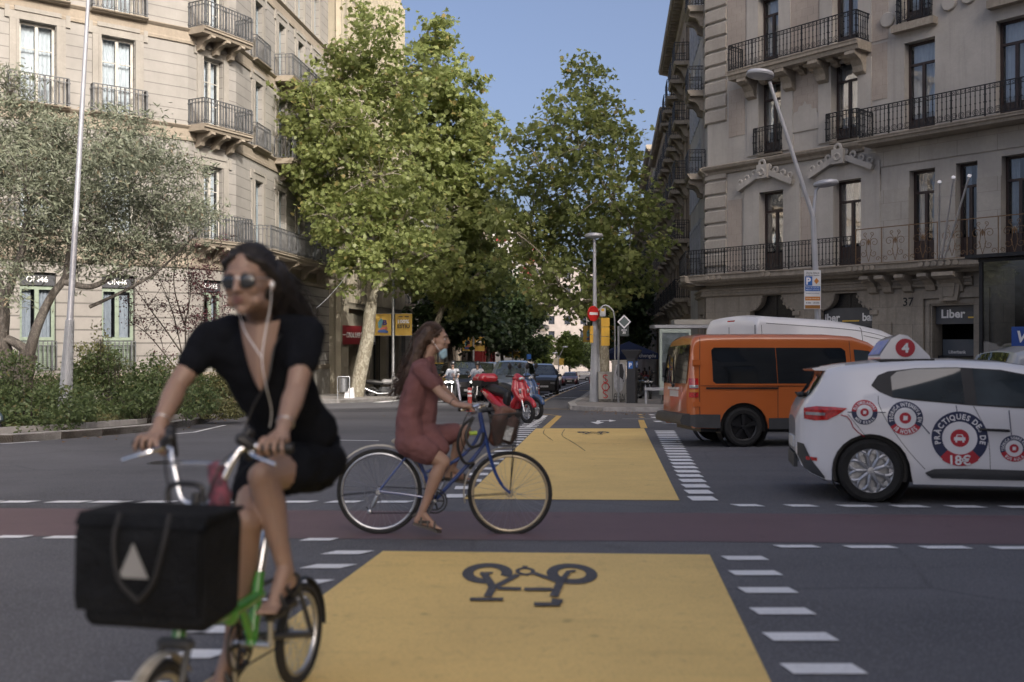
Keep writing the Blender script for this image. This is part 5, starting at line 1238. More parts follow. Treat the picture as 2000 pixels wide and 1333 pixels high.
# ================================================================ vehicles
def car_paint(name, col, rough=.28, flake=0):
    return mat(name, col, rough, flake, .04, 1.5, coat=.9)
M_cw = car_paint('white_car_paint', (.72,.72,.74)); M_or = car_paint('orange_car_paint', (.50,.125,.025)); M_bk = car_paint('black_car_paint', (.012,.012,.014))
M_glassd = mat('dark_vehicle_glass', (.010,.012,.014), .03, 0, .4, 1.2, spec=.9, coat=.3)
M_glassm = mat('mid_vehicle_glass', (.04,.05,.055), .03, 0, .6, 1.6, spec=.9, coat=.5)
M_trim = mat('dark_grey_trim', (.045,.047,.05), .55, 0, .15, 6)
M_redl = mat('red_lamp', (.45,.012,.012), .12, 0, .5, 30, coat=1); M_clear = mat('clear_lamp', (.35,.35,.36), .08, .3, .3, 25, coat=1); M_amber = mat('amber_lamp', (.55,.20,.03), .15, coat=1)
M_rim = mat('silver_rim', (.45,.46,.48), .35, .6, .1, 6); M_rimd = mat('black_rim', (.02,.02,.022), .4, .3, .1, 6)
M_plate = mat('number_plate', (.6,.6,.6), .4)
class Shape:
    def __init__(s, top, bot, wheels, W, Wr, belt, tail=(.35,.16), nose=(.5,.22), edge=.07, crown=.03, ra=None, sill=.3):
        s.t = np.array(top); s.b = np.array(bot); s.wh = wheels; s.W = W; s.Wr = Wr; s.belt = belt; s.tail = tail; s.nose = nose; s.edge = edge; s.crown = crown
        s.x0 = s.t[0,0]; s.x1 = s.t[-1,0]; s.zt = s.t[:,1].max(); s.ra = ra; s.sill = sill
    def top(s, x): return float(np.interp(x, s.t[:,0], s.t[:,1]))
    def bot(s, x):
        z = float(np.interp(x, s.b[:,0], s.b[:,1]))
        for (xw, zc, ra) in s.wh:
            d = abs(x-xw)
            if d < ra: z = max(z, zc+math.sqrt(ra*ra-d*d))
        return min(z, s.top(x)-.03)
    def hw(s, x, z):
        w = s.W; r = max(0, (z-s.belt)/(s.zt-s.belt)); w -= (s.W-s.Wr)*min(1,r)**1.12
        if z < s.sill: w -= .07*(s.sill-z)/.25
        w -= .018*abs(math.sin((z-.25)*2.6))
        a = max(0., 1-(x-s.x0)/s.tail[0]); w -= s.tail[1]*(1-math.sqrt(max(0,1-a*a)))
        a = max(0., 1-(s.x1-x)/s.nose[0]); w -= s.nose[1]*(1-math.sqrt(max(0,1-a*a)))
        dz = s.top(x)-z; a = max(0., 1-dz/s.edge) if dz < s.edge else 0; w -= s.edge*.9*(1-math.sqrt(max(0,1-a*a)))
        return max(w, .05)
    def body(s, nz=16):
        xs = sorted(set(np.round(np.concatenate([np.arange(s.x0, s.x1, .04), s.t[:,0], s.b[:,0], [s.x1]]+[np.array([xw-ra+1e-3, xw+ra-1e-3]) for (xw,_,ra) in s.wh]), 4))); xs = [x for x in xs if s.x0 <= x <= s.x1]
        m = MB(); q = [1-(1-i/nz)**1.5 for i in range(nz+1)]
        for sd in (-1, 1):
            vs = []
            for x in xs:
                b, t = s.bot(x), s.top(x)
                for k in q: z = b+(t-b)*k; vs.append((x, sd*s.hw(x, z), z))
            n = nz+1; fs = [(i*n+k, (i+1)*n+k, (i+1)*n+k+1, i*n+k+1) if sd < 0 else (i*n+k, i*n+k+1, (i+1)*n+k+1, (i+1)*n+k) for i in range(len(xs)-1) for k in range(nz)]; m.add(vs, fs)
        ny = 10; vs = []
        for x in xs:
            t = s.top(x); w = s.hw(x, t)
            for k in range(ny+1): f = -1+2*k/ny; vs.append((x, f*w, t+s.crown*(1-f*f)))
        n = ny+1; m.add(vs, [(i*n+k, (i+1)*n+k, (i+1)*n+k+1, i*n+k+1) for i in range(len(xs)-1) for k in range(ny)])
        for x in (s.x0, s.x1):
            b, t = s.bot(x), s.top(x); vs = []
            for k in range(nz+1): z = b+(t-b)*q[k]; w = s.hw(x, z); vs += [(x,-w,z),(x,w,z)]
            m.add(vs, [(2*k,2*k+1,2*k+3,2*k+2) for k in range(nz)])
            m.add([(x,-s.hw(x,t),t)]+[(x,(-1+2*k/ny)*s.hw(x,t),t+s.crown*(1-(-1+2*k/ny)**2)) for k in range(1,ny)]+[(x,s.hw(x,t),t)], [tuple(range(ny+1))])
        return m
    def side(s, xs, lo, hi, side=-1, off=.006, n=6):
        """a panel lying on the flank: between two outlines over xs."""
        m = MB(); vs = []; xx = []; 
        X = np.linspace(xs[0], xs[-1], max(4, int((xs[-1]-xs[0])/.05)+1)); X = sorted(set(list(np.round(X,4))+list(np.round(xs,4))))
        for x in X:
            a = float(np.interp(x, xs, lo)); b = float(np.interp(x, xs, hi))
            for k in range(n+1): z = a+(b-a)*k/n; vs.append((x, side*(s.hw(x,z)+off), z))
        k1 = n+1; m.add(vs, [(i*k1+k,(i+1)*k1+k,(i+1)*k1+k+1,i*k1+k+1) for i in range(len(X)-1) for k in range(n)]); return m
    def strip(s, x0, x1, f0, f1, off=.006, nx=10, ny=10, zoff=0):
        m = MB(); vs = []
        for i in range(nx+1):
            x = x0+(x1-x0)*i/nx; t = s.top(x); w = s.hw(x, t); dx = .01; sl = (s.top(x+dx)-s.top(x-dx))/(2*dx); nl = math.hypot(sl, 1)
            for k in range(ny+1): f = f0+(f1-f0)*k/ny; vs.append((x-sl/nl*off, f*w, t+s.crown*(1-f*f)+off/nl+zoff))
        n = ny+1; m.add(vs, [(i*n+k,(i+1)*n+k,(i+1)*n+k+1,i*n+k+1) for i in range(nx) for k in range(ny)]); return m
    def onside(s, mb2, side=-1, off=.007):
        m = MB(); m.v = [(v[0], side*(s.hw(v[0], v[1])+off), v[1]) for v in mb2.v]; m.f = list(mb2.f); return m
def wheel(par, x, y, z, r, wid, rimm, style='hub', out=-1, tm=None):
    T = Matrix.Translation((x,y,z)) @ Matrix.Rotation(R(90)*(-out if out else 1), 4, 'X')   # local z points outward
    m = MB(); h = wid/2; ri = r*.66
    m.lathe([(ri,-h*.9),(r*.86,-h),(r*.965,-h*.8),(r,-h*.45),(r,h*.45),(r*.965,h*.8),(r*.86,h),(ri+.01,h*.92),(ri,h*.7),(ri,-h*.9)], T, 36)
    w = m.build('wheel', M_rubber, par, smooth=True, ang=30)
    m = MB(); m.lathe([(0,h*.15),(ri*.95,h*.10)], T, 28); m.lathe([(ri*.93,h*.70),(ri+.004,h*.80),(ri+.004,h*.4),(ri*.93,h*.3),(ri*.93,h*.70)], T, 36)
    if style == 'hub':
        for k in range(9):
            a = 2*PI*k/9; C = T @ Matrix.Rotation(a, 4, 'Z')
            for sg in (-1, 1):
                pts = [(ri*.12,sg*.012,h*.72),(ri*.35,sg*.030,h*.80),(ri*.62,sg*.048,h*.82),(ri*.86,sg*.040,h*.80),(ri*.98,sg*.02,h*.72)]; m.tube(pts, [.016,.018,.018,.017,.012], 6, M=C)
            m.prism([(ri*.80,-.028),(ri*.97,-.045),(ri*.97,.045),(ri*.80,.028)], h*.70, h*.80, C)
        m.lathe([(0,h*.92),(ri*.16,h*.90),(ri*.2,h*.75)], T, 20)
    elif style == 'five':
        for k in range(5):
            C = T @ Matrix.Rotation(2*PI*k/5+.3, 4, 'Z'); m.prism([(ri*.1,-ri*.10),(ri*.96,-ri*.17),(ri*.96,ri*.17),(ri*.1,ri*.10)], h*.45, h*.78, C); m.box(ri*.2,ri*.95,-.008,.008,h*.78,h*.83,C)
        m.lathe([(0,h*.95),(ri*.17,h*.92),(ri*.22,h*.6)], T, 20)
    else:
        for k in range(6): m.tube([(0,0,h*.5),(ri*.95,0,h*.6)], [ri*.13,ri*.09], 6, M=T @ Matrix.Rotation(2*PI*k/6, 4, 'Z'))
        m.lathe([(0,h*.9),(ri*.2,h*.85),(ri*.25,h*.5)], T, 14)
    m.build('rim', rimm, w, smooth=True, ang=35)
    return w
def underbody(par, s, z0=.2):
    m = MB(); m.box(s.x0+.25, s.x1-.25, -s.W+.12, s.W-.12, z0, z0+.5)
    for (xw, zc, ra) in s.wh: m.box(xw-ra, xw+ra, -s.W+.28, s.W-.28, zc-.1, zc+ra)
    m.build('underbody', M_black, par)
    for (xw, zc, ra) in s.wh:
        for sd in (-1, 1):
            m = MB(); m.lathe([(ra+.002,-.03),(ra+.002,.28*sd if sd > 0 else .28)], Matrix.Translation((xw, sd*(s.W-.15), zc)) @ Matrix.Rotation(R(90),4,'X') @ Matrix.Translation((0,0,-.12)), 24); m.build('wheel_arch', M_black, par)
def disc2(cx, cz, r0, r1, a0=0, a1=2*PI, n=56):
    m = MB(); k = 3 if r0 > 0 else 4; rs = np.linspace(r0, r1, k+1); vs = []
    for i in range(n+1):
        a = a0+(a1-a0)*i/n
        for r in rs: vs.append((cx+r*math.cos(a), cz+r*math.sin(a), 0))
    m.add(vs, [(i*(k+1)+j, i*(k+1)+j+1, (i+1)*(k+1)+j+1, (i+1)*(k+1)+j) for i in range(n) for j in range(k)]); return m
def arc_text(s, cx, cz, r, h, amid, span, flip=False):
    m = MB(); n = len(s); ws = []
    for ch in s:
        vs, fs = text_geo(ch, .03)
        if vs: x0, x1, y0, y1 = text_box(vs); ws.append(x1-x0+.12)
        else: ws.append(.35)
    tot = sum(ws); acc = 0
    vs0, _ = text_geo('H', .03); cap = text_box(vs0)[3]
    for ch, wd in zip(s, ws):
        mid = (acc+wd/2)/tot; acc += wd; a = amid+span*(.5-mid)*(1 if not flip else -1); vs, fs = text_geo(ch, .03)
        if not vs: continue
        x0, x1, y0, y1 = text_box(vs); sc = h/cap; xs = span*r/tot*.92; rot = a-PI/2 if not flip else a+PI/2
        ca, sa = math.cos(rot), math.sin(rot); ox, oz = cx+r*math.cos(a), cz+r*math.sin(a); out = []
        for v in vs: lx = (v[0]-(x0+x1)/2)*min(xs, sc*1.1); ly = (v[1]-cap/2)*sc; out.append((ox+lx*ca-ly*sa, oz+lx*sa+ly*ca, 0))
        m.add(out, fs)
    return m
# ------------------------------------------------ white driving school hatchback
hatch = Shape([(-.685,.80),(-.655,.90),(-.60,1.0),(-.535,1.06),(-.46,1.17),(-.40,1.285),(-.375,1.325),(-.2,1.355),(.1,1.385),(.5,1.405),(.9,1.405),(1.3,1.38),(1.6,1.335),(1.95,1.18),(2.40,.96),(2.8,.89),(3.15,.78),(3.36,.62),(3.42,.5)],
    [(-.685,.46),(-.64,.34),(-.56,.27),(-.42,.21),(0,.19),(2.9,.185),(3.3,.24),(3.42,.42)], [(0,.31,.365),(2.59,.31,.365)], .865, .60, .92, tail=(.60,.40), nose=(.6,.3), edge=.06)
CX0 = P(1692, 922, 9.85); CT = on_road('hatchback_car', 'white driving school hatchback with round red and blue stickers and a roof sign', 'car', CX0.x+.20, 9.85+.78, R(-11.5))
hatch.body().build('body', M_cw, CT, smooth=True, ang=38); underbody(CT, hatch)
for (x, sd) in ((0,-1),(2.59,-1),(0,1),(2.59,1)): wheel(CT, x, sd*.76, .315, .32, .20, M_rim, 'hub', out=sd)
X = lambda px: (px-1692)*.00486
Z = lambda py: (985-py)*.00486-.0
def hp(name, pts_lo, pts_hi, m_, side=-1, off=.006, par=CT, shp=hatch):
    xs = sorted({round(p[0],4) for p in pts_lo+pts_hi}); lo = [float(np.interp(x,[p[0] for p in pts_lo],[p[1] for p in pts_lo])) for x in xs]; hi = [float(np.interp(x,[p[0] for p in pts_hi],[p[1] for p in pts_hi])) for x in xs]
    return shp.side(xs, lo, hi, side, off).build(name, m_, par, smooth=True)
for sd in (-1, 1):
    lo = [(.03,1.15),(.10,1.09),(.22,1.035),(.40,1.01),(.92,.965),(1.6,.925),(2.05,.905)]; hi = [(.03,1.16),(.10,1.255),(.20,1.295),(.45,1.325),(.85,1.335),(1.25,1.31),(1.6,1.235),(2.05,.915)]
    hp('window_band', lo, hi, M_black, sd, .004)
    f = hp('window', [(.22,1.045),(.42,1.022),(.88,.983)], [(.22,1.24),(.28,1.29),(.45,1.318),(.84,1.326),(.88,1.324)], M_glassm, sd, .009)
    f = hp('window', [(.99,.972),(1.95,.928)], [(.99,1.318),(1.25,1.298),(1.58,1.228),(1.95,.95)], M_glassm, sd, .009)
    hp('side_cladding', [(.50,.30),(.56,.255),(1.15,.25),(2.1,.25)], [(.50,.31),(.58,.345),(.85,.355),(1.5,.345),(2.1,.30)], M_trim, sd, .014)
    hp('tail_lamp', [(-.615,.815),(-.52,.80),(-.40,.81),(-.30,.865),(-.22,.925)], [(-.615,.925),(-.5,.945),(-.35,.94),(-.22,.93)], M_redl, sd, .010)
    hp('lamp_lens', [(-.60,.855),(-.42,.85)], [(-.60,.885),(-.42,.88)], M_clear, sd, .013)
    hp('reflector', [(-.60,.40),(-.50,.395)], [(-.60,.435),(-.50,.43)], M_redl, sd, .012)
    hp('bumper_skirt', [(-.675,.44),(-.62,.32),(-.55,.27),(-.43,.22)], [(-.675,.57),(-.62,.56),(-.55,.40),(-.43,.24)], M_trim, sd, .014)
    for pts in ([(.085,1.05),(.09,.95),(.17,.78),(.34,.53),(.50,.34)], [(.955,.955),(1.0,.86),(1.07,.70),(1.09,.5),(1.09,.27)], [(2.1,.89),(2.13,.6),(2.12,.28)], [(-.02,.62),(-.12,.75),(-.21,.87)]):
        m = MB(); s_ = spline([(p[0],0,p[1]) for p in pts], 6); m.tube([(p.x, sd*(hatch.hw(p.x,p.z)-.0005), p.z) for p in s_], .0028, 5); m.build('door_seam', M_black, CT)
    m = MB(); m.cap((1.0,sd*.897,.735),(1.25,sd*.897,.725),.013,.014,8); h_ = m.build('door_handle', M_black, CT, smooth=True)
    m = MB(); m.lathe([(0,.0),(.06,.0)], Matrix.Translation((1.14,sd*.872,.735)) @ Matrix.Rotation(R(90),4,'X'), 18)
for sd in (-1, 1):
    m = MB(); m.ell((1.95,sd*.98,1.0),(.07,.13,.085)); m.build('door_mirror', M_cw, CT, smooth=True)
hatch.strip(-.585,-.405,-.84,.84,.008).build('rear_window', M_glassd, CT, smooth=True); hatch.strip(1.62,2.38,-.88,.88,.006).build('windscreen', M_glassd, CT, smooth=True)
m = MB(); sec = [(-.525,1.325),(-.35,1.352),(-.2,1.372),(-.2,1.345),(-.36,1.30),(-.50,1.305)]; m.prism(sec, -.56, .56, None, 'xz'); m.build('spoiler', M_cw, CT, smooth=True, ang=50)
m = MB(); m.box(-.700,-.66,-.38,.38,.30,.44); m.build('rear_bumper', M_trim, CT); m = MB(); m.box(-.70,-.675,-.26,.26,.50,.61); m.build('number_plate', M_plate, CT)
m = MB(); m.cap((-.60,-.02,1.04),(-.66,-.25,1.07),.02,.012,8); m.ell((-.62,-.40,1.055),(.05,.07,.03)); m.build('rear_wiper', M_black, CT, smooth=True)
M_navy = mat('navy_sticker', (.012,.022,.075), .4); M_rds = mat('red_sticker', (.42,.012,.03), .4); M_wst = mat('white_sticker', (.74,.74,.76), .35)
def sticker(px, py, r, redarc, words, icon, link=None):
    cx, cz = X(px), Z(py); s_ = hatch
    def put(name, mb, m_, off): return s_.onside(mb, -1, off).build(name, m_, CT)
    put('sticker_ring', disc2(cx,cz,r*.62,r), M_navy, .0030)
    put('sticker_ring', disc2(cx,cz,r*.62,r*1.004,redarc[0],redarc[1]), M_rds, .0042)
    put('sticker_disc', disc2(cx,cz,0,r*.62), M_wst, .0034); put('sticker_dot', disc2(cx,cz,0,r*.33), M_rds, .0046)
    m = MB(); [ (lambda q: (m.add(q.v, q.f)))(arc_text(w, cx, cz, r*rr, r*hh, R(am), R(sp), fl)) for (w, rr, hh, am, sp, fl) in words ]; put('lettering', m, M_wst, .013)
    m = MB(); k = r*.2
    if icon == 'car': m.add([(cx-k,cz-k*.45,0),(cx+k,cz-k*.45,0),(cx+k,cz+k*.15,0),(cx+k*.7,cz+k*.2,0),(cx+k*.5,cz+k*.7,0),(cx-k*.5,cz+k*.7,0),(cx-k*.7,cz+k*.2,0),(cx-k,cz+k*.15,0)],[tuple(range(8))]); m.add([(cx-k*.8,cz-k*.8,0),(cx-k*.45,cz-k*.8,0),(cx-k*.45,cz-k*.4,0),(cx-k*.8,cz-k*.4,0)],[(0,1,2,3)]); m.add([(cx+k*.45,cz-k*.8,0),(cx+k*.8,cz-k*.8,0),(cx+k*.8,cz-k*.4,0),(cx+k*.45,cz-k*.4,0)],[(0,1,2,3)])
    else: m.add([(cx-k*.6,cz-k*.7,0),(cx+k*.6,cz-k*.6,0),(cx+k*.7,cz+k*.6,0),(cx-k*.5,cz+k*.7,0)],[(0,1,2,3)])
    put('icon', m, M_wst, .0056)
    if icon == 'car':
        m = MB(); m.add([(cx-k*.45,cz+k*.2,0),(cx+k*.45,cz+k*.2,0),(cx+k*.36,cz+k*.55,0),(cx-k*.36,cz+k*.55,0)],[(0,1,2,3)]); put('icon_window', m, M_rds, .0064)
sticker(1681,802,.122,(R(5),R(175)),[('ELS SIMULADORS',.81,.21,90,150,False),('MÉS REALS',.81,.21,-90,120,True)],'book')
sticker(1759,813,.165,(R(212),R(328)),[('TEÒRICA INTENSIVA EN',.81,.21,90,215,False),('18 HORES',.81,.26,-90,95,True)],'book')
sticker(1961,871,.126,(R(200),R(340)),[('TEÒRICA SOBRE RODES',.81,.21,90,210,False),('BUS AULA',.81,.22,-90,100,True)],'book')
sticker(1861,852,.258,(R(226),R(314)),[('PRÀCTIQUES DES DE',.81,.20,90,215,False)],'car')
m = MB(); add_text(m, '18€', Matrix.Identity(4), w=.185, bold=.028, center=(X(1861), Z(852)-.258*.81)); hatch.onside(m,-1,.017).build('lettering', M_wst, CT)
# red fan under the big sticker
m = disc2(X(1861),Z(852),.158,.268,R(232),R(308),24); hatch.onside(m,-1,.0055).build('sticker_fan', M_rds, CT)
m = MB()
for pts in ([(1648,802),(1656,802)],[(1706,802),(1722,802)],[(1790,826),(1805,844)],[(1856,787),(1857,800)],[(1953,796),(1957,846)]): m.tube([(X(a),-(hatch.hw(X(a),Z(b))+.004),Z(b)) for a, b in pts], .0045, 5)
m.build('sticker_line', M_navy, CT)
m = MB(); m.tube([(X(a),-(hatch.hw(X(a),Z(b))+.004),Z(b)) for a, b in [(1635,808),(1647,811),(1654,820),(1658,832),(1668,843),(1680,851)]], .005, 5); m.build('sticker_cable', M_rds, CT)
# roof sign
m = MB(); sx = X(1765)+.05; zr = 1.41
m.prism([(-.24,0),(-.235,.06),(-.13,.22),(-.05,.265),(.03,.25),(.12,.17),(.24,.04),(.25,0)], -.42, .42, Matrix.Translation((sx,0,zr)), 'xz'); rs = m.build('roof_sign', M_cw, CT, smooth=True, ang=40)
m = MB(); T = Matrix.Translation((sx+.005,-.424,zr+.125)) @ Matrix.Rotation(R(90),4,'X'); m.ring(0,.095,T,28); m.build('sign_dot', M_rds, rs); m = MB(); add_text(m, '4', T @ Matrix.Translation((0,0,.003)), h=.10, bold=.05); m.build('lettering', M_wst, rs)
m = MB(); m.box(-.16,-.155,-.36,.36,0,0); m = MB(); m.quad((sx-.243,-.38,zr+.065),(sx-.243,.38,zr+.065),(sx-.140,.38,zr+.215),(sx-.140,-.38,zr+.215)); m.build('sign_print', mat('busy_blue_print', (.08,.12,.45), .4, 0, .5, 14, var2=(.55,.55,.6)), rs)
m = MB(); m.cbox((sx,-.1,zr-.005),(.52,.9,.03)); m.build('sign_mount', M_black, rs)
# ------------------------------------------------ orange van
van = Shape([(-.98,1.02),(-.965,1.15),(-.93,1.45),(-.885,1.75),(-.85,1.86),(-.78,1.925),(-.6,1.95),(.5,1.965),(1.6,1.96),(2.05,1.93),(2.35,1.83),(2.7,1.58),(3.05,1.28),(3.25,1.14),(3.75,.98),(3.9,.8),(3.94,.6)],
    [(-.98,.42),(-.9,.33),(3.7,.30),(3.94,.4)], [(0,.345,.42),(3.0,.345,.42)], .95, .78, 1.05, tail=(.16,.10), nose=(.6,.3), edge=.10, crown=.035)
W0 = P(1443, 830, 17.35); VT = on_road('passenger_van', 'orange passenger van with tinted windows and black alloy wheels', 'van', W0.x-.02, 17.35+.82, R(5.0))
van.body(18).build('body', M_or, VT, smooth=True, ang=38); underbody(VT, van, .26)
for (x, sd) in ((0,-1),(3.0,-1),(0,1),(3.0,1)): wheel(VT, x, sd*.84, .345, .345, .23, M_rimd, 'five', out=sd)
def vp(n_, lo, hi, m_, sd, off): return hp(n_, lo, hi, m_, sd, off, VT, van)
for sd in (-1, 1):
    vp('window_seal', [(-.58,1.12),(-.52,1.065),(1.87,1.065),(1.92,1.11)], [(-.58,1.70),(-.52,1.755),(1.82,1.755),(1.90,1.69)], M_or, sd, .012)
    vp('window', [(-.54,1.14),(-.49,1.10),(.605,1.10)], [(-.54,1.68),(-.49,1.725),(.605,1.725)], M_glassd, sd, .018)
    vp('window', [(.615,1.10),(1.84,1.10),(1.87,1.13)], [(.615,1.725),(1.80,1.725),(1.87,1.67)], M_glassd, sd, .018)
    vp('window', [(2.03,1.12),(2.95,1.13)], [(2.03,1.70),(2.30,1.67),(2.60,1.46),(2.95,1.17)], M_glassm, sd, .012)
    vp('side_trim', [(.44,.31),(2.56,.31)], [(.44,.50),(2.56,.50)], M_trim, sd, .020); vp('side_trim', [(-.95,.38),(-.86,.34),(-.44,.33)], [(-.95,.56),(-.86,.57),(-.42,.565)], M_trim, sd, .03)
    vp('tail_lamp', [(-.955,.86),(-.80,.86)], [(-.945,1.19),(-.80,1.19)], M_redl, sd, .014); vp('lamp_lens', [(-.95,1.02),(-.80,1.02)], [(-.948,1.075),(-.80,1.075)], M_clear, sd, .018); vp('amber_lens', [(-.95,.95),(-.80,.95)], [(-.948,1.0),(-.80,1.0)], M_amber, sd, .018)
    m = MB()
    for pts in ([(-.775,.42),(-.77,1.2),(-.72,1.9)], [(.61,.42),(.62,1.12)], [(1.92,.42),(1.95,1.2),(1.97,1.85)], [(-.76,1.06),(1.9,1.05)], [(3.0,.9),(2.98,1.1)]): m.tube([(p[0], sd*(van.hw(p[0],p[1])+.001), p[1]) for p in spline([(a,b,0) for a,b in pts], 8)], .005, 5)
    m.box(-.66,.62,min(sd*.952,sd*.936),max(sd*.952,sd*.936),1.005,1.035); m.build('door_seams', M_black, VT)
    m = MB(); m.cap((1.66,sd*.965,1.0),(1.84,sd*.965,1.0),.02,.02,8); m.build('door_handle', M_black, VT, smooth=True); m = MB(); m.ell((2.75,sd*1.08,1.22),(.08,.13,.14)); m.build('door_mirror', M_black, VT, smooth=True)
    for zz in (.70,1.42): m = MB(); m.box(-.90,-.76,min(sd*.955,sd*.93),max(sd*.955,sd*.93),zz,zz+.09); m.build('hinge', M_or, VT)
m = MB()
for i in range(9):
    x = -.972+.105*i/8; zz = 1.13+(1.76-1.13)*i/8
m = MB(); vs = []
for k in range(9):
    zz = 1.10+.68*k/8; xr = float(np.interp(zz, van.t[:6,1], van.t[:6,0])); w_ = van.hw(xr+.02, zz-.12)-.08
    for j in range(9): f = -1+2*j/8; vs.append((xr-.014-.02*(1-f*f), f*w_, zz))
m.add(vs, [(i*9+j,i*9+j+1,(i+1)*9+j+1,(i+1)*9+j) for i in range(8) for j in range(8)]); m.build('rear_window', M_glassd, VT, smooth=True)
m = MB(); m.prism([(-1.10,.40),(-1.12,.46),(-1.08,.56),(-.95,.58),(-.93,.36)], -.93, .93, None, 'xz'); m.build('rear_bumper', M_trim, VT, smooth=True, ang=50)
m = MB(); m.box(-1.0,-.975,-.28,.28,.86,.97); m.box(-1.02,-.98,-.34,.34,.985,1.03); m.build('number_plate', M_plate, VT); m = MB(); m.ring(.035,.055, Matrix.Translation((-1.0,-.55,1.0)) @ Matrix.Rotation(R(-90),4,'Y'), 20); m.build('badge', M_chrome, VT)
m = MB(); m.tube([(-1.02,-.05,1.07),(-1.04,.1,1.12),(-.98,.35,1.60)], .014, 6); m.ell((-1.02,-.05,1.06),(.03,.05,.04)); m.build('rear_wiper', M_black, VT, smooth=True)
van.strip(2.4,3.02,-.86,.86,.006).build('windscreen', M_glassd, VT, smooth=True)
# ------------------------------------------------ white high roof van
wv = Shape([(-1.2,1.9),(-1.15,2.35),(-1.08,2.47),(-.9,2.50),(1.0,2.46),(1.7,2.40),(2.6,2.27),(3.0,2.14),(3.4,1.86),(3.85,1.40),(4.1,1.22),(4.6,1.05),(4.75,.8),(4.78,.5)],
    [(-1.2,.45),(4.6,.35),(4.78,.45)], [(0,.35,.43),(3.7,.35,.43)], 1.0, .86, 1.3, tail=(.12,.07), nose=(.7,.35), edge=.14, crown=.05)
N0 = P(1482, 640, 21.2); WT = on_road('panel_van', 'white high roofed panel van standing behind the orange van', 'van', N0.x+1.2*math.cos(R(27))-.95*math.sin(R(27)), 21.2+1.2*math.sin(R(27))+.95*math.cos(R(27)), R(27), dz=.02)
wv.body(18).build('body', M_cw, WT, smooth=True, ang=38); underbody(WT, wv, .28)
for (x, sd) in ((0,-1),(3.7,-1),(0,1),(3.7,1)): wheel(WT, x, sd*.86, .35, .35, .22, M_rim, 'six', out=sd)
for sd in (-1, 1):
    m = MB()
    for pts in ([(-1.06,.5),(-1.04,2.3)], [(1.9,.45),(1.9,2.1),(1.85,2.3)], [(3.0,.5),(3.05,2.0)], [(-1.0,1.95),(1.9,1.93)], [(-.9,2.34),(1.7,2.24),(2.9,2.05)], [(1.95,2.12),(2.95,1.98)]): m.tube([(p[0], sd*(wv.hw(p[0],p[1])+.002), p[1]) for p in spline([(a,b,0) for a,b in pts], 8)], .006, 5)
    m.build('panel_seams', M_trim, WT); hp('window', [(2.3,1.45),(3.5,1.42)], [(2.3,1.95),(2.9,1.9),(3.5,1.5)], M_glassd, sd, .01, WT, wv)
m = MB(); m.box(-1.206,-1.2,-.006,.006,.5,2.28); m.box(-1.206,-1.2,-.85,.85,1.93,1.94); m.box(-1.2,-1.19,-.86,-.84,.5,2.3); m.build('panel_seams', M_trim, WT); m = MB(); m.box(-1.15,-1.11,-.12,.12,2.37,2.43); m.build('brake_lamp', M_redl, WT)
wv.strip(3.05,3.80,-.85,.85,.006).build('windscreen', M_glassd, WT, smooth=True)
# the roof of another pale vehicle beyond the hatchback
pv_ = on_road('delivery_van', 'pale grey van roof just visible behind the white hatchback at the right edge', 'van', 7.9, 14.4, R(-4))
sv = Shape([(-1.0,1.0),(-.96,1.35),(-.86,1.56),(-.6,1.63),(.6,1.66),(1.8,1.60),(2.2,1.42),(2.9,1.05),(3.5,.9),(3.6,.6)], [(-1.0,.4),(3.6,.35)], [(0,.31,.38),(2.6,.31,.38)], .9, .74, 1.0, tail=(.2,.1), nose=(.5,.2), edge=.13, crown=.04)
sv.body().build('body', car_paint('pale_grey_paint', (.42,.43,.44)), pv_, smooth=True, ang=38); underbody(pv_, sv)
for (x, sd) in ((0,-1),(2.6,-1),(0,1),(2.6,1)): wheel(pv_, x, sd*.80, .31, .31, .2, M_rim, 'six', out=sd)
hp('window', [(-.7,1.02),(1.9,1.0)], [(-.7,1.42),(1.7,1.45),(1.9,1.4)], M_glassd, -1, .008, pv_, sv); sv.strip(-.97,-.87,-.8,.8,.01).build('rear_window', M_glassd, pv_, smooth=True)
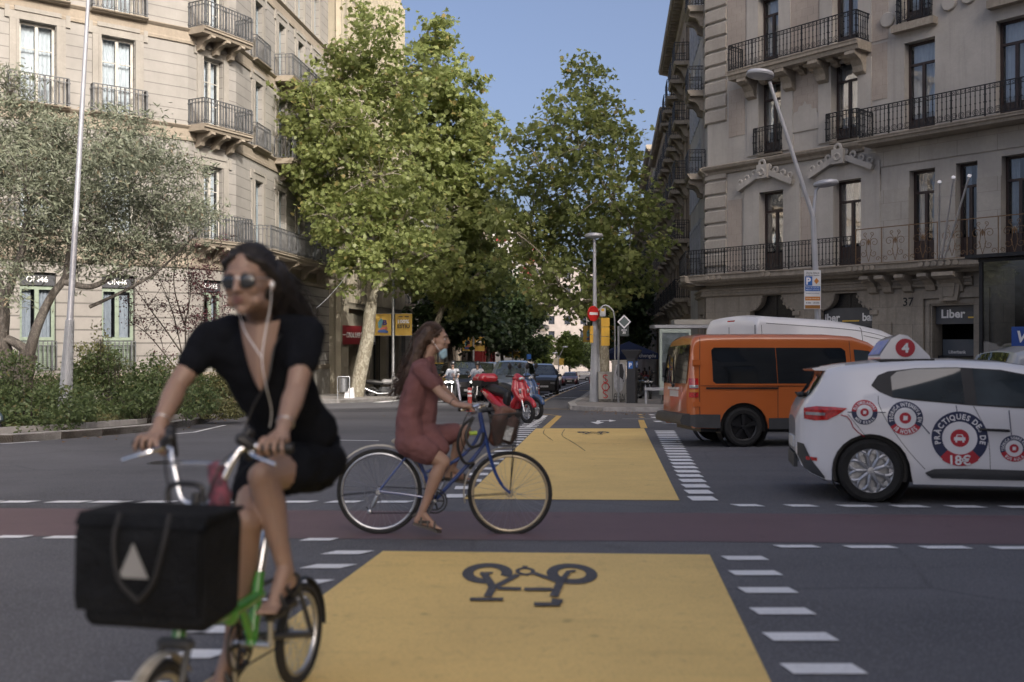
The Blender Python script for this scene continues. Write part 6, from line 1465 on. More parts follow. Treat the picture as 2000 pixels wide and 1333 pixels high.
# ------------------------------------------------ traffic waiting down the street (seen from the front)
def front_car(name, label, px, Y, kind, paint, group=None, rz=None, doors=None, roofbar=False):
    if kind == 'van': s = Shape([(-1.0,1.3),(-.95,1.7),(-.8,1.85),(1.6,1.87),(2.0,1.80),(2.6,1.42),(2.95,1.18),(3.5,1.02),(3.75,.85),(3.8,.5)], [(-1.0,.35),(3.8,.28)], [(0,.33,.39),(2.9,.33,.39)], .93, .74, 1.1, nose=(.8,.26), edge=.1)
    elif kind == 'suv': s = Shape([(-.85,.95),(-.78,1.3),(-.6,1.6),(-.3,1.67),(1.3,1.66),(1.7,1.55),(2.3,1.15),(2.9,1.05),(3.35,.9),(3.5,.6)], [(-.85,.4),(3.5,.32)], [(0,.34,.40),(2.65,.34,.40)], .91, .66, 1.05, nose=(.7,.25), edge=.08)
    else: s = Shape([(-.75,.8),(-.7,1.0),(-.5,1.15),(-.1,1.38),(.3,1.44),(1.2,1.44),(1.6,1.35),(2.2,1.0),(2.8,.90),(3.2,.75),(3.3,.5)], [(-.75,.35),(3.3,.25)], [(0,.31,.36),(2.55,.31,.36)], .87, .60, .95, nose=(.6,.24), edge=.07)
    g = GX(px, Y); t = on_road(name, label, 'car' if kind != 'van' else 'van', g.x, g.y, R(-90-5.8) if rz is None else rz, group)
    s.body(12).build('body', paint, t, smooth=True, ang=38); underbody(t, s)
    r_ = .33 if kind != 'hatch' else .31
    for (x, sd) in ((0,-1),(s.wh[1][0],-1),(0,1),(s.wh[1][0],1)): wheel(t, x, sd*(s.W-.10), r_, r_, .2, M_rim, 'six', out=sd)
    wx = {'van':(2.02,2.93),'suv':(1.72,2.3),'hatch':(1.62,2.18)}[kind]; s.strip(wx[0],wx[1],-.86,.86,.008).build('windscreen', M_glassm, t, smooth=True)
    zb_, zt_ = {'van':(1.12,1.68),'suv':(1.08,1.50),'hatch':(.98,1.30)}[kind]
    for sd in (-1, 1):
        hp('window', [(-.5,zb_),(wx[1]-.15,zb_-.02)], [(-.5,zt_-.08),(-.3,zt_),(wx[0]-.1,zt_),(wx[1]-.15,zb_+.05)], M_glassd, sd, .008, t, s)
        if doors: hp('door_panel', [(.5,.4),(wx[1]-.1,.4)], [(.5,zb_-.06),(wx[1]-.1,zb_-.06)], doors, sd, .010, t, s)
        x1 = s.x1; hp('headlamp', [(x1-.42,.66),(x1-.12,.62)], [(x1-.42,.84),(x1-.12,.76)], M_clear, sd, .012, t, s)
        m = MB(); m.cbox((x1+.0,sd*(s.W-.42),.70),(.06,.26,.12)); m.build('headlamp', M_clear, t); m = MB(); m.ell((wx[1]-.2,sd*(s.W+.10),zb_+.05),(.07,.11,.09),None,8,6); m.build('door_mirror', paint, t, smooth=True)
    m = MB(); m.cbox((s.x1+.02,0,.55),(.05,1.0,.22)); m.cbox((s.x1+.02,0,.33),(.05,1.3,.12)); m.build('grille', M_black, t); m = MB(); m.cbox((s.x1+.05,0,.50),(.02,.5,.11)); m.build('number_plate', M_plate, t)
    m = MB(); m.cbox((wx[1]-.45,.35,zb_+.02),(.4,.42,.5)); m.ell((wx[1]-.55,.35,zb_+.30),(.1,.09,.13),None,8,6)
    return t
M_taxiy = mat('taxi_yellow', (.55,.36,.03), .35, coat=.5); M_blu = car_paint('slate_blue_paint', (.10,.12,.15)); M_sil = car_paint('silver_paint', (.40,.41,.43)); M_dred = car_paint('dark_red_paint', (.10,.012,.02))
front_car('taxi', 'black taxi with yellow doors queuing beside the motorcycle riders', 897, 50, 'van', M_bk, 'cars queuing at the junction', doors=M_taxiy, rz=R(-80))
front_car('waiting_van', 'silver grey van queuing behind the second motorcycle rider', 952, 54, 'van', M_sil, 'cars queuing at the junction')
front_car('waiting_van', 'slate blue van queuing right behind the red scooter', 1008, 48.5, 'van', M_blu, 'cars queuing at the junction')
front_car('taxi', 'black taxi van with its lamps lit nearest the row of lane separators', 1055, 64, 'van', M_bk, 'cars queuing at the junction', doors=M_taxiy, rz=R(-88))
front_car('waiting_car', 'dark car queuing farther back behind the black taxi van', 1074, 84, 'suv', M_bk, 'cars queuing at the junction')
front_car('taxi', 'taxi partly hidden behind the first motorcycle rider', 872, 58, 'van', M_taxiy, 'cars queuing at the junction')
front_car('moving_car', 'dark red car driving towards the camera down the empty lane', 1115, 106, 'hatch', M_dred)
front_car('crossing_car', 'white sport utility car crossing at the far junction', 1146, 178, 'suv', M_cw, 'white cars at the far junction', rz=R(180))
front_car('crossing_car', 'white car half hidden behind the other one at the far junction', 1130, 190, 'suv', M_cw, 'white cars at the far junction', rz=R(180))
# ================================================================ street furniture
def soft(mb, name, mat_, par, voxel=.012, it=3, world=False, sub=False, disp=None):
    """closed overlapping shapes fused into one smooth skin."""
    o = mb.build(name, mat_, par, world=world)
    r = o.modifiers.new('fuse', 'REMESH'); r.mode = 'VOXEL'; r.voxel_size = voxel; r.use_smooth_shade = True
    if it: s = o.modifiers.new('smooth', 'SMOOTH'); s.factor = .6; s.iterations = it
    if disp:
        tx = bpy.data.textures.new(name, 'CLOUDS'); tx.noise_scale = disp[1]; d = o.modifiers.new('folds', 'DISPLACE'); d.texture = tx; d.strength = disp[0]; d.mid_level = .5; d.texture_coords = 'LOCAL'
    return o
def lattice_cone(par, M, r0, r1, h):
    m = MB(); m.lathe([(r0,0),(r1,h)], M, 24); m.build('column_base', M_lampw, par, smooth=True)
    m = MB(); n = 18
    for k in range(n):
        for sg in (-1, 1):
            pts = []
            for i in range(17): t = i/16; a = 2*PI*k/n+sg*t*3.4; r = r0+(r1-r0)*t+.004; pts.append((r*math.cos(a), r*math.sin(a), t*h))
            m.tube(pts, .006, 4, M=M)
    m.build('diamond_relief', M_galv, par)
def lamp_head(par, c, r, tilt=0, M=None):
    T = Matrix.Translation(Vector(c)) @ Matrix.Rotation(tilt, 4, 'Y'); m = MB()
    m.lathe([(0,.09*r/.28),(r*.5,.085*r/.28),(r*.9,.05*r/.28),(r,.0),(r*.97,-.035*r/.28),(r*.8,-.05*r/.28)], T, 28); hd = m.build('lamp_head', M_lampw, par, smooth=True)
    m = MB(); m.lathe([(r*.8,-.05*r/.28),(r*.45,-.075*r/.28),(0,-.08*r/.28)], T, 24); m.build('diffuser', mat('frosted_glass', (.5,.52,.55), .2, 0, .1), hd, smooth=True)
# left column lamp
def lamp_col(name, label, base, tip, r0=.18, r1=.115, hb=2.3, head=True, world=True):
    t = thing(name, label, 'street lamp', tuple(base)); d = (tip-base); L = d.length; T = d.to_track_quat('Z','Y').to_matrix().to_4x4()
    lattice_cone(t, T, r0, r1, hb); m = MB(); m.lathe([(r1*.98,hb),(r1*.85,hb+.05),(r1*.72,L*.5),(r1*.42,L)], T, 20); m.build('pole', M_lampw, t, smooth=True); return t
b = Vector((P(125,700,22.6).x, 22.6, gz(22.6)+.14)); lamp_col('street_lamp', 'tall leaning silver lamp column with diamond patterned base in the flower bed', b, Vector((P(176,0,22.6).x, 22.6, 9.9)), .155, .085, 2.35)
# centre lamp
b = GX(1163, 40); b.z += .14; t = lamp_col('street_lamp', 'silver disc headed street lamp carrying the no entry sign and signals', b, P(1161,462,40), .235, .13, 2.9)
M0 = wm(t).inverted(); c = M0 @ P(1160,462,40); lamp_head(t, c+Vector((0,0,.02)), .38, 0)
# right Y lamp
Yl = 26.5; b = GX(1598, Yl); b.z += .14; t = thing('street_lamp', 'forked silver street lamp with two disc heads in front of the bank building', 'street lamp', tuple(b)); I = wm(t).inverted()
fk = I @ P(1588,425,Yl); m = MB(); m.tube([(0,0,0),(0,0,2.4),fk], [.14,.085,.07], 16); m.build('pole', M_lampw, t, smooth=True)
m = MB(); m.tube([fk, I @ P(1503,160,Yl)], [.062,.045], 12); m.build('arm', M_lampw, t, smooth=True); m = MB(); m.tube([fk, I @ P(1594,372,Yl), I @ P(1601,364,Yl)], [.055,.04,.035], 12); m.build('arm', M_lampw, t, smooth=True)
lamp_head(t, I @ P(1485,146,Yl), .37, R(8)); lamp_head(t, I @ P(1613,359,Yl), .33, R(-6))
# P sign on it
sg = thing('parking_sign', 'tall parking regulation sign with blue P strapped to the forked lamp', 'sign', tuple(P(1588,566,Yl-.25))); m = MB(); a0 = P(1571,604,Yl-.2); a1 = P(1604,528,Yl-.2); w_ = a1.x-a0.x; h_ = a1.z-a0.z
FSg = Fac((a0.x, a0.y), (1,.06), (0,-1)); z0 = a0.z
m.box(0,w_,-.03,0,z0,z0+h_,FSg.M); m.build('panel', mat('sign_white_face', (.62,.63,.64), .45), sg, world=True)
def plate(par, fac, x0, x1, za, zb_, m_, w=.003, name='panel_field'): q = MB(); q.box(x0,x1,w-.002,w,za,zb_,fac.M); return q.build(name, m_, par, world=True)
M_pbl = mat('sign_blue_face', (.03,.13,.42), .4); M_por = mat('sign_orange_face', (.50,.20,.04), .45); M_inkd = mat('dark_ink', (.03,.03,.035), .6)
plate(sg, FSg, .02, w_*.48, z0+h_*.60, z0+h_*.84, M_pbl); plate(sg, FSg, .02, w_-.02, z0+h_*.46, z0+h_*.585, M_pbl); plate(sg, FSg, .02, w_-.02, z0+h_*.22, z0+h_*.32, M_por); plate(sg, FSg, .02, w_-.02, z0+.01, z0+h_*.10, mat('sign_brown_face', (.28,.13,.03), .5))
def ftext(par, fac, s, u_, z_, m_, w=None, h=None, bold=.01, off=.006, name='lettering'):
    q = MB(); add_text(q, s, fac.M @ Matrix.Translation((u_,off,z_)) @ Matrix.Rotation(R(90),4,'X') @ Matrix.Scale(1,4), w=w, h=h, bold=bold); return q.build(name, m_, par, world=True)
ftext(sg, FSg, 'P', w_*.25, z0+h_*.72, M_wst, h=.19, bold=.04); q = MB(); q.prism([(w_*.73,z0+h_*.64),(w_*.88,z0+h_*.72),(w_*.73,z0+h_*.80),(w_*.58,z0+h_*.72)], .003, .006, FSg.M, 'xz'); q.build('orange_diamond', M_por, sg, world=True)
for (s_, z_, c_, h2) in (('Zona blava', .93, M_inkd, .045), ('de dilluns a divendres', .87, M_inkd, .04), ('Tots els vehicles', .55, M_wst, .03), ('Màxim 2 hores', .50, M_wst, .03), ('Excepte autoritzats', .40, M_inkd, .03), ('Càrrega i descàrrega', .27, M_wst, .03), ('8.00h - 20.00h', .16, M_inkd, .04)):
    ftext(sg, FSg, s_, w_*.5, z0+h_*z_, c_, w=w_*.8, h=h2)
# no entry sign, signals, box on the centre lamp
Yc = 39.6
t = thing('no_entry_sign', 'round red no entry sign on the centre lamp', 'sign', tuple(P(1159,613,Yc))); T = Matrix.Translation((0,0,0)) @ Matrix.Rotation(R(38),4,'Z') @ Matrix.Rotation(R(90),4,'X')
m = MB(); m.lathe([(0,.012),(.30,.012),(.31,0),(.31,-.02),(0,-.02)], T, 36); m.build('disc', mat('sign_red_face', (.50,.022,.02), .4), t); m = MB(); m.box(-.22,.22,-.055,.055,.012,.018,T); m.build('white_bar', M_wst, t)
M_sigy = mat('signal_yellow', (.62,.36,.04), .45)
t = thing('traffic_signal', 'yellow three section traffic signal seen from behind on the centre lamp', 'traffic light', tuple(P(1181,642,39.5)))
for i in range(3): m = MB(); c = P(1182,630+i*18.5,39.5)-P(1181,642,39.5); m.cbox(c,(.33,.22,.355)); m.cbox(c+Vector((0,.15,0)),(.28,.12,.30)); m.build('signal_section', M_sigy, t)
t = thing('pedestrian_signal', 'small yellow two section pedestrian signal left of the centre lamp', 'traffic light', tuple(P(1154,655,39.5)))
for i in range(2): m = MB(); m.cbox(P(1155,645+i*17,39.4)-P(1154,655,39.5),(.12,.3,.32)); m.build('signal_section', M_sigy, t)
t = thing('signal_control_box', 'small grey white box above the yellow signal on the centre lamp', 'box', tuple(P(1177,610,39.5))); m = MB(); m.cbox((0,0,0),(.22,.2,.34)); m.build('casing', M_galv, t); m = MB(); m.cbox((0,-.102,.08),(.12,.01,.10)); m.build('yellow_label', M_sigy, t)
t = thing('curved_pole', 'thin bent galvanised pole behind the cabinets', 'pole', tuple(GX(1201,40.5))); I = wm(t).inverted(); m = MB(); m.tube(spline([I @ GX(1201,40.5), I @ P(1201,700,40.5), I @ P(1200,620,40.5), I @ P(1192,602,40.5), I @ P(1180,597,40.5), I @ P(1168,607,40.3)], 5), .03, 8); m.build('tube', M_galv, t, smooth=True)
# cabinets
def cabinet(name, label, px0, px1, ytop, Y, m_, rz=0):
    a = GX(px0, Y); b_ = GX(px1, Y); g0 = gz(Y)+.14; zt = P(0,ytop,Y).z; t = thing(name, label, 'cabinet', ((a.x+b_.x)/2, Y, g0), rz); w_ = b_.x-a.x; h = zt-g0
    m = MB(); m.box(-w_/2,w_/2,-.0,.38,.12,h); m.build('casing', m_, t); m = MB(); m.box(-w_/2-.02,w_/2+.02,-.02,.40,h,h+.04); m.build('lid', m_, t); m = MB(); m.box(-w_/2+.03,w_/2-.03,.02,.36,-.02,.12); m.build('plinth', mat('dirty_concrete', (.12,.115,.10), .9, 0, .5, 8), t)
    m = MB(); m.box(-.004,.004,-.006,.0,.16,h-.06); m.cap((w_*.3,-.02,h*.5),(w_*.3,-.02,h*.5+.06),.012,.012,6); m.build('door_seam', M_black, t)
    return t, w_, h
M_cab = mat('grey_cabinet', (.30,.29,.26), .6, 0, .12, 2)
t, w_, h = cabinet('utility_cabinet', 'grey utility cabinet sprayed with red SOS lettering', 1169, 1196, 729, 39.4, M_cab)
M_spray = mat('red_spray', (.42,.03,.035), .7); m = MB()
def S_(cx, cz, s): return spline([(cx+.5*s,-.012,cz+.75*s),(cx-.1*s,-.012,cz+.9*s),(cx-.55*s,-.012,cz+.5*s),(cx,-.012,cz+.05*s),(cx+.5*s,-.012,cz-.4*s),(cx,-.012,cz-.85*s),(cx-.5*s,-.012,cz-.6*s)], 5)
m.tube(S_(0,h*.80,.17), .018, 5); m.tube(S_(0,h*.27,.17), .018, 5); m.tube([(.14*math.cos(a_),-.012,h*.53+.14*math.sin(a_)) for a_ in np.linspace(.3,6.6,18)], .018, 5); m.build('spray_lettering', M_spray, t)
t, w_, h = cabinet('poster_cabinet', 'taller grey cabinet with a torn black and white face poster', 1197, 1223, 706, 39.3, M_cab)
m = MB(); pp = [(-w_*.4,h*.35),(-w_*.1,h*.22),(w_*.2,h*.30),(w_*.42,h*.55),(w_*.40,h*.93),(w_*.1,h*.97),(-w_*.3,h*.90),(-w_*.44,h*.6)]; m.prism(pp, -.012, -.008, None, 'xz'); m.build('poster', mat('pasted_paper', (.42,.42,.43), .8, 0, .25, 5), t)
m = MB(); m.prism([(-w_*.25,h*.72),(-w_*.15,h*.92),(w_*.2,h*.94),(w_*.33,h*.75),(w_*.25,h*.55),(0,h*.62),(-w_*.1,h*.55)], -.016, -.0125, None, 'xz'); m.build('printed_hair', M_inkd, t)
ftT = Fac((0,0),(1,0),(0,-1)); m = MB(); add_text(m, 'FERN', Matrix.Translation((0,-.012,.22)) @ Matrix.Rotation(R(90),4,'X'), w=w_*.8, h=.26, bold=.0, fn=lambda p: (p[0]+p[1]*.1,p[1],0)); m.build('scrawled_lettering', M_inkd, t)
# diamond topped sign pole
g = GX(1208, 38.6); t = thing('street_sign', 'dark rectangular sign with a white diamond top on a slim pole', 'sign', (g.x, g.y, g.z+.14)); I = wm(t).inverted(); top = I @ P(1208,637,38.6)
m = MB(); m.tube([(0,0,0), top], .045, 10); m.build('pole', M_grey, t, smooth=True); c = I @ P(1219,644,38.55); m = MB(); m.cbox(c,(.36,.03,.52)); pn = m.build('panel', mat('slate_panel', (.04,.05,.05), .5), t)
m = MB(); T = Matrix.Translation(c+Vector((0,-.0,.30))) @ Matrix.Rotation(R(45),4,'Y'); m.box(-.19,.19,-.03,.02,-.19,.19,T); m.build('diamond', M_wst, t); m = MB(); m.box(-.14,.14,-.036,-.03,-.14,.14,T); m.build('diamond_field', mat('slate_field', (.10,.13,.13), .5), t)
m = MB()
for i, s_ in enumerate(('ZONA','30')): add_text(m, s_, Matrix.Translation(c+Vector((0,-.02,-.02-.1*i))) @ Matrix.Rotation(R(90),4,'X'), w=.22 if i == 0 else .12, bold=.02)
m.build('lettering', M_wst, pn)
# parking meter
g = GX(1234, 38.2); t = thing('parking_meter', 'dark grey parking meter column with blue P plates and flared top', 'parking meter', (g.x, g.y, g.z+.14), R(-20)); M_mt = mat('charcoal_metal', (.035,.036,.040), .45, .2, .1, 5); h = 2.05
m = MB(); m.prism([(-.17,-.16),(.17,-.16),(.2,.12),(-.2,.12)], 0, h-.32); m.build('column', M_mt, t)
m = MB(); m.add([(-.17,-.16,h-.32),(.17,-.16,h-.32),(.2,.12,h-.32),(-.2,.12,h-.32),(-.36,-.22,h-.04),(.36,-.22,h-.04),(.36,.18,h-.04),(-.36,.18,h-.04),(-.36,-.22,h),(.36,-.22,h),(.36,.18,h),(-.36,.18,h)], [(0,1,5,4),(1,2,6,5),(2,3,7,6),(3,0,4,7),(4,5,9,8),(5,6,10,9),(6,7,11,10),(7,4,8,11),(8,9,10,11)]); m.build('flared_top', M_mt, t)
m = MB(); m.box(-.11,.08,-.168,-.163,h-.72,h-.45); pp = m.build('blue_plate', M_pbl, t); m = MB(); add_text(m, 'P', Matrix.Translation((-.015,-.171,h-.585)) @ Matrix.Rotation(R(90),4,'X'), h=.17, bold=.04); m.build('lettering', M_wst, pp)
m = MB(); T = Matrix.Translation((.188,-.02,h-.56)) @ Matrix.Rotation(R(84),4,'Z'); m.box(-.1,.1,-.012,-.006,-.13,.13,T); pp = m.build('blue_plate', M_pbl, t); m = MB(); add_text(m, 'P', T @ Matrix.Translation((0,-.016,0)) @ Matrix.Rotation(R(90),4,'X'), h=.17, bold=.04); m.build('lettering', M_wst, pp)
# tubular bench rail, advertising panel and its white canopy
g = GX(1262, 36.6); t = thing('leaning_rail', 'pale grey flat topped rail bench beside the advertising panel', 'bench', (g.x, g.y, g.z+.14)); m = MB(); m.tube([(0,0,.02),(0,0,.50),(.04,0,.55)], .05, 8); m.build('leg', M_lampw, t, smooth=True); m = MB(); m.tube([(.85,0,.02),(.85,0,.52)], .05, 8); m.build('leg', M_lampw, t, smooth=True); m = MB(); m.box(-.06,1.0,-.14,.14,.52,.62); m.build('seat', M_lampw, t)
a0 = GX(1288, 37); t = thing('advertising_panel', 'backlit style advertising panel in a pale green frame behind the orange van', 'advertising panel', (a0.x, 37, a0.z+.14)); zt = P(0,643,37).z-(a0.z+.14); M_mint = mat('pale_green_frame', (.36,.42,.38), .5)
m = MB(); W_ = 1.15; m.box(0,.08,-.12,.12,.35,zt); m.box(W_-.08,W_,-.12,.12,.35,zt); m.box(.08,W_-.08,-.12,.12,zt-.14,zt); m.box(.08,W_-.08,-.12,.12,.35,.85); m.build('frame', M_mint, t); m = MB(); m.box(.1,W_-.1,-.1,.1,-.05,.35); m.build('foot', mat('dirty_concrete', (.12,.115,.10)), t)
m = MB(); m.box(.08,W_-.08,-.09,-.085,.85,zt-.14); po = m.build('poster', mat('street_photo_print', (.30,.32,.33), .5, 0, .3, 2.2, var2=(.10,.12,.10)), t); m = MB(); m.box(.1,W_-.1,-.094,-.09,1.0,1.55); m.build('dark_print_band', mat('dark_print', (.03,.03,.035), .5), po); m = MB(); add_text(m, 'Nou Clas', Matrix.Translation((.55,-.098,1.42)) @ Matrix.Rotation(R(90),4,'X'), w=.62, bold=.01); add_text(m, 'Híbrid', Matrix.Translation((.5,-.098,1.24)) @ Matrix.Rotation(R(90),4,'X'), w=.48, bold=.01); m.build('lettering', M_wst, po)
m = MB(); m.quad((.08,-.10,.85),(W_-.08,-.10,.85),(W_-.08,-.10,zt-.14),(.08,-.10,zt-.14)); m.build('pane', M_pane, t)
t = thing('bus_shelter_roof', 'slim white canopy edge above the advertising panel', 'shelter', tuple(P(1290,640,39))); m = MB(); m.box(-.25,3.2,-.1,1.3,-.02,.10); m.build('canopy', M_lampw, t); m = MB(); m.box(.6,3.0,.3,1.2,.12,.32); m.build('top_box', M_cab, t); m = MB(); m.tube([(2.9,.8,-2.6),(2.9,.8,0)], .05, 8); m.build('post', M_lampw, t); m = MB(); m.tube([(.2,.8,-2.9),(.2,.8,0)], .05, 8); m.build('post', M_lampw, t)
# navy parasol
g = GX(1228, 56); t = thing('cafe_parasol', 'navy square cafe parasol with white lettering on its valance', 'parasol', (g.x, g.y, g.z+.14)); I = wm(t).inverted(); zt = (I @ P(1228,667,56)).z; ze = (I @ P(1228,690,56)).z; M_nv = mat('navy_canvas', (.012,.022,.075), .8)
m = MB(); s_ = 1.45; cs = [(-s_,-s_),(0,-s_),(s_,-s_),(s_,0),(s_,s_),(0,s_),(-s_,s_),(-s_,0)]; m.add([(0,0,zt)]+[(x,y,ze) for x,y in cs], [(0,1+i,1+(i+1)%8) for i in range(8)]); m.add([(x,y,ze) for x,y in cs]+[(x,y,ze-.32) for x,y in cs], [(i,(i+1)%8,8+(i+1)%8,8+i) for i in range(8)]); cn = m.build('canopy', M_nv, t)
m = MB(); add_text(m, 'chengdu', Matrix.Translation((.86,-s_-.012,ze-.15)) @ Matrix.Rotation(R(90),4,'X'), w=.9, bold=.0); m.torus(.11,.012,Matrix.Translation((.22,-s_-.01,ze-.14)) @ Matrix.Rotation(R(90),4,'X'),20,4); m.box(.16,.28,-s_-.014,-s_-.01,ze-.155,ze-.135); m.box(.21,.23,-s_-.014,-s_-.01,ze-.2,ze-.08); m.build('lettering', M_wst, cn)
m = MB(); m.tube([(0,0,0),(0,0,zt)], .035, 8); m.build('pole', M_grey, t); m = MB(); m.lathe([(0,0),(.35,0),(.35,.06),(0,.08)], None, 14); m.build('base', M_black, t)
# banner poles down the street
M_ban = mat('banner_yellow', (.52,.34,.065), .7, 0, .08, 3)
def banner_pole(label, px, Y, yt, yb_, wpx, side=0, full=True, top=8.5, group='yellow banner poles'):
    g = GX(px, Y); t = thing('banner_pole', label, 'lamp post', (g.x, g.y, g.z+.12), group=group); s_ = Y/F
    m = MB(); m.lathe([(.17,0),(.12,.9),(.085,1.0),(.06,top)], None, 14); m.build('pole', M_galv, t, smooth=True); z1 = P(0,yt,Y).z-(g.z+.12); z0 = P(0,yb_,Y).z-(g.z+.12); wd = wpx*s_
    for sg in (-1, 1):
        x0 = sg*.10; x1 = sg*(.10+wd); a_, b_ = min(x0,x1), max(x0,x1); m = MB(); n = 8; vs = []
        for i in range(n+1):
            x = a_+(b_-a_)*i/n
            for k in range(n+1): vs.append((x, .02*math.sin(i*1.1+k*.7), z0+(z1-z0)*k/n))
        m.add(vs, [(i*(n+1)+k,(i+1)*(n+1)+k,(i+1)*(n+1)+k+1,i*(n+1)+k+1) for i in range(n) for k in range(n)]); b2_ = m.build('banner', M_ban, t, smooth=True)
        m = MB(); m.tube([(0,0,z1),(x1,0,z1)], .012, 5); m.tube([(0,0,z0),(x1,0,z0)], .012, 5); m.build('banner_arm', M_galv, t)
        H = z1-z0; c = (a_+b_)/2; T = Matrix.Translation((c,-.045,0)) @ Matrix.Rotation(R(90),4,'X')
        if sg > 0:
            m = MB(); add_text(m, 'ESTIU', T, w=wd*.72, h=H*.17, bold=.03, center=(0,z0+H*.42)); m.box(c-wd*.3,c-wd*.05,-.05,-.046,z0+H*.84,z0+H*.88); m.box(c+wd*.08,c+wd*.32,-.05,-.046,z0+H*.84,z0+H*.88); m.build('lettering', M_inkd, b2_)
            m = MB(); add_text(m, '100%', T, w=wd*.68, h=H*.17, bold=.04, center=(0,z0+H*.64)); m.build('lettering', M_wst, b2_)
        else:
            m = MB(); add_text(m, 'B', T, w=wd*.28, h=H*.24, bold=.05, center=(wd*.12,z0+H*.6)); m.build('lettering', mat('purple_print', (.05,.03,.12), .6), b2_)
            m = MB(); m.prism([(c-wd*.25,z0+H*.35),(c-wd*.1,z0+H*.3),(c+wd*.02,z0+H*.7),(c-wd*.1,z0+H*.8),(c-wd*.28,z0+H*.6)], -.049, -.046, None, 'xz'); m.build('print', mat('teal_print', (.12,.30,.34), .6), b2_)
            m = MB(); m.prism([(c-wd*.3,z0+H*.15),(c+wd*.3,z0+H*.12),(c+wd*.34,z0+H*.2),(c,z0+H*.3),(c-wd*.25,z0+H*.26)], -.052, -.050, None, 'xz'); m.build('print', mat('blue_print', (.06,.12,.34), .6), b2_)
            m = MB(); m.prism([(c-wd*.2,z0+H*.26),(c+wd*.3,z0+H*.30),(c+wd*.25,z0+H*.42),(c-wd*.1,z0+H*.36)], -.056, -.053, None, 'xz'); m.build('print', mat('pink_print', (.5,.14,.10), .6), b2_)
    return t
banner_pole('nearest banner pole on the left pavement beside the plane tree trunk', 768, 51, 613, 656, 33)
banner_pole('second banner pole, between the cyclist face and the red scooter', 925, 78, 658, 686, 19)
banner_pole('third banner pole, over the silver and blue vans', 1001, 106, 678, 699, 13)
banner_pole('banner pole on the right pavement half hidden by the yellow signals', 1171, 66, 636, 669, 29)
def far_lamp(label, px, Y, yt):
    g = GX(px, Y); t = thing('street_lamp', label, 'street lamp', (g.x, g.y, g.z)); I = wm(t).inverted(); f = I @ P(px,700,Y); m = MB(); m.tube([(0,0,0), f], [.14,.09], 8); m.build('pole', M_lampw, t); m = MB(); m.tube([f, I @ P(px+10,yt+4,Y)], [.08,.05], 6); m.build('arm', M_lampw, t); m = MB(); m.tube([f, I @ P(px-4,yt+16,Y)], [.08,.05], 6); m.build('arm', M_lampw, t); lamp_head(t, I @ P(px+13,yt+3,Y), .5); lamp_head(t, I @ P(px-7,yt+15,Y), .5)
    for sg in (-1, 1): m = MB(); c = I @ P(px+sg*5.5,707,Y); m.cbox(c,(.85,.03,1.2)); m.build('banner', M_ban if sg > 0 else mat('pale_banner', (.55,.5,.38), .7), t)
far_lamp('distant forked silver lamp with two small yellow banners', 1091, 176, 675)
g = GX(1033, 120); t = thing('blue_road_sign', 'small blue road sign on a pole beyond the slate blue van', 'sign', tuple(g)); I = wm(t).inverted(); m = MB(); m.tube([(0,0,0), I @ P(1033,697,120)], .05, 6); m.build('pole', M_grey, t); m = MB(); m.cbox(I @ P(1033,697,119.9),(.5,.03,.62)); m.build('panel', M_pbl, t)
# bollards
def bollard(label, px, Y, h=.8, r=.05):
    g = GX(px, Y); t = thing('bollard', label, 'bollard', tuple(g), group='red and white flexible bollards'); m = MB(); m.lathe([(r*1.8,0),(r*1.8,.03),(r,.05),(r,h-.02),(r*.8,h),(0,h)], None, 14); m.build('post', mat('bollard_red', (.40,.06,.05), .5), t, smooth=True)
    for z_ in (.50,.64): m = MB(); m.lathe([(r+.003,z_),(r+.003,z_+.07)], None, 14); m.build('reflective_band', M_wst, t, smooth=True)
bollard('red bollard with white bands just above the hands of the second cyclist', 917.5, 33.5, r=.075); bollard('red bollard with white bands right of the blue scooter', 1051, 49.5, r=.07); bollard('distant red bollard at the end of the lane separators', 1152, 132, .9)
# lane separators
proto = None
pts = [(1062,779),(1156,745.5)]
Ya, Yb = 50.5, 150; n = 30
for i in range(n):
    k = i/(n-1); Y = Ya+(Yb-Ya)*k; py = YH+(CZ-gz(Y))/Y*F; px = 1060+(779-py)*2.75; g = GX(px, Y)
    if proto is None:
        proto = thing('lane_separator', 'low black and white rubber separator in the row along the cycle lane', 'lane separator', (0,0,0), group='rubber separators along the cycle lane'); m = MB(); m.prism([(-.5,0),(-.42,.10),(-.1,.15),(.35,.12),(.5,0)], -.11, .11, None, 'xz'); m.build('body', M_rubber, proto); m = MB(); m.prism([(-.30,.128),(-.1,.153),(.12,.142),(.12,.10),(-.3,.10)], -.113, .113, None, 'xz'); m.build('white_stripe', M_wst, proto); o = proto
    else: o = copy_tree(proto)
    place(o, g.x, g.y, R(90-5.8), None)
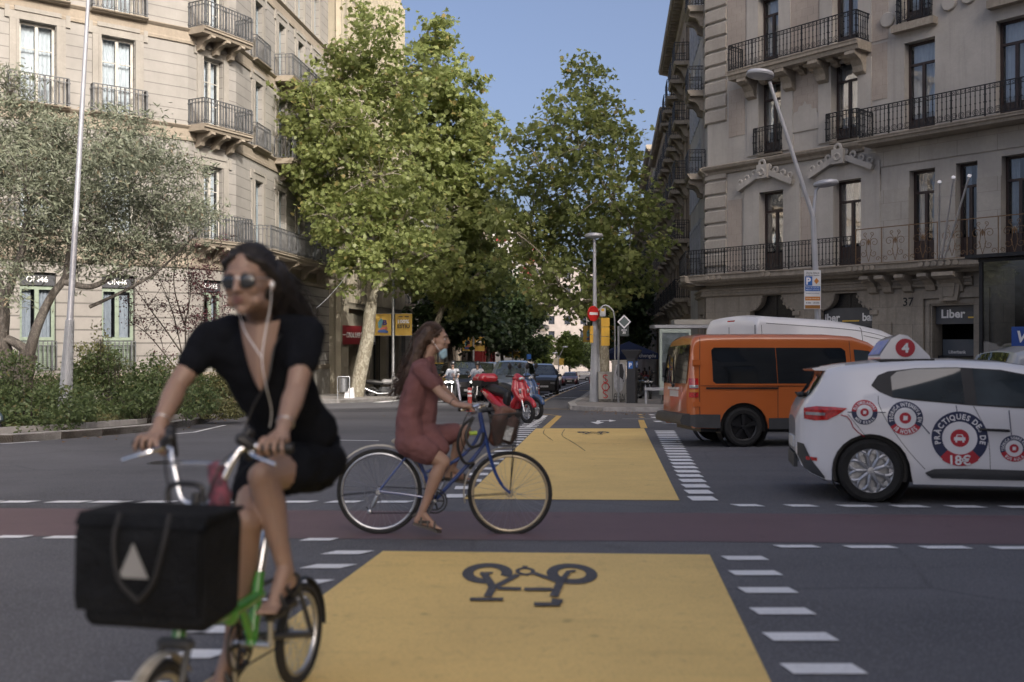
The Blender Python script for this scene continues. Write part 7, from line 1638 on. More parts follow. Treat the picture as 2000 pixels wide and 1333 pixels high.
# litter bin and white bag
g = GX(671, 45); t = thing('litter_bin', 'perforated steel litter bin on a hoop stand at the kerb', 'litter bin', (g.x, g.y, g.z+.14)); m = MB(); m.lathe([(0,.32),(.20,.33),(.22,.92),(.205,.92),(.19,.36)], None, 20); m.build('basket', M_steel, t, smooth=True); m = MB(); m.tube([(-.27,0,0),(-.27,0,.95),(-.25,0,.99),(.25,0,.99),(.27,0,.95),(.27,0,0)], .022, 8); m.tube([(-.27,0,.30),(.27,0,.30)], .018, 6); m.build('stand', M_galv, t, smooth=True)
g = GX(682, 46); t = thing('paper_bag', 'white bag left on the ground between bin and plane trunk', 'bag', (g.x, g.y, g.z+.14)); m = MB(); m.add([(-.22,-.15,0),(.22,-.12,0),(.25,.15,0),(-.2,.15,0),(-.14,-.12,.42),(.2,-.08,.5),(.2,.08,.47),(-.12,.08,.40)],[(0,1,5,4),(1,2,6,5),(2,3,7,6),(3,0,4,7),(4,5,6,7)]); m.build('bag_body', M_wst, t)
# cross street wire
t = thing('overhead_cable', 'thin pale cable sagging from the cream corner building to the plane tree', 'cable', tuple(P(618,600,44))); m = MB(); m.tube(bezier(P(618,602,44),P(640,585,44),P(660,560,45),P(676,540,46),10), .012, 5); m.build('wire', M_galv, t, world=True)

# ------------------------------------------------ scooters and motorcycles
def moto_wheel(par, x, r, wid, rimm=M_rim, z=None, rot=None, spokes=5):
    T = Matrix.Translation((x,0,z or r)) @ (rot or Matrix.Identity(4)) @ Matrix.Rotation(R(90),4,'X'); m = MB(); m.torus(r-wid*.5, wid*.5, T, 32, 10, 1.0); w = m.build('wheel', M_rubber, par, smooth=True); rr = r-wid*.9
    m = MB(); m.torus(rr, .016, T, 30, 6, 1.8)
    for k in range(spokes): a = 2*PI*k/spokes; m.tube([(.03*math.cos(a),.03*math.sin(a),0),(rr*math.cos(a),rr*math.sin(a),0)], [.026,.016], 6, M=T)
    m.lathe([(0,-.06),(.045,-.05),(.045,.05),(0,.06)], T, 14); m.lathe([(.05,.035),(.10,.035),(.10,.042),(.05,.042)], T, 20); m.build('rim', rimm, w, smooth=True); return w
def scooter(name, label, x, y, rz, paint, box=True, group=None):
    t = on_road(name, label, 'scooter', x, y, rz, group); fx, rx = 1.33, 0.0; r = .265
    moto_wheel(t, fx, r, .10); moto_wheel(t, rx, r, .12)
    m = MB(); m.tube([(fx,.085,r),(fx-.13,.085,r+.34)], [.018,.022], 8); m.tube([(fx,-.085,r),(fx-.13,-.085,r+.34)], [.018,.022], 8); m.tube([(fx-.13,-.09,r+.34),(fx-.13,.09,r+.34)], .02, 6); m.tube([(fx-.13,0,r+.34),(fx-.30,0,1.0)], .03, 8); m.build('fork', M_chrome, t, smooth=True)
    m = MB(); a = np.linspace(R(20),R(165),12); m.tube([(fx+.30*math.cos(q),0,r+.30*math.sin(q)) for q in a], [.045]+[.062]*10+[.04], 10); soft(m, 'front_fender', paint, t, .014, 3)
    m = MB()                                                            # leg shield and apron
    for (y0, w_) in ((0,0),):
        for sy in (-1, 1):
            m.chain([(1.20,sy*.05,.50),(1.12,sy*.12,.62),(1.05,sy*.17,.78),(.99,sy*.12,.95)], [.07,.08,.08,.06]); m.chain([(1.12,sy*.12,.62),(1.00,sy*.18,.45),(.93,sy*.15,.28)], [.07,.06,.05])
    m.chain([(1.18,0,.55),(1.10,0,.75),(1.0,0,.98)], [.10,.13,.09]); m.chain([(.95,0,.5),(.93,0,.3)], [.12,.1]); soft(m, 'front_apron', paint, t, .016, 4)
    m = MB()
    for k in range(5): m.box(1.135-.02*k,1.19-.02*k,-.07,.07,.63+.035*k,.645+.035*k)
    m.build('apron_vents', M_black, t)
    m = MB(); m.chain([(1.05,0,1.0),(.92,0,1.06)], [.10,.09]); m.chain([(.98,-.12,1.02),(.98,.12,1.02)], [.055,.055]); soft(m, 'handlebar_cover', paint, t, .014, 3); m = MB(); m.ell((1.10,0,1.01),(.05,.085,.06)); m.build('headlamp', M_clear, t, smooth=True)
    for sy in (-1, 1): m = MB(); m.ell((1.19,sy*.11,.74),(.03,.03,.06)); m.build('indicator', M_clear, t, smooth=True)
    m = MB(); m.tube([(.95,-.34,1.08),(.97,-.2,1.07),(.98,0,1.05),(.97,.2,1.07),(.95,.34,1.08)], [.022,.018,.018,.018,.022], 8); hb = m.build('handlebar', M_black, t, smooth=True)
    for sy in (-1, 1): m = MB(); m.tube([(.97,sy*.2,1.08),(.98,sy*.24,1.25)], .008, 5); m.ell((.98,sy*.25,1.31),(.02,.06,.075)); m.build('mirror', M_black, t, smooth=True)
    m = MB(); m.chain([(.95,0,.24),(.5,0,.24)], [.13,.14]); m.box(.42,.98,-.17,.17,.18,.27); soft(m, 'footboard', M_black, t, .018, 3)
    m = MB()
    for sy in (-1, 1): m.chain([(.50,sy*.10,.34),(.30,sy*.15,.44),(.05,sy*.16,.58),(-.25,sy*.12,.70),(-.42,sy*.05,.76)], [.08,.10,.10,.07,.045])
    m.chain([(.45,0,.40),(.2,0,.52),(-.3,0,.68)], [.12,.12,.08]); soft(m, 'rear_fairing', paint, t, .018, 4)
    m = MB(); m.chain([(.52,0,.66),(.25,0,.70),(-.05,0,.76),(-.28,0,.79)], [.09,.13,.14,.10]); m.chain([(.52,0,.6),(.50,0,.45)], [.1,.1]); soft(m, 'seat', M_black, t, .018, 5)
    m = MB(); m.chain([(.25,.0,.28),(0,.10,.28)], [.12,.10]); m.chain([(.2,-.14,.3),(-.25,-.17,.26)], [.05,.065]); soft(m, 'engine', M_trim, t, .018, 2); m = MB(); m.tube([(-.1,.15,.28),(-.28,.13,.62)], .028, 8); m.tube([(-.2,0,.72),(-.46,0,.85),(-.5,0,.86)], .018, 6); m.build('rear_shock', M_chrome, t)
    m = MB(); m.tube([(.3,.1,.14),(.22,.26,.02)], .014, 6); m.tube([(.34,.0,.2),(.3,.1,.14)], .014, 6); m.build('stand', M_black, t)
    m = MB(); m.ell((-.46,0,.72),(.04,.11,.05)); m.build('tail_lamp', M_redl, t, smooth=True)
    if box:
        m = MB(); m.chain([(-.30,-.14,1.02),(-.30,.14,1.02)], [.13,.13]); m.chain([(-.52,-.12,1.02),(-.52,.12,1.02)], [.12,.12]); m.box(-.62,-.22,-.24,.24,.96,1.06); soft(m, 'top_box', paint, t, .018, 4); m = MB(); m.prism([(-.20,.97),(-.22,.84),(-.60,.84),(-.64,.97)], -.25, .25, None, 'xz'); m.build('top_box_base', M_black, t)
    return t
M_scr = car_paint('scooter_red_paint', (.36,.010,.018)); M_scb = mat('blue_patterned_paint', (.02,.06,.17), .3, 0, .5, 14, coat=.8, var2=(.05,.07,.09))
p = GX(1033, 25.3); hd = R(-55); ro = p-Vector((1.55*math.cos(hd),1.55*math.sin(hd),0)); sc_ = scooter('scooter', 'glossy red scooter with red top box parked at the scooter bay', ro.x, ro.y, hd, M_scr); sc_.scale = (1.12,1.12,1.12)
p = GX(1049, 27.4); ro = p-Vector((1.55*math.cos(hd),1.55*math.sin(hd),0)); sc_ = scooter('scooter', 'blue patterned scooter parked behind the red one', ro.x, ro.y, hd, M_scb, box=False); sc_.scale = (1.14,1.14,1.14)
t = scooter('scooter', 'dark grey scooter cut off by the left edge of the picture', GX(-150,18.8).x, 19.5, R(-25), car_paint('dark_teal_paint', (.03,.05,.06)), box=False)
def motorbike(name, label, x, y, rz, paint, box=False, lit=False, screen=True, group=None):
    t = on_road(name, label, 'motorcycle', x, y, rz, group); r = .31; moto_wheel(t, 1.42, r, .12); moto_wheel(t, 0, r, .15)
    m = MB(); m.tube([(1.42,.1,r),(1.18,.1,.95)], .024, 8); m.tube([(1.42,-.1,r),(1.18,-.1,.95)], .024, 8); m.build('fork', M_steel, t, smooth=True)
    m = MB(); m.tube([(1.42+.34*math.cos(q),0,r+.34*math.sin(q)) for q in np.linspace(R(10),R(140),10)], .065, 8); soft(m, 'front_fender', M_black, t, .018, 3)
    m = MB(); m.chain([(1.30,0,.95),(1.12,0,1.0)], [.10,.14])
    for sy in (-1, 1): m.chain([(1.42,sy*.06,.86),(1.22,sy*.22,.90),(1.05,sy*.22,.75),(.95,sy*.18,.5)], [.06,.08,.07,.05])
    soft(m, 'fairing', paint, t, .02, 4)
    m = MB(); m.chain([(.95,0,.86),(.6,0,.86)], [.15,.14]); soft(m, 'fuel_tank', paint, t, .02, 4); m = MB(); m.chain([(.5,0,.80),(.1,0,.84),(-.25,0,.88)], [.12,.14,.10]); soft(m, 'seat', M_black, t, .02, 4)
    m = MB(); m.chain([(.9,0,.42),(.5,0,.42)], [.19,.19]); m.box(.5,.95,-.18,.18,.28,.6); soft(m, 'engine', M_trim, t, .02, 2); m = MB(); m.tube([(.8,-.2,.28),(.3,-.24,.26),(-.1,-.24,.40),(-.35,-.24,.52)], [.03,.04,.065,.065], 10); m.build('exhaust', M_steel, t, smooth=True)
    m = MB(); m.tube([(-.1,.13,.3),(.45,.1,.45)], .035, 8); m.tube([(-.1,-.13,.3),(.45,-.1,.45)], .035, 8); m.tube([(-.3,0,.85),(-.55,0,.72),(-.62,0,.55)], .03, 6); m.build('swingarm', M_trim, t)
    m = MB(); m.tube([(1.0,-.38,1.10),(1.08,-.2,1.12),(1.1,0,1.08),(1.08,.2,1.12),(1.0,.38,1.10)], .018, 8); m.build('handlebar', M_black, t)
    for sy in (-1, 1): m = MB(); m.tube([(1.08,sy*.24,1.12),(1.1,sy*.34,1.28)], .008, 5); m.ell((1.1,sy*.36,1.33),(.02,.08,.05)); m.build('mirror', M_black, t, smooth=True)
    for sy in (-1, 1): m = MB(); m.ell((1.42,sy*.11,.90),(.05,.10,.05)); m.build('headlamp', mat('lit_headlamp', (1,.95,.85), .3, emis=2.5) if lit else M_clear, t, smooth=True)
    if screen: m = MB(); m.add([(1.38,-.16,1.0),(1.38,.16,1.0),(1.15,-.2,1.35),(1.15,.2,1.35),(1.12,-.12,1.42),(1.12,.12,1.42)], [(0,1,3,2),(2,3,5,4)]); m.build('screen', glass('smoked_screen', refl=.15, dark=.4), t)
    m = MB(); m.ell((-.40,0,.86),(.05,.1,.04)); m.build('tail_lamp', M_redl, t, smooth=True)
    if box: m = MB(); m.chain([(-.45,-.12,1.1),(-.45,.12,1.1)], [.17,.17]); soft(m, 'top_box', M_black, t, .02, 3)
    return t
M_mgrey = car_paint('gunmetal_paint', (.06,.062,.065)); M_mw = car_paint('motorbike_white', (.28,.28,.28))
g1 = GX(881, 44); MR1 = motorbike('motorcycle', 'big grey motorcycle with lit lamps ridden by the left rider', g1.x+.12, g1.y+.7, R(-97), M_mgrey, lit=True, group='motorcycles waiting at the line')
g2 = GX(930, 45); MR2 = motorbike('motorcycle', 'dark motorcycle with lit lamps ridden by the right rider', g2.x+.1, g2.y+.7, R(-96), M_bk, lit=True, group='motorcycles waiting at the line')
g3 = GX(742, 50.5); motorbike('motorcycle', 'white and black motorcycle with top box parked beside the banner pole', g3.x-.4, g3.y, R(8), M_mw, box=True, screen=False)
g4 = GX(828, 52); motorbike('motorcycle', 'parked motorcycle on the pavement behind the second cyclist', g4.x, g4.y, R(60), M_bk, screen=False)
g5 = GX(1249, 45); motorbike('motorcycle', 'dark motorcycle with top box parked behind the parking meter', g5.x+.1, g5.y+.9, R(-80), M_bk, box=True, screen=False)
# ================================================================ people and their bicycles
def skin_mat(name, col):
    m = mat(name, col, .5, 0, .10, 7, .12, 70); b = m.node_tree.nodes['Principled BSDF']; b.inputs['Subsurface Weight'].default_value = .12; b.inputs['Subsurface Radius'].default_value = (.02,.008,.004); return m
M_sk1 = skin_mat('tanned_skin', (.255,.165,.125)); M_sk2 = skin_mat('olive_skin', (.32,.20,.145)); M_hair = mat('dark_brown_hair', (.010,.007,.006), .6, 0, .5, 22, .5, 40); M_hair2 = mat('brown_curly_hair', (.052,.029,.018), .6, 0, .5, 22, .6, 30)
M_tee = mat('black_cotton', (.006,.007,.010), .95, 0, .25, 10, .2, 200, spec=.12); M_dress = mat('brick_red_cotton', (.150,.065,.064), .88, 0, .18, 7, .25, 220); M_lip = mat('lip_colour', (.19,.085,.075), .4)
def frame_from(o, fwd, up=Vector((0,0,1))):
    f = Vector(fwd).normalized(); x = f.cross(up).normalized(); u = x.cross(f); x = -x                       # x = her left
    return Matrix(((x.x,f.x,u.x,o[0]),(x.y,f.y,u.y,o[1]),(x.z,f.z,u.z,o[2]),(0,0,0,1)))
def tcap(m, T, a, b, ra, rb, n=12): m.cap(T @ Vector(a), T @ Vector(b), ra, rb, n)
def head_blob(m, T, s=1.0):
    e = lambda c, r, n=16, k=12: m.ell(Vector(c)*s, [q*s for q in r], T, n, k)
    e((0,-.012,.035), (.074,.092,.088)); e((0,.018,.0), (.066,.072,.085)); e((0,.030,-.052), (.052,.054,.050)); e((0,.064,-.088), (.024,.022,.020))
    e((0,.078,.030), (.052,.016,.018)); 
    for sx in (-1, 1):
        e((sx*.038,.058,-.020), (.024,.028,.026)); e((sx*.046,.035,-.060), (.018,.036,.026)); e((sx*.077,-.012,-.004), (.010,.020,.031), 10, 8); e((sx*.012,.094,-.028), (.0085,.011,.009), 8, 6)
    tcap(m, T, (0,.088*s,.022*s), (0,.106*s,-.024*s), .0085*s, .0125*s); e((0,.080,-.050), (.022,.013,.013)); e((0,.079,-.066), (.018,.012,.009))
def head_details(par, T, s=1.0, shades=False, eyes_closed=True, look='dark'):
    m = MB(); m.ell(Vector((0,.0945,-.0525))*s, (.0215*s,.006*s,.0045*s), T, 12, 6); m.ell(Vector((0,.0925,-.0635))*s, (.0185*s,.006*s,.0052*s), T, 12, 6); m.build('lips', M_lip, par, smooth=True, world=True)
    for sx in (-1, 1):
        if not shades:
            m = MB(); m.ell(Vector((sx*.032,.0755,.004))*s, (.013*s,.011*s,.008*s), T, 12, 8); e = m.build('eye', mat('eye_white', (.55,.52,.5), .2), par, smooth=True, world=True); m = MB(); m.ell(Vector((sx*.032,.0855,.004))*s, (.006*s,.003*s,.006*s), T, 10, 6); m.build('iris', M_inkd, e, smooth=True, world=True)
        m = MB(); m.tube([T @ (Vector(p)*s) for p in ((sx*.014,.092,.024),(sx*.032,.088,.031),(sx*.052,.070,.024))], [.003*s,.004*s,.002*s], 6); m.build('eyebrow', M_hair, par, smooth=True, world=True)
def hair_strands(m, roots, T, seed, n, flow, r=.004, wob=.012, spread=.03):
    g = random.Random(seed)
    for i in range(n):
        a = g.choice(roots); k = g.random(); pts = []
        off = Vector((g.gauss(0,spread),g.gauss(0,spread),g.gauss(0,spread)))
        for j, p in enumerate(flow): f = j/(len(flow)-1); pts.append(T @ (Vector(p)+Vector(a)*(1-f*.3)+off*(.4+1.6*f)+Vector((math.sin(i*.7+j*2.1),math.cos(i*1.3+j*2.4),0))*.014*f+Vector((g.gauss(0,wob),g.gauss(0,wob),g.gauss(0,wob)))*f))
        s_ = spline(pts, 4); m.tube(s_, [r*(1-.8*q/(len(s_)-1)) for q in range(len(s_))], 4)
def combed_hair(par, T, c, rad, mat_, seed, n=260, side=.0, lo=28, hi=168):
    g = random.Random(seed); m = MB()
    for i in range(n):
        ph = g.uniform(-100, 100); k0 = g.uniform(.985, 1.05); l0 = lo+g.uniform(-3, 10)+abs(ph)*.12; pts = []
        for j in range(7):
            th = R(l0+(hi-l0)*j/6); p_ = R(ph*(1-.35*j/6))+side*j/6; k = k0+g.uniform(-.008,.008)
            pts.append(T @ (Vector(c)+Vector((rad[0]*math.sin(p_)*math.sin(th), rad[1]*math.cos(th), rad[2]*math.cos(p_)*math.sin(th)))*k))
        m.tube(spline(pts, 3), [.0016]+[.0032]*17+[.001], 4)
    m.build('hair_strands', mat_, par, world=True)
def grip_hand(m, B, a, up, fwd, wrist, s=1.0, thumb_side=1, rad=.017):
    """hand closed round a grip: B centre of the grip, a its axis (from little finger to index), fwd away from the rider."""
    B = Vector(B); a = Vector(a).normalized(); up = (Vector(up)-a*Vector(up).dot(a)).normalized(); fwd = a.cross(up).normalized()*(1 if a.cross(up).dot(Vector(fwd)) > 0 else -1); wrist = Vector(wrist)
    pt = lambda ang, r, t: B+a*t+(up*math.sin(ang)+fwd*math.cos(ang))*r
    R0 = rad+.009*s
    for i, (t, rr, ln) in enumerate(((-.034,.0075,.80),(-.012,.0085,.95),(.011,.009,1.0),(.033,.0088,.93))):
        t *= s; angs = [R(q) for q in (128, 88, 42, -8, -62*ln)]; pts = [pt(q, R0+(.010 if k == 0 else .004*(k == 1)), t*(1+.08*k)) for k, q in enumerate(angs)]
        m.chain(pts, [rr*s*q for q in (1.12,1.06,1.0,.94,.84)], 10)
        tcp = pt(R(150), R0+.014, t*.9); m.cap(tcp, pts[0], .0125*s, rr*s*1.15); m.cap(wrist+(tcp-wrist)*.22, tcp, .019*s, .0130*s)
    m.ell((wrist+pt(R(150), R0+.02, 0))*.5, (.024*s,.024*s,.02*s))
    t0 = wrist*.55+pt(R(170), R0+.012, .03*s)*.45+a*.018; t1 = pt(R(205), R0+.010, .050*s); t2 = pt(R(255), R0+.004, .058*s); t3 = pt(R(300), R0+.002, .050*s); m.chain([t0,t1,t2,t3], [.014*s,.0125*s,.0105*s,.009*s], 10)
def bike_wheel(par, T, R_, tyre, rimc, tyrec, nsp=36, hubw=.05, rimw=.012):
    m = MB(); m.torus(R_-tyre, tyre, T, 72, 10); w_ = m.build('wheel', tyrec, par, smooth=True)
    m = MB(); rr = R_-tyre*2-.006; m.torus(rr, rimw, T, 72, 8, .9); m.lathe([(0,-hubw),(.018,-hubw),(.024,-hubw*.7),(.014,-hubw*.6),(.014,hubw*.6),(.024,hubw*.7),(.018,hubw),(0,hubw)], T, 14); m.build('rim', rimc, w_, smooth=True)
    m = MB()
    for k in range(nsp):
        a = 2*PI*k/nsp; sg = 1 if k % 2 else -1; a2 = a+(.9 if (k//2) % 2 else -.9); m.tube([(.022*math.cos(a2),.022*math.sin(a2),sg*hubw*.65),(rr*math.cos(a),rr*math.sin(a),0)], .0011, 3, M=T)
    m.build('spokes', M_steel, w_); return w_
def fender(m, T, R_, a0, a1, wd=.025, n=26):
    vs = []
    for i in range(n+1):
        a = a0+(a1-a0)*i/n
        for k in range(7): t = -1+2*k/6; r = R_+.012*(1-t*t); vs.append((r*math.cos(a), r*math.sin(a), t*wd))
    m.add(vs, [(i*7+k,(i+1)*7+k,(i+1)*7+k+1,i*7+k+1) for i in range(n) for k in range(6)], T)
RX = Matrix.Rotation(R(90),4,'X')
# ------------------------------------------------ the second cyclist's blue city bicycle (moving to the right)
YB = 7.9; q = lambda px, py, dy=0.: P(px, py, YB+dy)
bB = thing('bicycle', 'blue step through city bicycle with cream mudguards and black wire basket', 'bicycle', (q(741,960).x, YB, gz(YB)))
ra = q(741,960); fa = q(996,964); Rw = ra.z-gz(YB); M_tyw = mat('tan_wall_tyre', (.05,.045,.038), .8); M_blue = car_paint('bicycle_blue_paint', (.015,.045,.19)); M_crm = mat('cream_mudguard', (.46,.42,.34), .4, 0, .15, 12, coat=.3)
Ml = lambda c: Matrix.Translation(c-wm(bB).translation) @ RX
bike_wheel(bB, Ml(ra), Rw, .017, M_steel, M_rubber); bike_wheel(bB, Ml(fa), Rw-.002, .017, mat('tan_rim', (.40,.34,.24), .35, .4, .1, 6), M_rubber)
W2 = lambda pts: [p for p in pts]
def btube(name, pts, r, m_, n=10): m = MB(); m.tube(pts, r, n); return m.build(name, m_, bB, smooth=True, world=True)
m = MB(); bb = q(850,977); hb_ = q(951,868); ht = q(937,806); st = q(800,866)
m.tube([bb, q(828,925), q(812,884)], .016, 10); m.tube(spline([q(940,838), q(925,868), q(900,893), q(872,909), q(832,922)],5), .014, 10); m.tube(spline([q(949,862), q(925,895), q(895,928), q(868,957), bb],5), .016, 10); m.tube([ht, q(943,838), hb_], .019, 12)
for dy in (-.055,.055): m.tube([q(741,958,dy), q(793,893,dy*.5), q(804,879,dy*.2)], .0085, 8); m.tube([q(741,960,dy), q(800,967,dy*.8), q(846,975,dy*.4)], .010, 8)
m.build('frame', M_blue, bB, smooth=True, world=True)
m = MB()
for dy in (-.05,.05): m.tube(spline([q(950,864,dy*.6), q(958,895,dy), q(968,925,dy), q(982,950,dy), q(996,963,dy)],4), [.014]*8+[.013]*4+[.010]*5, 8)
m.build('fork', M_blue, bB, smooth=True, world=True)
m = MB(); fender(m, Ml(ra), Rw+.024, R(-22), R(165), .027); m.build('rear_mudguard', M_crm, bB, smooth=True)
m = MB(); fender(m, Ml(fa), Rw+.022, R(84), R(192), .025); m.build('front_mudguard', M_crm, bB, smooth=True)
m = MB()
for w0, ang in ((ra,200),(fa,170)): 
    for sg in (-.04,.04): m.tube([w0+Vector((0,sg,0)), w0+Vector((math.cos(R(ang))*(Rw+.02),sg*.6,math.sin(R(ang))*(-Rw*.4 if w0 is fa else Rw*.3)))], .003, 5)
m.tube([fa+Vector((0,-.05,0)), q(1002,870,-.05)], .004, 5); m.tube([fa+Vector((0,.05,0)), q(1006,870,.05)], .004, 5); m.build('stays', M_black, bB, world=True)
m = MB(); T = Ml(bb); m.torus(.072,.006,T @ Matrix.Translation((0,0,.045)),30,6); m.torus(.095,.006,T @ Matrix.Translation((0,0,.052)),30,6)
for k in range(5): a = 2*PI*k/5; m.tube([(0,0,.045),(.072*math.cos(a),.072*math.sin(a),.045)], .007, 6, M=T)
m.build('chainring', M_black, bB, smooth=True)
m = MB(); m.tube([bb+Vector((0,-.06,0)), bb+Vector((-.075,-.065,-.145))], [.012,.009], 8); m.tube([bb+Vector((0,.06,0)), bb+Vector((.075,.065,.145))], [.012,.009], 8); m.tube([bb+Vector((0,-.06,0)), bb+Vector((0,.06,0))], .014, 8); m.build('crank', M_steel, bB, smooth=True, world=True)
pdN = bb+Vector((-.075,-.11,-.148)); pdF = bb+Vector((.075,.11,.148))
for c in (pdN, pdF): m = MB(); m.cbox(c,(.09,.08,.02)); m.build('pedal', M_black, bB, world=True)
m = MB(); m.tube([bb+Vector((0,-.05,.092)), ra+Vector((0,-.05,.045))], .004, 5); m.tube([bb+Vector((0,-.05,-.092)), q(722,1003,-.05), q(716,990,-.05)], .004, 5); m.build('chain', M_black, bB, world=True)
m = MB()
for r_ in (.035,.045,.052): m.lathe([(.01,.035),(r_,.035+.2*(.052-r_)),(r_,.04+.2*(.052-r_))], Ml(ra), 22)
m.cap(q(736,972,-.06), q(728,990,-.06), .016,.014,8); m.ell(q(722,1000,-.055),(.02,.01,.02)); m.tube([q(738,960,-.055),q(715,948,-.06),q(712,966,-.06),q(722,985,-.06)], .003, 5); m.build('derailleur', M_steel, bB, smooth=True, world=True)
m = MB(); m.tube([ht, q(933,790)], .013, 8); m.tube([q(934,797), q(944,792)], .014, 8); m.build('stem', M_chrome, bB, smooth=True, world=True)
gN = q(912,799,-.27); gF = q(914,797,.27); m = MB(); m.tube(spline([q(900,801,-.29), gN, q(935,792,-.17), q(944,792,-.05), q(944,792,.05), q(935,792,.17), gF, q(902,799,.29)],4), .011, 8); m.build('handlebar', M_chrome, bB, smooth=True, world=True)
for c, sg in ((gN,-1),(gF,1)): m = MB(); m.tube([c+Vector((-.065,sg*.012,-.004)), c+Vector((.05,-sg*.02,.004))], .0155, 10); m.build('grip', M_black, bB, smooth=True, world=True); m = MB(); m.tube(spline([c+Vector((.06,-sg*.03,.0)), c+Vector((.07,-sg*.02,-.035)), c+Vector((.0,sg*.02,-.045))],4), .006, 6); m.build('brake_lever', M_chrome, bB, smooth=True, world=True)
m = MB(); m.tube(spline([q(940,795,-.15), q(952,800,-.1), q(958,840,-.04), q(950,870,-.03)],5), .004, 5); m.tube(spline([q(930,795,-.2), q(915,805,-.15), q(900,845,-.05), q(910,880,-.03), q(935,870,-.02)],5), .004, 5); m.build('brake_cable', M_black, bB, world=True)
m = MB(); m.tube(spline([q(925,815,-.05), q(903,835,-.07), q(894,870,-.07), q(906,903,-.06), q(925,905,-.04), q(917,915,-.03)],6), .012, 8); m.tube(spline([q(925,815,-.05), q(910,850,-.08), q(918,872,-.08), q(938,868,-.06), q(945,845,-.05)],6), .012, 8); m.build('cable_lock', M_black, bB, smooth=True, world=True)
m = MB(); m.tube([q(917,847,-.06), q(932,846,-.06)], .017, 10); m.build('lock_barrel', mat('lime_plastic', (.30,.42,.04), .4), bB, smooth=True, world=True)
m = MB(); m.ell(q(795,862),(.13,.075,.035)); m.cap(q(800,860),q(822,864),.05,.03); soft(m, 'saddle', mat('cream_saddle', (.38,.34,.26), .6), bB, .012, 3, world=True); m = MB(); m.tube([q(812,884), q(803,866)], .012, 8); m.build('seat_post', M_chrome, bB, smooth=True, world=True)
# basket: tapered wire mesh
m = MB(); c0 = [q(955,812,-.17), q(1018,806,-.15), q(1018,806,.15), q(955,812,.17)]; c1_ = [q(966,870,-.12), q(1008,869,-.11), q(1008,869,.11), q(966,870,.12)]
m.tube(c0, .006, 6, closed=True); m.tube(c1_, .005, 6, closed=True)
for e in range(4):
    a, b, c, d = c0[e], c0[(e+1)%4], c1_[(e+1)%4], c1_[e]; n = 22
    for i in range(n+1): t = i/n; m.tube([a+(b-a)*t, d+(c-d)*t], .0022, 3, caps=False)
    for i in range(1, 16): t = i/16; m.tube([a+(d-a)*t, b+(c-b)*t], .0022, 3, caps=False)
for i in range(1, 12): t = i/12; m.tube([c1_[0]+(c1_[1]-c1_[0])*t, c1_[3]+(c1_[2]-c1_[3])*t], .002, 3, caps=False)
m.build('basket', M_black, bB, world=True)
t = thing('shoulder_bag', 'crumpled brown leather bag lying in the bicycle basket', 'bag', tuple(q(985,860))); m = MB(); m.chain([q(968,858,0),q(975,820,-.02),q(985,800,0),q(1005,805,0)],[.06,.06,.035,.02]); m.chain([q(995,855,0),q(1003,825,.02)],[.055,.05]); m.chain([q(975,805),q(962,790)],[.035,.015]); soft(m, 'bag_body', mat('brown_leather', (.13,.055,.035), .5, 0, .3, 9, .3, 25), t, .012, 2, world=True, disp=(.02,.05))
t = thing('paper_carton', 'small white printed carton standing in the basket', 'carton', tuple(q(993,850,-.12))); m = MB(); T = Matrix.Translation(q(993,847,-.125)) @ Matrix.Rotation(R(16),4,'Y'); m.box(-.028,.028,-.012,.012,-.055,.055,T); m.build('carton_body', mat('pale_print', (.35,.36,.36), .6, 0, .5, 60), t, world=True)

# ------------------------------------------------ second cyclist
p2 = thing('person', 'long haired cyclist in a brick red shirt dress with a pale blue mask', 'person', tuple(q(810,870)))
b_ = MB(); neck = q(832,700); hd2 = q(851,664); HT = frame_from(hd2, (.995,-.06,.0), Vector((-.0,0,1)))
head_blob(b_, HT, 1.0); b_.chain([q(826,712), q(838,690), q(846,676)], [.058,.050,.050])
shN = q(822,722,-.16); shF = q(828,720,.16); elN = q(862,770,-.20); elF = q(872,768,.20); wrN = gN+Vector((-.085,-.005,.035)); wrF = gF+Vector((-.085,.005,.035))
for a, e, w_, g_, sg in ((shN, elN, wrN, gN, -1), (shF, elF, wrF, gF, 1)):
    b_.chain([a, a+(e-a)*.5, e], [.046,.042,.036]); b_.chain([e, e+(w_-e)*.35, w_], [.036,.037,.024]); grip_hand(b_, g_, (0,-sg,0.05) if False else (.97,-sg*.25,.05), (0,0,1), (.0,-sg,0), w_, .92, sg)
hipN = q(806,866,-.11); hipF = q(812,862,.11); knN = q(866,902,-.13); anN = q(823,1003,-.12); knF = q(908,842,.13); anF = q(882,916,.115)
b_.chain([q(803,860), q(810,800), q(820,735)], [.10,.085,.09]); 
b_.chain([hipN, hipN+(knN-hipN)*.5, knN], [.088,.080,.055]); b_.chain([knN, knN+(anN-knN)*.28+Vector((-.012,0,0)), knN+(anN-knN)*.7, anN], [.053,.056,.038,.030])
b_.chain([hipF, hipF+(knF-hipF)*.5, knF], [.088,.080,.055]); b_.chain([knF, knF+(anF-knF)*.28+Vector((-.012,0,0)), anF], [.053,.055,.030])
def foot(m, an, dirx, dz=-.25, s=1, T=None):
    d = Vector((dirx[0],dirx[1],0)).normalized(); sd = Vector((-d.y,d.x,0)); heel = an-d*.035+Vector((0,0,-.055)); ball = an+d*.105+Vector((0,0,-.075+dz*.10)); m.cap(an, heel, .030, .028); m.cap(an+d*.01, ball, .030, .022); m.cap(heel, ball, .024, .022)
    for i, (o, l) in enumerate(((-.026,.062),(-.012,.060),(0,.055),(.012,.049),(.024,.042))): m.cap(ball+sd*o, ball+sd*o*1.1+d*l*.85+Vector((0,0,-.008+dz*.03)), .0105 if i else .013, .0085 if i else .011, 8)
    return heel, ball
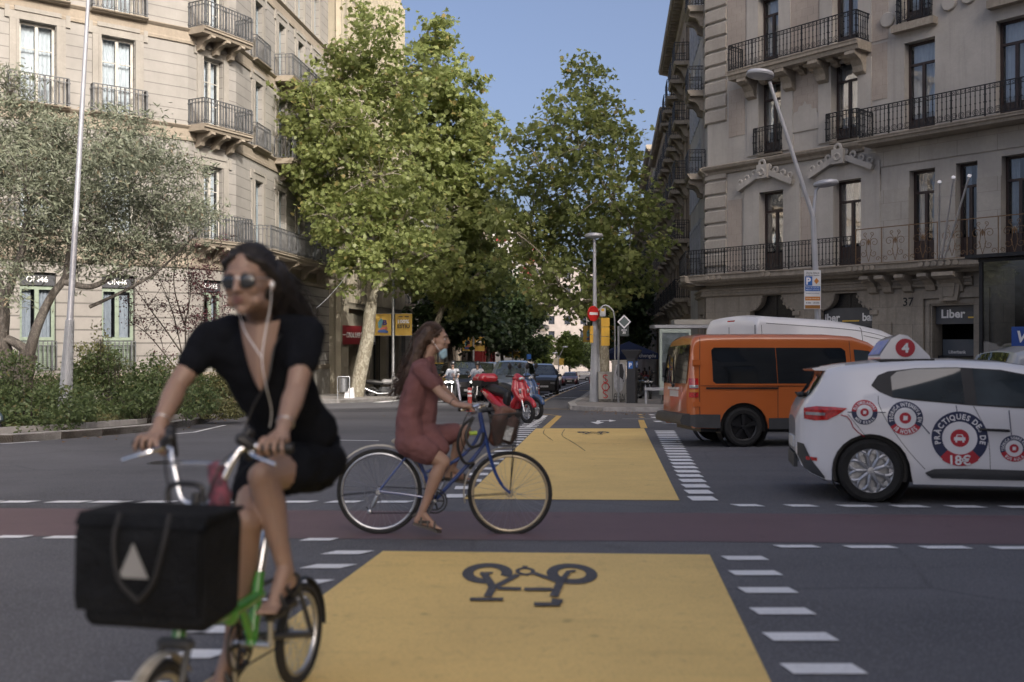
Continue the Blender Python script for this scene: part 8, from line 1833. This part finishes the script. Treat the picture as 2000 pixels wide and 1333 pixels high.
hN, bN = foot(b_, anN, (1,-.05), -.25); hF, bF = foot(b_, anF, (1,.05), .0)
soft(b_, 'body', M_sk2, p2, .0075, 3, world=True)
head_details(p2, HT)
# dress: torso, sleeves, skirt over both thighs
m = MB()
for sd in (-.075,.075): m.chain([q(823,722,sd*1.3), q(808,770,sd), q(798,820,sd), q(802,858,sd*1.3)], [.088,.098,.103,.118])
m.chain([q(822,718,-.12), q(826,716,.12)], [.056,.056]); m.chain([q(836,722,0), q(838,770,0), q(832,820,0)], [.07,.075,.085]); m.chain([q(830,708),q(836,704)],[.066,.060])
for a, e, sg in ((shN, elN, -1), (shF, elF, 1)): m.chain([a+Vector((-.012,0,0)), a+(e-a)*.58], [.058,.058])
m.chain([hipF, hipF+(knF-hipF)*.78], [.115,.085]); m.chain([hipN+Vector((-.02,0,0)), hipN+(knN-hipN)*.48+Vector((.0,-.0,-.0))], [.118,.105]); m.chain([q(835,848,-.02), q(862,876,-.06)], [.105,.07]); m.chain([q(790,868,-.03), q(805,884,-.06)], [.08,.05])
dr = soft(m, 'shirt_dress', M_dress, p2, .010, 4, world=True, disp=(.02,.07))
m = MB(); m.chain([q(838,712,-.035), q(844,727,-.01)], [.014,.010]); m.chain([q(829,702,-.055), q(842,716,-.05)], [.013,.011]); soft(m, 'collar', M_dress, p2, .006, 2, world=True)
# hair
m = MB(); L = lambda x, y, z_: HT @ Vector((x,y,z_))
m.ell((0,-.035,.045), (.088,.095,.092), HT, 18, 12)
for sx in (-.06,-.03,0,.03,.06): m.chain([L(sx,-.05,.06), L(sx*1.2,-.11,-.03), L(sx*1.5,-.15,-.16), L(sx*1.5,-.20,-.27), L(sx*1.2,-.235,-.38)], [.05,.05,.042,.032,.015])
m.chain([L(.05,-.03,.03), L(.07,-.07,-.08), L(.08,-.12,-.18)], [.03,.03,.02])
for sx in (-1,1): m.chain([L(sx*.03,.052,.085), L(sx*.068,.02,.050), L(sx*.078,-.03,.01)], [.012,.016,.022])
soft(m, 'hair', M_hair2, p2, .009, 2, world=True, disp=(.02,.03)); combed_hair(p2, HT, (0,-.035,.045), (.090,.097,.095), M_hair2, 31)
m = MB(); hair_strands(m, [(0,0,0),(.03,0,0),(-.03,0,0),(.05,.02,0),(-.05,.02,0)], HT, 4, 420, [(0,-.05,.10),(0,-.12,.01),(.0,-.15,-.12),(0,-.21,-.26),(0,-.23,-.34),(0,-.27,-.40)], .0055, .022, .026); m.build('hair_strands', M_hair2, p2, world=True)
M_mask = mat('pale_blue_mask', (.36,.56,.66), .8, 0, .06, 9); m = MB(); MT = HT @ Matrix.Translation((0,.060,-.108)) @ Matrix.Rotation(R(-38),4,'X')
m.ell((0,-.006,.004), (.052,.026,.042), MT, 16, 12); m.ell((0,.012,-.012), (.040,.026,.036), MT, 12, 8); mk = soft(m, 'face_mask', M_mask, p2, .006, 2, world=True, disp=(.008,.02))
for sx in (-1,1): m = MB(); m.tube([L(sx*.060,.045,-.095), L(sx*.078,.015,-.05), L(sx*.086,-.02,.0)], .002, 5); m.build('ear_loop', M_wst, mk, world=True)
M_sand = mat('grey_suede_sandal', (.095,.085,.075), .9)
for sl, h0, b0, sg in ((0, hN, bN, -1), (1, hF, bF, 1)):
    m = MB(); d = (b0-h0).normalized(); side = Vector((0,1,0)); m.prism([(-.03,-.030),(.05,-.034),(.17,-.044),(.205,0),(.17,.040),(.05,.034),(-.03,.030)], -.012, .008, Matrix(((d.x,0,-d.z,h0.x),(0,1,0,h0.y),(d.z,0,d.x,h0.z-.028),(0,0,0,1)))); m.build('sandal_sole', M_sand, p2, world=True)
for h0, b0, an in ((hN,bN,anN),(hF,bF,anF)):
    m = MB(); d = (b0-h0).normalized()
    for f, hh in ((.25,.040),(.62,.030),(1.0,.024)):
        c = h0+(b0-h0)*f; m.tube([c+Vector((0,-.036,-.02)), c+Vector((0,-.033,hh*.7)), c+Vector((.0,0,hh+.008)), c+Vector((0,.033,hh*.7)), c+Vector((0,.036,-.02))], .0085, 6)
    m.tube([h0+Vector((-.032,0,.03)), an+Vector((-.034,0,.0))], .01, 6); m.build('sandal_strap', M_sand, p2, smooth=True, world=True)
m = MB(); m.torus(.026,.004, Matrix.Translation(wrN+(elN-wrN)*.22) @ (elN-wrN).to_track_quat('Z','Y').to_matrix().to_4x4(), 18, 6); m.build('bracelet', M_black, p2, world=True)
# ------------------------------------------------ the front cyclist's green folding bicycle
fz = Vector((-.215,-.977,0)).normalized(); lz = Vector((fz.y*-1, fz.x, 0))      # forward, left
BRA = Vector((-.871, 4.08, 0)); hdg = math.atan2(fz.y, fz.x)
fB = thing('folding_bicycle', 'green folding bicycle with small wheels coming towards the camera', 'bicycle', (BRA.x, BRA.y, 0), hdg)
M_grn = car_paint('bicycle_green_paint', (.045,.22,.030)); rw = .205
bike_wheel(fB, Matrix.Translation((0,0,rw)) @ RX, rw, .019, M_steel, M_rubber, 28); 
ST = Matrix.Translation((1.03,0,rw)) @ Matrix.Rotation(R(4),4,'Z'); bike_wheel(fB, ST @ RX, rw, .019, M_steel, M_rubber, 28)
def lt(name, pts, r, m_, n=10, par=fB): m = MB(); m.tube(pts, r, n); return m.build(name, m_, par, smooth=True)
m = MB(); m.tube(spline([(.35,0,.455),(.55,0,.445),(.75,0,.465),(.88,0,.545)],5), [.023]*16, 12); m.tube([(.92,0,.43),(.865,0,.62)], .023, 12); m.tube([(.42,0,.285),(.355,0,.54)], .022, 12); m.tube([(.50,0,.45),(.41,0,.28)], .016, 10)
m.cap((.58,0,.43),(.58,0,.465),.032,.032); m.build('frame', M_grn, fB, smooth=True)
m = MB()
for sy in (-1, 1): m.tube([(.38,sy*.03,.30),(0,sy*.055,.205)], .012, 8); m.tube([(.30,sy*.03,.47),(.12,sy*.04,.46),(0,sy*.055,.21)], .010, 8)
m.build('rear_triangle', M_trim, fB, smooth=True)
m = MB()
for sy in (-1, 1): m.tube([(.93,sy*.045,.44),(.97,sy*.05,.36),(1.03,sy*.05,.205)], [.013,.013,.009], 8)
m.cap((.93,-.045,.44),(.93,.045,.44),.02,.02); m.build('fork', M_trim, fB, smooth=True)
lt('seat_post', [(.355,0,.53),(.20,0,.93)], .0165, M_chrome); m = MB(); m.ell((.12,0,.955),(.12,.075,.03)); m.cap((.15,0,.95),(.32,0,.945),.035,.018); soft(m, 'saddle', M_black, fB, .01, 3)
m = MB(); fender(m, Matrix.Translation((0,0,rw)) @ RX, rw+.014, R(60), R(185), .022); m.build('mudguard', M_black, fB, smooth=True)
m = MB(); fender(m, ST @ RX, rw+.014, R(40), R(150), .022); m.build('mudguard', mat('worn_silver_mudguard', (.38,.35,.30), .35, .3, .3, 18), fB, smooth=True)
lt('stem', [(.868,0,.61),(.845,0,.70),(.80,0,.90)], .018, M_black); m = MB(); m.cap((.855,-.02,.66),(.855,.03,.66),.028,.028); m.build('stem_hinge', M_black, fB, smooth=True)
bz = 1.045; m = MB(); m.tube(spline([(.70,-.285,bz),(.735,-.15,bz+.005),(.765,-.115,bz-.03),(.785,-.085,bz-.10),(.80,-.055,bz-.17),(.80,0,bz-.185),(.80,.055,bz-.17),(.785,.085,bz-.10),(.765,.115,bz-.03),(.735,.15,bz+.005),(.70,.285,bz)],5), .0115, 10); m.tube([(.79,-.1,bz-.05),(.79,.1,bz-.05)], .006, 6); m.build('handlebar', M_chrome, fB, smooth=True)
gripL = Vector((.712,-.230,bz)); gripR = Vector((.712,.230,bz))
for c, sg in ((gripL,-1),(gripR,1)):
    m = MB(); m.tube([c+Vector((-.012,sg*.065,0)), c+Vector((.010,-sg*.045,0))], .0165, 12); m.build('grip', M_black, fB, smooth=True)
    m = MB(); m.cap(c+Vector((.02,-sg*.075,.01)), c+Vector((.035,-sg*.10,.03)), .022,.02); m.cap(c+Vector((.0,-sg*.09,-.03)), c+Vector((.02,-sg*.09,.04)),.016,.018); m.ell(c+Vector((.01,-sg*.085,.05)),(.02,.02,.02)); m.build('shifter', M_black, fB, smooth=True)
    m = MB(); m.tube(spline([c+Vector((.03,-sg*.07,-.005)), c+Vector((.075,-sg*.03,-.02)), c+Vector((.085,sg*.05,-.045))],5), [.008]*5+[.006]*6, 8); m.build('brake_lever', M_chrome, fB, smooth=True)
m = MB()
for sg in (-1, 1): m.tube(spline([gripL*.0+Vector((.74,sg*.13,bz)), (.83,sg*.10,bz-.05), (.86,sg*.05,bz-.22), (.87,sg*.03,.62), (.75,sg*.03,.50)],6), .0035, 5)
m.build('cable', M_black, fB)
bbf = Vector((.415,0,.285)); m = MB(); T = Matrix.Translation(bbf) @ RX; m.torus(.098,.006,T @ Matrix.Translation((0,0,.045)),34,6); m.torus(.06,.004,T @ Matrix.Translation((0,0,.045)),24,5)
for k in range(5): a = 2*PI*k/5; m.tube([(0,0,.045),(.098*math.cos(a),.098*math.sin(a),.045)], .008, 6, M=T)
m.build('chainring', M_black, fB, smooth=True)
cr = Vector((-.02,0,.16)); m = MB(); m.tube([bbf+Vector((0,.075,0)), bbf+Vector((.02,.08,.158))], .011, 8); m.tube([bbf+Vector((0,-.075,0)), bbf-Vector((.02,.08,.158))], .011, 8); m.tube([bbf+Vector((0,-.075,0)), bbf+Vector((0,.075,0))], .014, 8); m.build('crank', M_steel, fB, smooth=True)
pL = bbf+Vector((.02,.13,.158)); pR = bbf+Vector((-.02,-.13,-.158))
for c in (pL, pR): m = MB(); m.cbox(c,(.08,.09,.022)); m.build('pedal', M_black, fB)
m = MB(); m.tube([(.415,-.05,.383),(0,-.05,.24)], .004, 5); m.tube([(.415,-.05,.187),(0,-.05,.17)], .004, 5); m.build('chain', M_black, fB)
# bag on the front carrier block
BG = thing('pannier_bag', 'large black fabric bag with grey triangle hanging on the front of the green bicycle', 'bag', tuple(BRA+fz*1.08+lz*.055+Vector((0,0,.55))), hdg)
m = MB(); z0, z1 = .005, .345; m.prism([(-.10,z0+.02),(-.12,z1-.05),(-.10,z1),(.10,z1),(.13,z1-.05),(.125,z0+.03),(.10,z0)], -.195, .195, None, 'xz'); bgb = m.build('bag_body', mat('black_nylon', (.007,.008,.010), .85, 0, .45, 9, .9, 60, spec=.15), BG, smooth=True, ang=25)
bv = bgb.modifiers.new('round', 'BEVEL'); bv.width = .03; bv.segments = 3; bv.limit_method = 'ANGLE'
m = MB(); m.prism([(.132,z1-.03),(.142,z1-.06),(.148,z0+.10),(.140,z0+.06),(.13,z0+.10)], -.205, .19, None, 'xz'); m.prism([(-.1,z1+.0),(.12,z1+.004),(.145,z1-.03),(.12,z1-.02),(-.1,z1-.01)], -.207, .207, None, 'xz'); m.build('flap', MATS['black_nylon'], BG)
m = MB()
for sy in (-.07,.09): m.tube(spline([(.12,sy,z1+.006),(.152,sy,z1-.07),(.157,sy+(.02 if sy < 0 else -.03),z0+.16),(.155,.01,z0+.10)],6), .008, 6)
m.build('carry_strap', mat('black_webbing', (.006,.006,.007), .7), BG); m = MB(); T = Matrix.Translation((.152,.0,z1-.13)); m.prism([(-.055,-.045),(.04,-.045),(-.008,.055)], 0, .004, T, 'yz'); m.build('reflective_triangle', mat('grey_reflective', (.20,.20,.20), .4), BG)
m = MB(); m.tube(spline([(-.11,-.06,z1),(-.115,-.055,z1+.05),(-.115,0,z1+.06),(-.115,.055,z1+.05),(-.11,.06,z1)],4), .009, 8); m.build('carry_handle', M_black, BG, smooth=True)
SCF = thing('scarf', 'patterned dark red scarf tied to the stem of the green bicycle', 'scarf', tuple(BRA+fz*.80+Vector((0,0,.8)))); J0 = wm(fB); m = MB(); m.chain([J0 @ Vector((.78,.06,.98)), J0 @ Vector((.80,.085,.86)), J0 @ Vector((.79,.09,.74))], [.028,.038,.022]); soft(m, 'cloth', mat('patterned_scarf', (.13,.03,.045), .9, 0, .8, 45, var2=(.03,.03,.04)), SCF, .010, 2, world=True, disp=(.03,.03))

# ------------------------------------------------ front cyclist
p1 = thing('person', 'dark haired cyclist in sunglasses and black clothes on the green bicycle', 'person', (-.93, 4.3, .95))
K = lambda px, py, Y: P(px, py, Y-.27)
hp1 = K(572,890,4.34); b_ = MB()
neck1 = K(508,625,3.98); hd1 = K(487,552,3.86); fd = Vector((-.17,-.97,-.06)); H1 = frame_from(hd1, fd, Vector((-.03,0,1)))
head_blob(b_, H1, 1.06); b_.chain([K(515,640,4.02), K(508,605,3.98), hd1+Vector((.02,.05,-.06))], [.062,.056,.054])
sL = K(412,655,4.0); sR = K(604,650,3.96); eL = K(347,752,3.93); eR = K(578,762,3.84)
gL = J0 @ gripL; gR = J0 @ gripR; ax = (gR-gL).normalized()
wL = gL+Vector((.005,.075,.055)); wR = gR+Vector((.015,.075,.055))
for s0, e0, w0, g0_, sg in ((sL, eL, wL, gL, 1), (sR, eR, wR, gR, -1)):
    b_.chain([s0, s0+(e0-s0)*.5, e0], [.050,.045,.038]); b_.chain([e0, e0+(w0-e0)*.3, w0], [.038,.040,.025]); grip_hand(b_, g0_, ax*sg, (0,0,1), (0,-1,0), w0, 1.0, sg)
b_.chain([hp1, K(560,800,4.22), K(520,700,4.10)], [.11,.085,.09]); b_.chain([sL+Vector((.03,.02,-.03)), sR+Vector((-.03,.02,-.03))], [.035,.035])
kR = K(513,932,3.93); aR = J0 @ (pL+Vector((-.06,-.015,.115))); kL = K(482,1020,3.93); aL = J0 @ (pR+Vector((-.055,.01,.115)))
hR = hp1+lz*(.0)+Vector((.105,-.03,-.02)); hL = hp1+Vector((-.10,.03,-.02))
for h0, k0, a0_ in ((hR,kR,aR),(hL,kL,aL)):
    b_.chain([h0, h0+(k0-h0)*.5, k0], [.092,.080,.056]); b_.chain([k0, k0+(a0_-k0)*.3+Vector((.0,.018,0)), k0+(a0_-k0)*.7, a0_], [.054,.057,.038,.031]); b_.ell(k0+Vector((0,-.015,.01)), (.045,.045,.048))
f1, g1_ = foot(b_, aR, fz, -.3); f2, g2_ = foot(b_, aL, fz, -.2)
soft(b_, 'body', M_sk1, p1, .0050, 3, world=True); head_details(p1, H1, 1.06, shades=True)
# shirt: front left open in a v over the chest
m = MB()
for sd in (-.07,.07):
    o = Vector((sd,0,0)); m.chain([K(508,680,4.03)+o*1.2, K(530,745,4.10)+o*1.05, K(560,805,4.19)+o*.8, K(572,840,4.25)+o], [.088,.093,.092,.108])
m.chain([sL+Vector((.02,.0,.0)), K(455,640,4.03)], [.064,.054]); m.chain([sR+Vector((-.02,.0,.0)), K(560,638,4.01)], [.064,.054]); m.chain([K(440,655,4.05), K(575,655,4.03)], [.058,.058])
m.chain([K(506,672,4.02), K(520,760,4.10), K(560,830,4.2)], [.105,.11,.11]); m.chain([sL, sL+(eL-sL)*.50], [.063,.062]); m.chain([sR, sR+(eR-sR)*.50], [.063,.062]); m.chain([K(438,650,3.99), K(466,632,3.99)], [.060,.042]); m.chain([K(582,648,3.98), K(548,630,3.98)], [.060,.042]); m.chain([sL+Vector((.03,.0,-.05)), K(470,725,4.08)], [.07,.07]); m.chain([sR+Vector((-.03,.0,-.05)), K(560,725,4.08)], [.07,.07])
soft(m, 'tee_shirt', M_tee, p1, .0095, 5, world=True, disp=(.018,.08))
# the v of bare chest lies over the shirt's opening
m = MB()
def chest(u_, v_):                                                # u across, v down from the collar
    c = K(507,636,3.925).lerp(K(516,762,3.955), v_); wv = (.072*(1-v_)**.65+.005); x = u_*wv
    return c+Vector((x*.97,-.028-.022*(1-u_*u_)*(.6+.4*v_)-.022*math.sin(v_*2.6)+abs(u_)*.03*(1-v_), .02*abs(u_)*(1-v_)))
vs = [tuple(chest(-1+2*i/12, k/14)) for i in range(13) for k in range(15)]; m.add(vs, [(i*15+k,(i+1)*15+k,(i+1)*15+k+1,i*15+k+1) for i in range(12) for k in range(14)]); m.build('bare_chest', M_sk1, p1, smooth=True, world=True)
m = MB(); m.chain([hp1+Vector((-.06,0,.03)), hp1+Vector((.06,0,.03))], [.135,.135]); m.chain([hR, hR+(kR-hR)*.50], [.120,.106]); m.chain([hL, hL+(kL-hL)*.52], [.125,.104]); m.chain([K(470,0,0) if False else hp1+Vector((-.02,-.14,.0)), hp1+Vector((.02,-.12,.06))], [.09,.09])
soft(m, 'shorts', M_tee, p1, .0105, 4, world=True, disp=(.035,.07))
# sunglasses
sgt = MB()
for sx in (-1, 1):
    T = H1 @ Matrix.Translation((sx*.034,.094,.002)) @ Matrix.Rotation(R(-sx*9),4,'Z'); sgt.ell((0,0,0), (.031,.006,.026), T, 18, 10)
gl = sgt.build('sunglasses', mat('dark_lens', (.008,.010,.012), .06, 0, .2, 3, coat=1), p1, smooth=True, world=True)
m = MB(); m.tube([H1 @ Vector(p) for p in ((-.012,.100,.014),(0,.104,.018),(.012,.100,.014))], .0022, 6)
for sx in (-1, 1): m.tube([H1 @ Vector(p) for p in ((sx*.062,.080,.014),(sx*.080,.03,.012),(sx*.084,-.015,.006))], .0022, 6)
m.build('glasses_frame', M_steel, gl, world=True)
# hair pulled back, blown to the right
m = MB(); L = lambda x, y, z_: H1 @ Vector((x,y,z_)); m.ell((0,-.036,.050), (.082,.092,.088), H1, 20, 14); m.ell((0,.015,.098), (.050,.044,.026), H1, 14, 8)
for sx in (-1,1): m.chain([L(sx*.03,.07,.092), L(sx*.070,.035,.070), L(sx*.084,-.02,.02), L(sx*.08,-.06,-.03)], [.014,.018,.026,.030])
m.chain([L(.06,-.08,.02), K(560,590,4.02), K(590,612,4.08), K(604,632,4.10)], [.062,.058,.042,.022]); m.chain([L(.02,-.09,-.01), K(545,610,4.08), K(570,650,4.12)], [.06,.055,.03]); m.chain([L(.05,-.03,-.03), K(540,600,3.98), K(548,640,4.0)], [.035,.04,.02])
soft(m, 'hair', M_hair, p1, .009, 3, world=True, disp=(.008,.03))
combed_hair(p1, H1, (0,-.030,.048), (.087,.100,.094), M_hair, 33, 300, lo=34)
m = MB(); g = random.Random(8)
for i in range(150):
    a = Vector((g.uniform(.0,.07),-.07,g.uniform(-.02,.09))); e = K(604+g.gauss(0,12), 622+g.gauss(0,16), 4.10+g.gauss(0,.03)); s0 = H1 @ a; mid = s0.lerp(e,.5)+Vector((g.gauss(0,.012),g.gauss(0,.012),g.gauss(0,.018)+.02)); m.tube(spline([s0, mid, e],5), [.0035*(1-.07*k) for k in range(11)], 4)
m.build('hair_strands', M_hair, p1, world=True)
# earphones
m = MB(); m.ell((.088,.004,-.012),(.008,.010,.014),H1,10,8); m.tube(spline([H1 @ Vector((.086,.008,-.02)), K(528,598,3.86), K(520,640,3.87), K(512,700,3.84), K(519,752,3.86), K(530,800,3.96), K(527,835,4.02)],6), .0020, 6); m.build('earphone', M_wst, p1, smooth=True, world=True)
m = MB(); m.tube(spline([H1 @ Vector((-.07,.0,-.05)), K(470,622,3.90), K(480,650,3.885), K(512,700,3.838)],6), .0018, 6); m.build('earphone_cord', M_wst, p1, world=True)
m = MB(); m.tube(spline([K(560,640,3.98), K(535,680,3.90), K(522,745,3.87), K(497,790,3.90), K(478,840,3.95)],6), .004, 6); m.build('bag_cord', M_black, p1, world=True)
m = MB()
for w0, e0 in ((wR,eR),(wL,eL)): m.torus(.030,.0025, Matrix.Translation(w0+(e0-w0)*.16) @ (e0-w0).to_track_quat('Z','Y').to_matrix().to_4x4(), 18, 6)
m.build('bracelet', M_steel, p1, world=True)
# sandals
for an, h0, b0 in ((aR,f1,g1_),(aL,f2,g2_)):
    d = (b0-h0).normalized(); sd = lz; u3 = d.cross(sd); T = Matrix(((d.x,sd.x,u3.x,h0.x),(d.y,sd.y,u3.y,h0.y),(d.z,sd.z,u3.z,h0.z),(0,0,0,1))); sgn = 1 if u3.z > 0 else -1
    m = MB(); m.prism([(-.035,-.030),(.05,-.036),(.16,-.046),(.20,0),(.16,.044),(.05,.034),(-.035,.030)], sgn*-.040, sgn*-.022, T); m.build('sandal_sole', M_black, p1, world=True)
    m = MB(); m.tube([T @ Vector(p) for p in ((.07,-.040,-.02*sgn),(.08,-.02,.028*sgn),(.11,.0,.034*sgn),(.13,.03,.012*sgn),(.135,.044,-.02*sgn))], .008, 6); m.tube([T @ Vector(p) for p in ((.07,.040,-.02*sgn),(.075,.02,.032*sgn),(.11,-.005,.034*sgn),(.13,-.03,.012*sgn))], .008, 6); m.tube([T @ Vector(p) for p in ((-.03,-.025,.0),(.0,-.036,.035*sgn),(.035,0,.055*sgn),(.0,.036,.035*sgn),(-.03,.025,.0))], .006, 6); m.build('sandal_strap', M_black, p1, smooth=True, world=True)

# ------------------------------------------------ riders and walkers down the street
M_skd = mat('skin', (.30,.19,.14), .6); 
def rider(label, bike, shirt, trousers, helmet, stand=False):
    T = wm(bike); J = lambda x, y, z_: T @ Vector((x,y,z_)); p = thing('person', label, 'person', tuple(J(.2,0,.9)), group='motorcycle riders')
    m = MB(); m.chain([J(.48,0,1.50),J(.47,0,1.58)],[.06,.055]); m.ell(J(.50,0,1.68),(.085,.10,.12)); 
    for sy in (-1,1): m.chain([J(.45,sy*.20,1.42),J(.62,sy*.28,1.20),J(.98,sy*.32,1.13)],[.05,.042,.034]); m.ell(J(1.02,sy*.32,1.12),(.045,.045,.035))
    m.chain([J(.25,0,.95),J(.38,0,1.25)],[.12,.13]); soft(m, 'body', M_skd, p, .015, 2, world=True)
    m = MB(); m.chain([J(.22,-.08,.95),J(.40,-.08,1.35)],[.13,.12]); m.chain([J(.22,.08,.95),J(.40,.08,1.35)],[.13,.12]); m.chain([J(.42,-.19,1.43),J(.42,.19,1.43)],[.07,.07])
    for sy in (-1,1): m.chain([J(.45,sy*.21,1.42),J(.60,sy*.27,1.23)],[.072,.065])
    soft(m, 'shirt', shirt, p, .018, 3, world=True)
    m = MB()
    for sy in (-1,1): m.chain([J(.2,sy*.10,.92),J(.62,sy*.25,.80)],[.11,.075]); m.chain([J(.62,sy*.25,.80),J(.55,sy*(.34),.10)],[.07,.05])
    soft(m, 'trousers', trousers, p, .018, 3, world=True)
    m = MB()
    for sy in (-1,1): m.chain([J(.50,sy*.34,.05),J(.66,sy*.35,.04)],[.05,.04])
    m.build('shoes', M_black, p, smooth=True, world=True)
    m = MB(); m.ell(J(.48,0,1.73),(.135,.145,.125)); m.chain([J(.44,0,1.66),J(.42,0,1.62)],[.12,.10]); soft(m, 'helmet', helmet, p, .014, 2, world=True)
rider('helmeted rider in a white shirt on the big grey motorcycle', MR1, mat('white_shirt', (.42,.43,.46), .8), mat('striped_trousers', (.30,.30,.36), .8), car_paint('helmet_black', (.02,.02,.022)))
rider('helmeted rider in a white shirt with dark panel on the dark motorcycle', MR2, MATS['white_shirt'], M_tee, MATS['helmet_black'])
def walker(label, px, Y, h, shirt, trousers, hair, back=True, ph=.3, dz=.12):
    g = GX(px, Y); p = thing('person', label, 'person', (g.x, g.y, g.z+dz), R(90) if back else R(-90)); s = h/1.72; J = lambda x, y, z_: Vector((x*s,y*s,z_*s)); m = MB()
    m.ell(J(.02,0,1.58),(.08*s,.07*s,.11*s)); m.chain([J(0,0,1.40),J(0,0,1.5)],[.05,.05])
    for sy in (-1,1): m.chain([J(0,sy*.17,1.38),J(-sy*.05,sy*.22,1.12),J(sy*.08+.05,sy*.22,.88)],[.045,.038,.028]); m.ell(J(sy*.08+.07,sy*.22,.82),(.03,.025,.05)); f = ph*sy; m.chain([J(0,sy*.09,.90),J(f*.4+.05,sy*.09,.5),J(f*.8-.03,sy*.09,.10)],[.085,.06,.04]); m.chain([J(f*.8-.05,sy*.09,.05),J(f*.8+.12,sy*.09,.03)],[.04,.03])
    m.chain([J(0,0,.95),J(0,0,1.3)],[.12,.13]); soft(m, 'body', M_skd, p, .018, 2)
    m = MB(); m.chain([J(0,-.06,.98),J(0,-.08,1.34)],[.12,.11]); m.chain([J(0,.06,.98),J(0,.08,1.34)],[.12,.11]); [m.chain([J(0,sy*.16,1.38),J(-sy*.03,sy*.21,1.2)],[.065,.058]) for sy in (-1,1)]; soft(m, 'shirt', shirt, p, .02, 3)
    m = MB(); [m.chain([J(0,sy*.08,.93),J(ph*sy*.4+.05,sy*.09,.5),J(ph*sy*.75,sy*.09,.14)],[.12,.085,.065]) for sy in (-1,1)]; soft(m, 'trousers', trousers, p, .02, 3)
    m = MB(); m.ell(J(-.01,0,1.62),(.1*s,.09*s,.12*s)); m.ell(J(-.05,0,1.5),(.06*s,.08*s,.12*s)); m.build('hair', hair, p, smooth=True); return p
walker('walker with long dark hair and ochre trousers on the right pavement', 1259, 84, 1.66, mat('dark_top', (.05,.03,.03), .8), mat('ochre_cloth', (.20,.13,.05), .8), M_hair)
gb = GX(1262, 83.6); t = thing('red_bag', 'bright red bag carried by the walker on the right pavement', 'bag', (gb.x, gb.y, gb.z+.95)); m = MB(); m.chain([(-.12,0,.1),(.12,0,.1)],[.13,.13]); m.box(-.2,.2,-.07,.07,-.12,.2); soft(m, 'bag_body', MATS['bright_red'], t, .02, 2)
walker('walker in a grey shirt and dark trousers beside the one with the red bag', 1268.5, 85, 1.76, mat('grey_shirt', (.22,.23,.25), .8), M_tee, M_hair)
walker('seated looking figure in a dark red top under the navy parasol', 1248, 62, 1.45, mat('maroon_top', (.14,.04,.05), .8), M_tee, M_hair)
walker('pedestrian in black crossing the far lane beside the black vans', 1077, 140, 1.75, M_tee, M_tee, M_hair, back=False, dz=0)
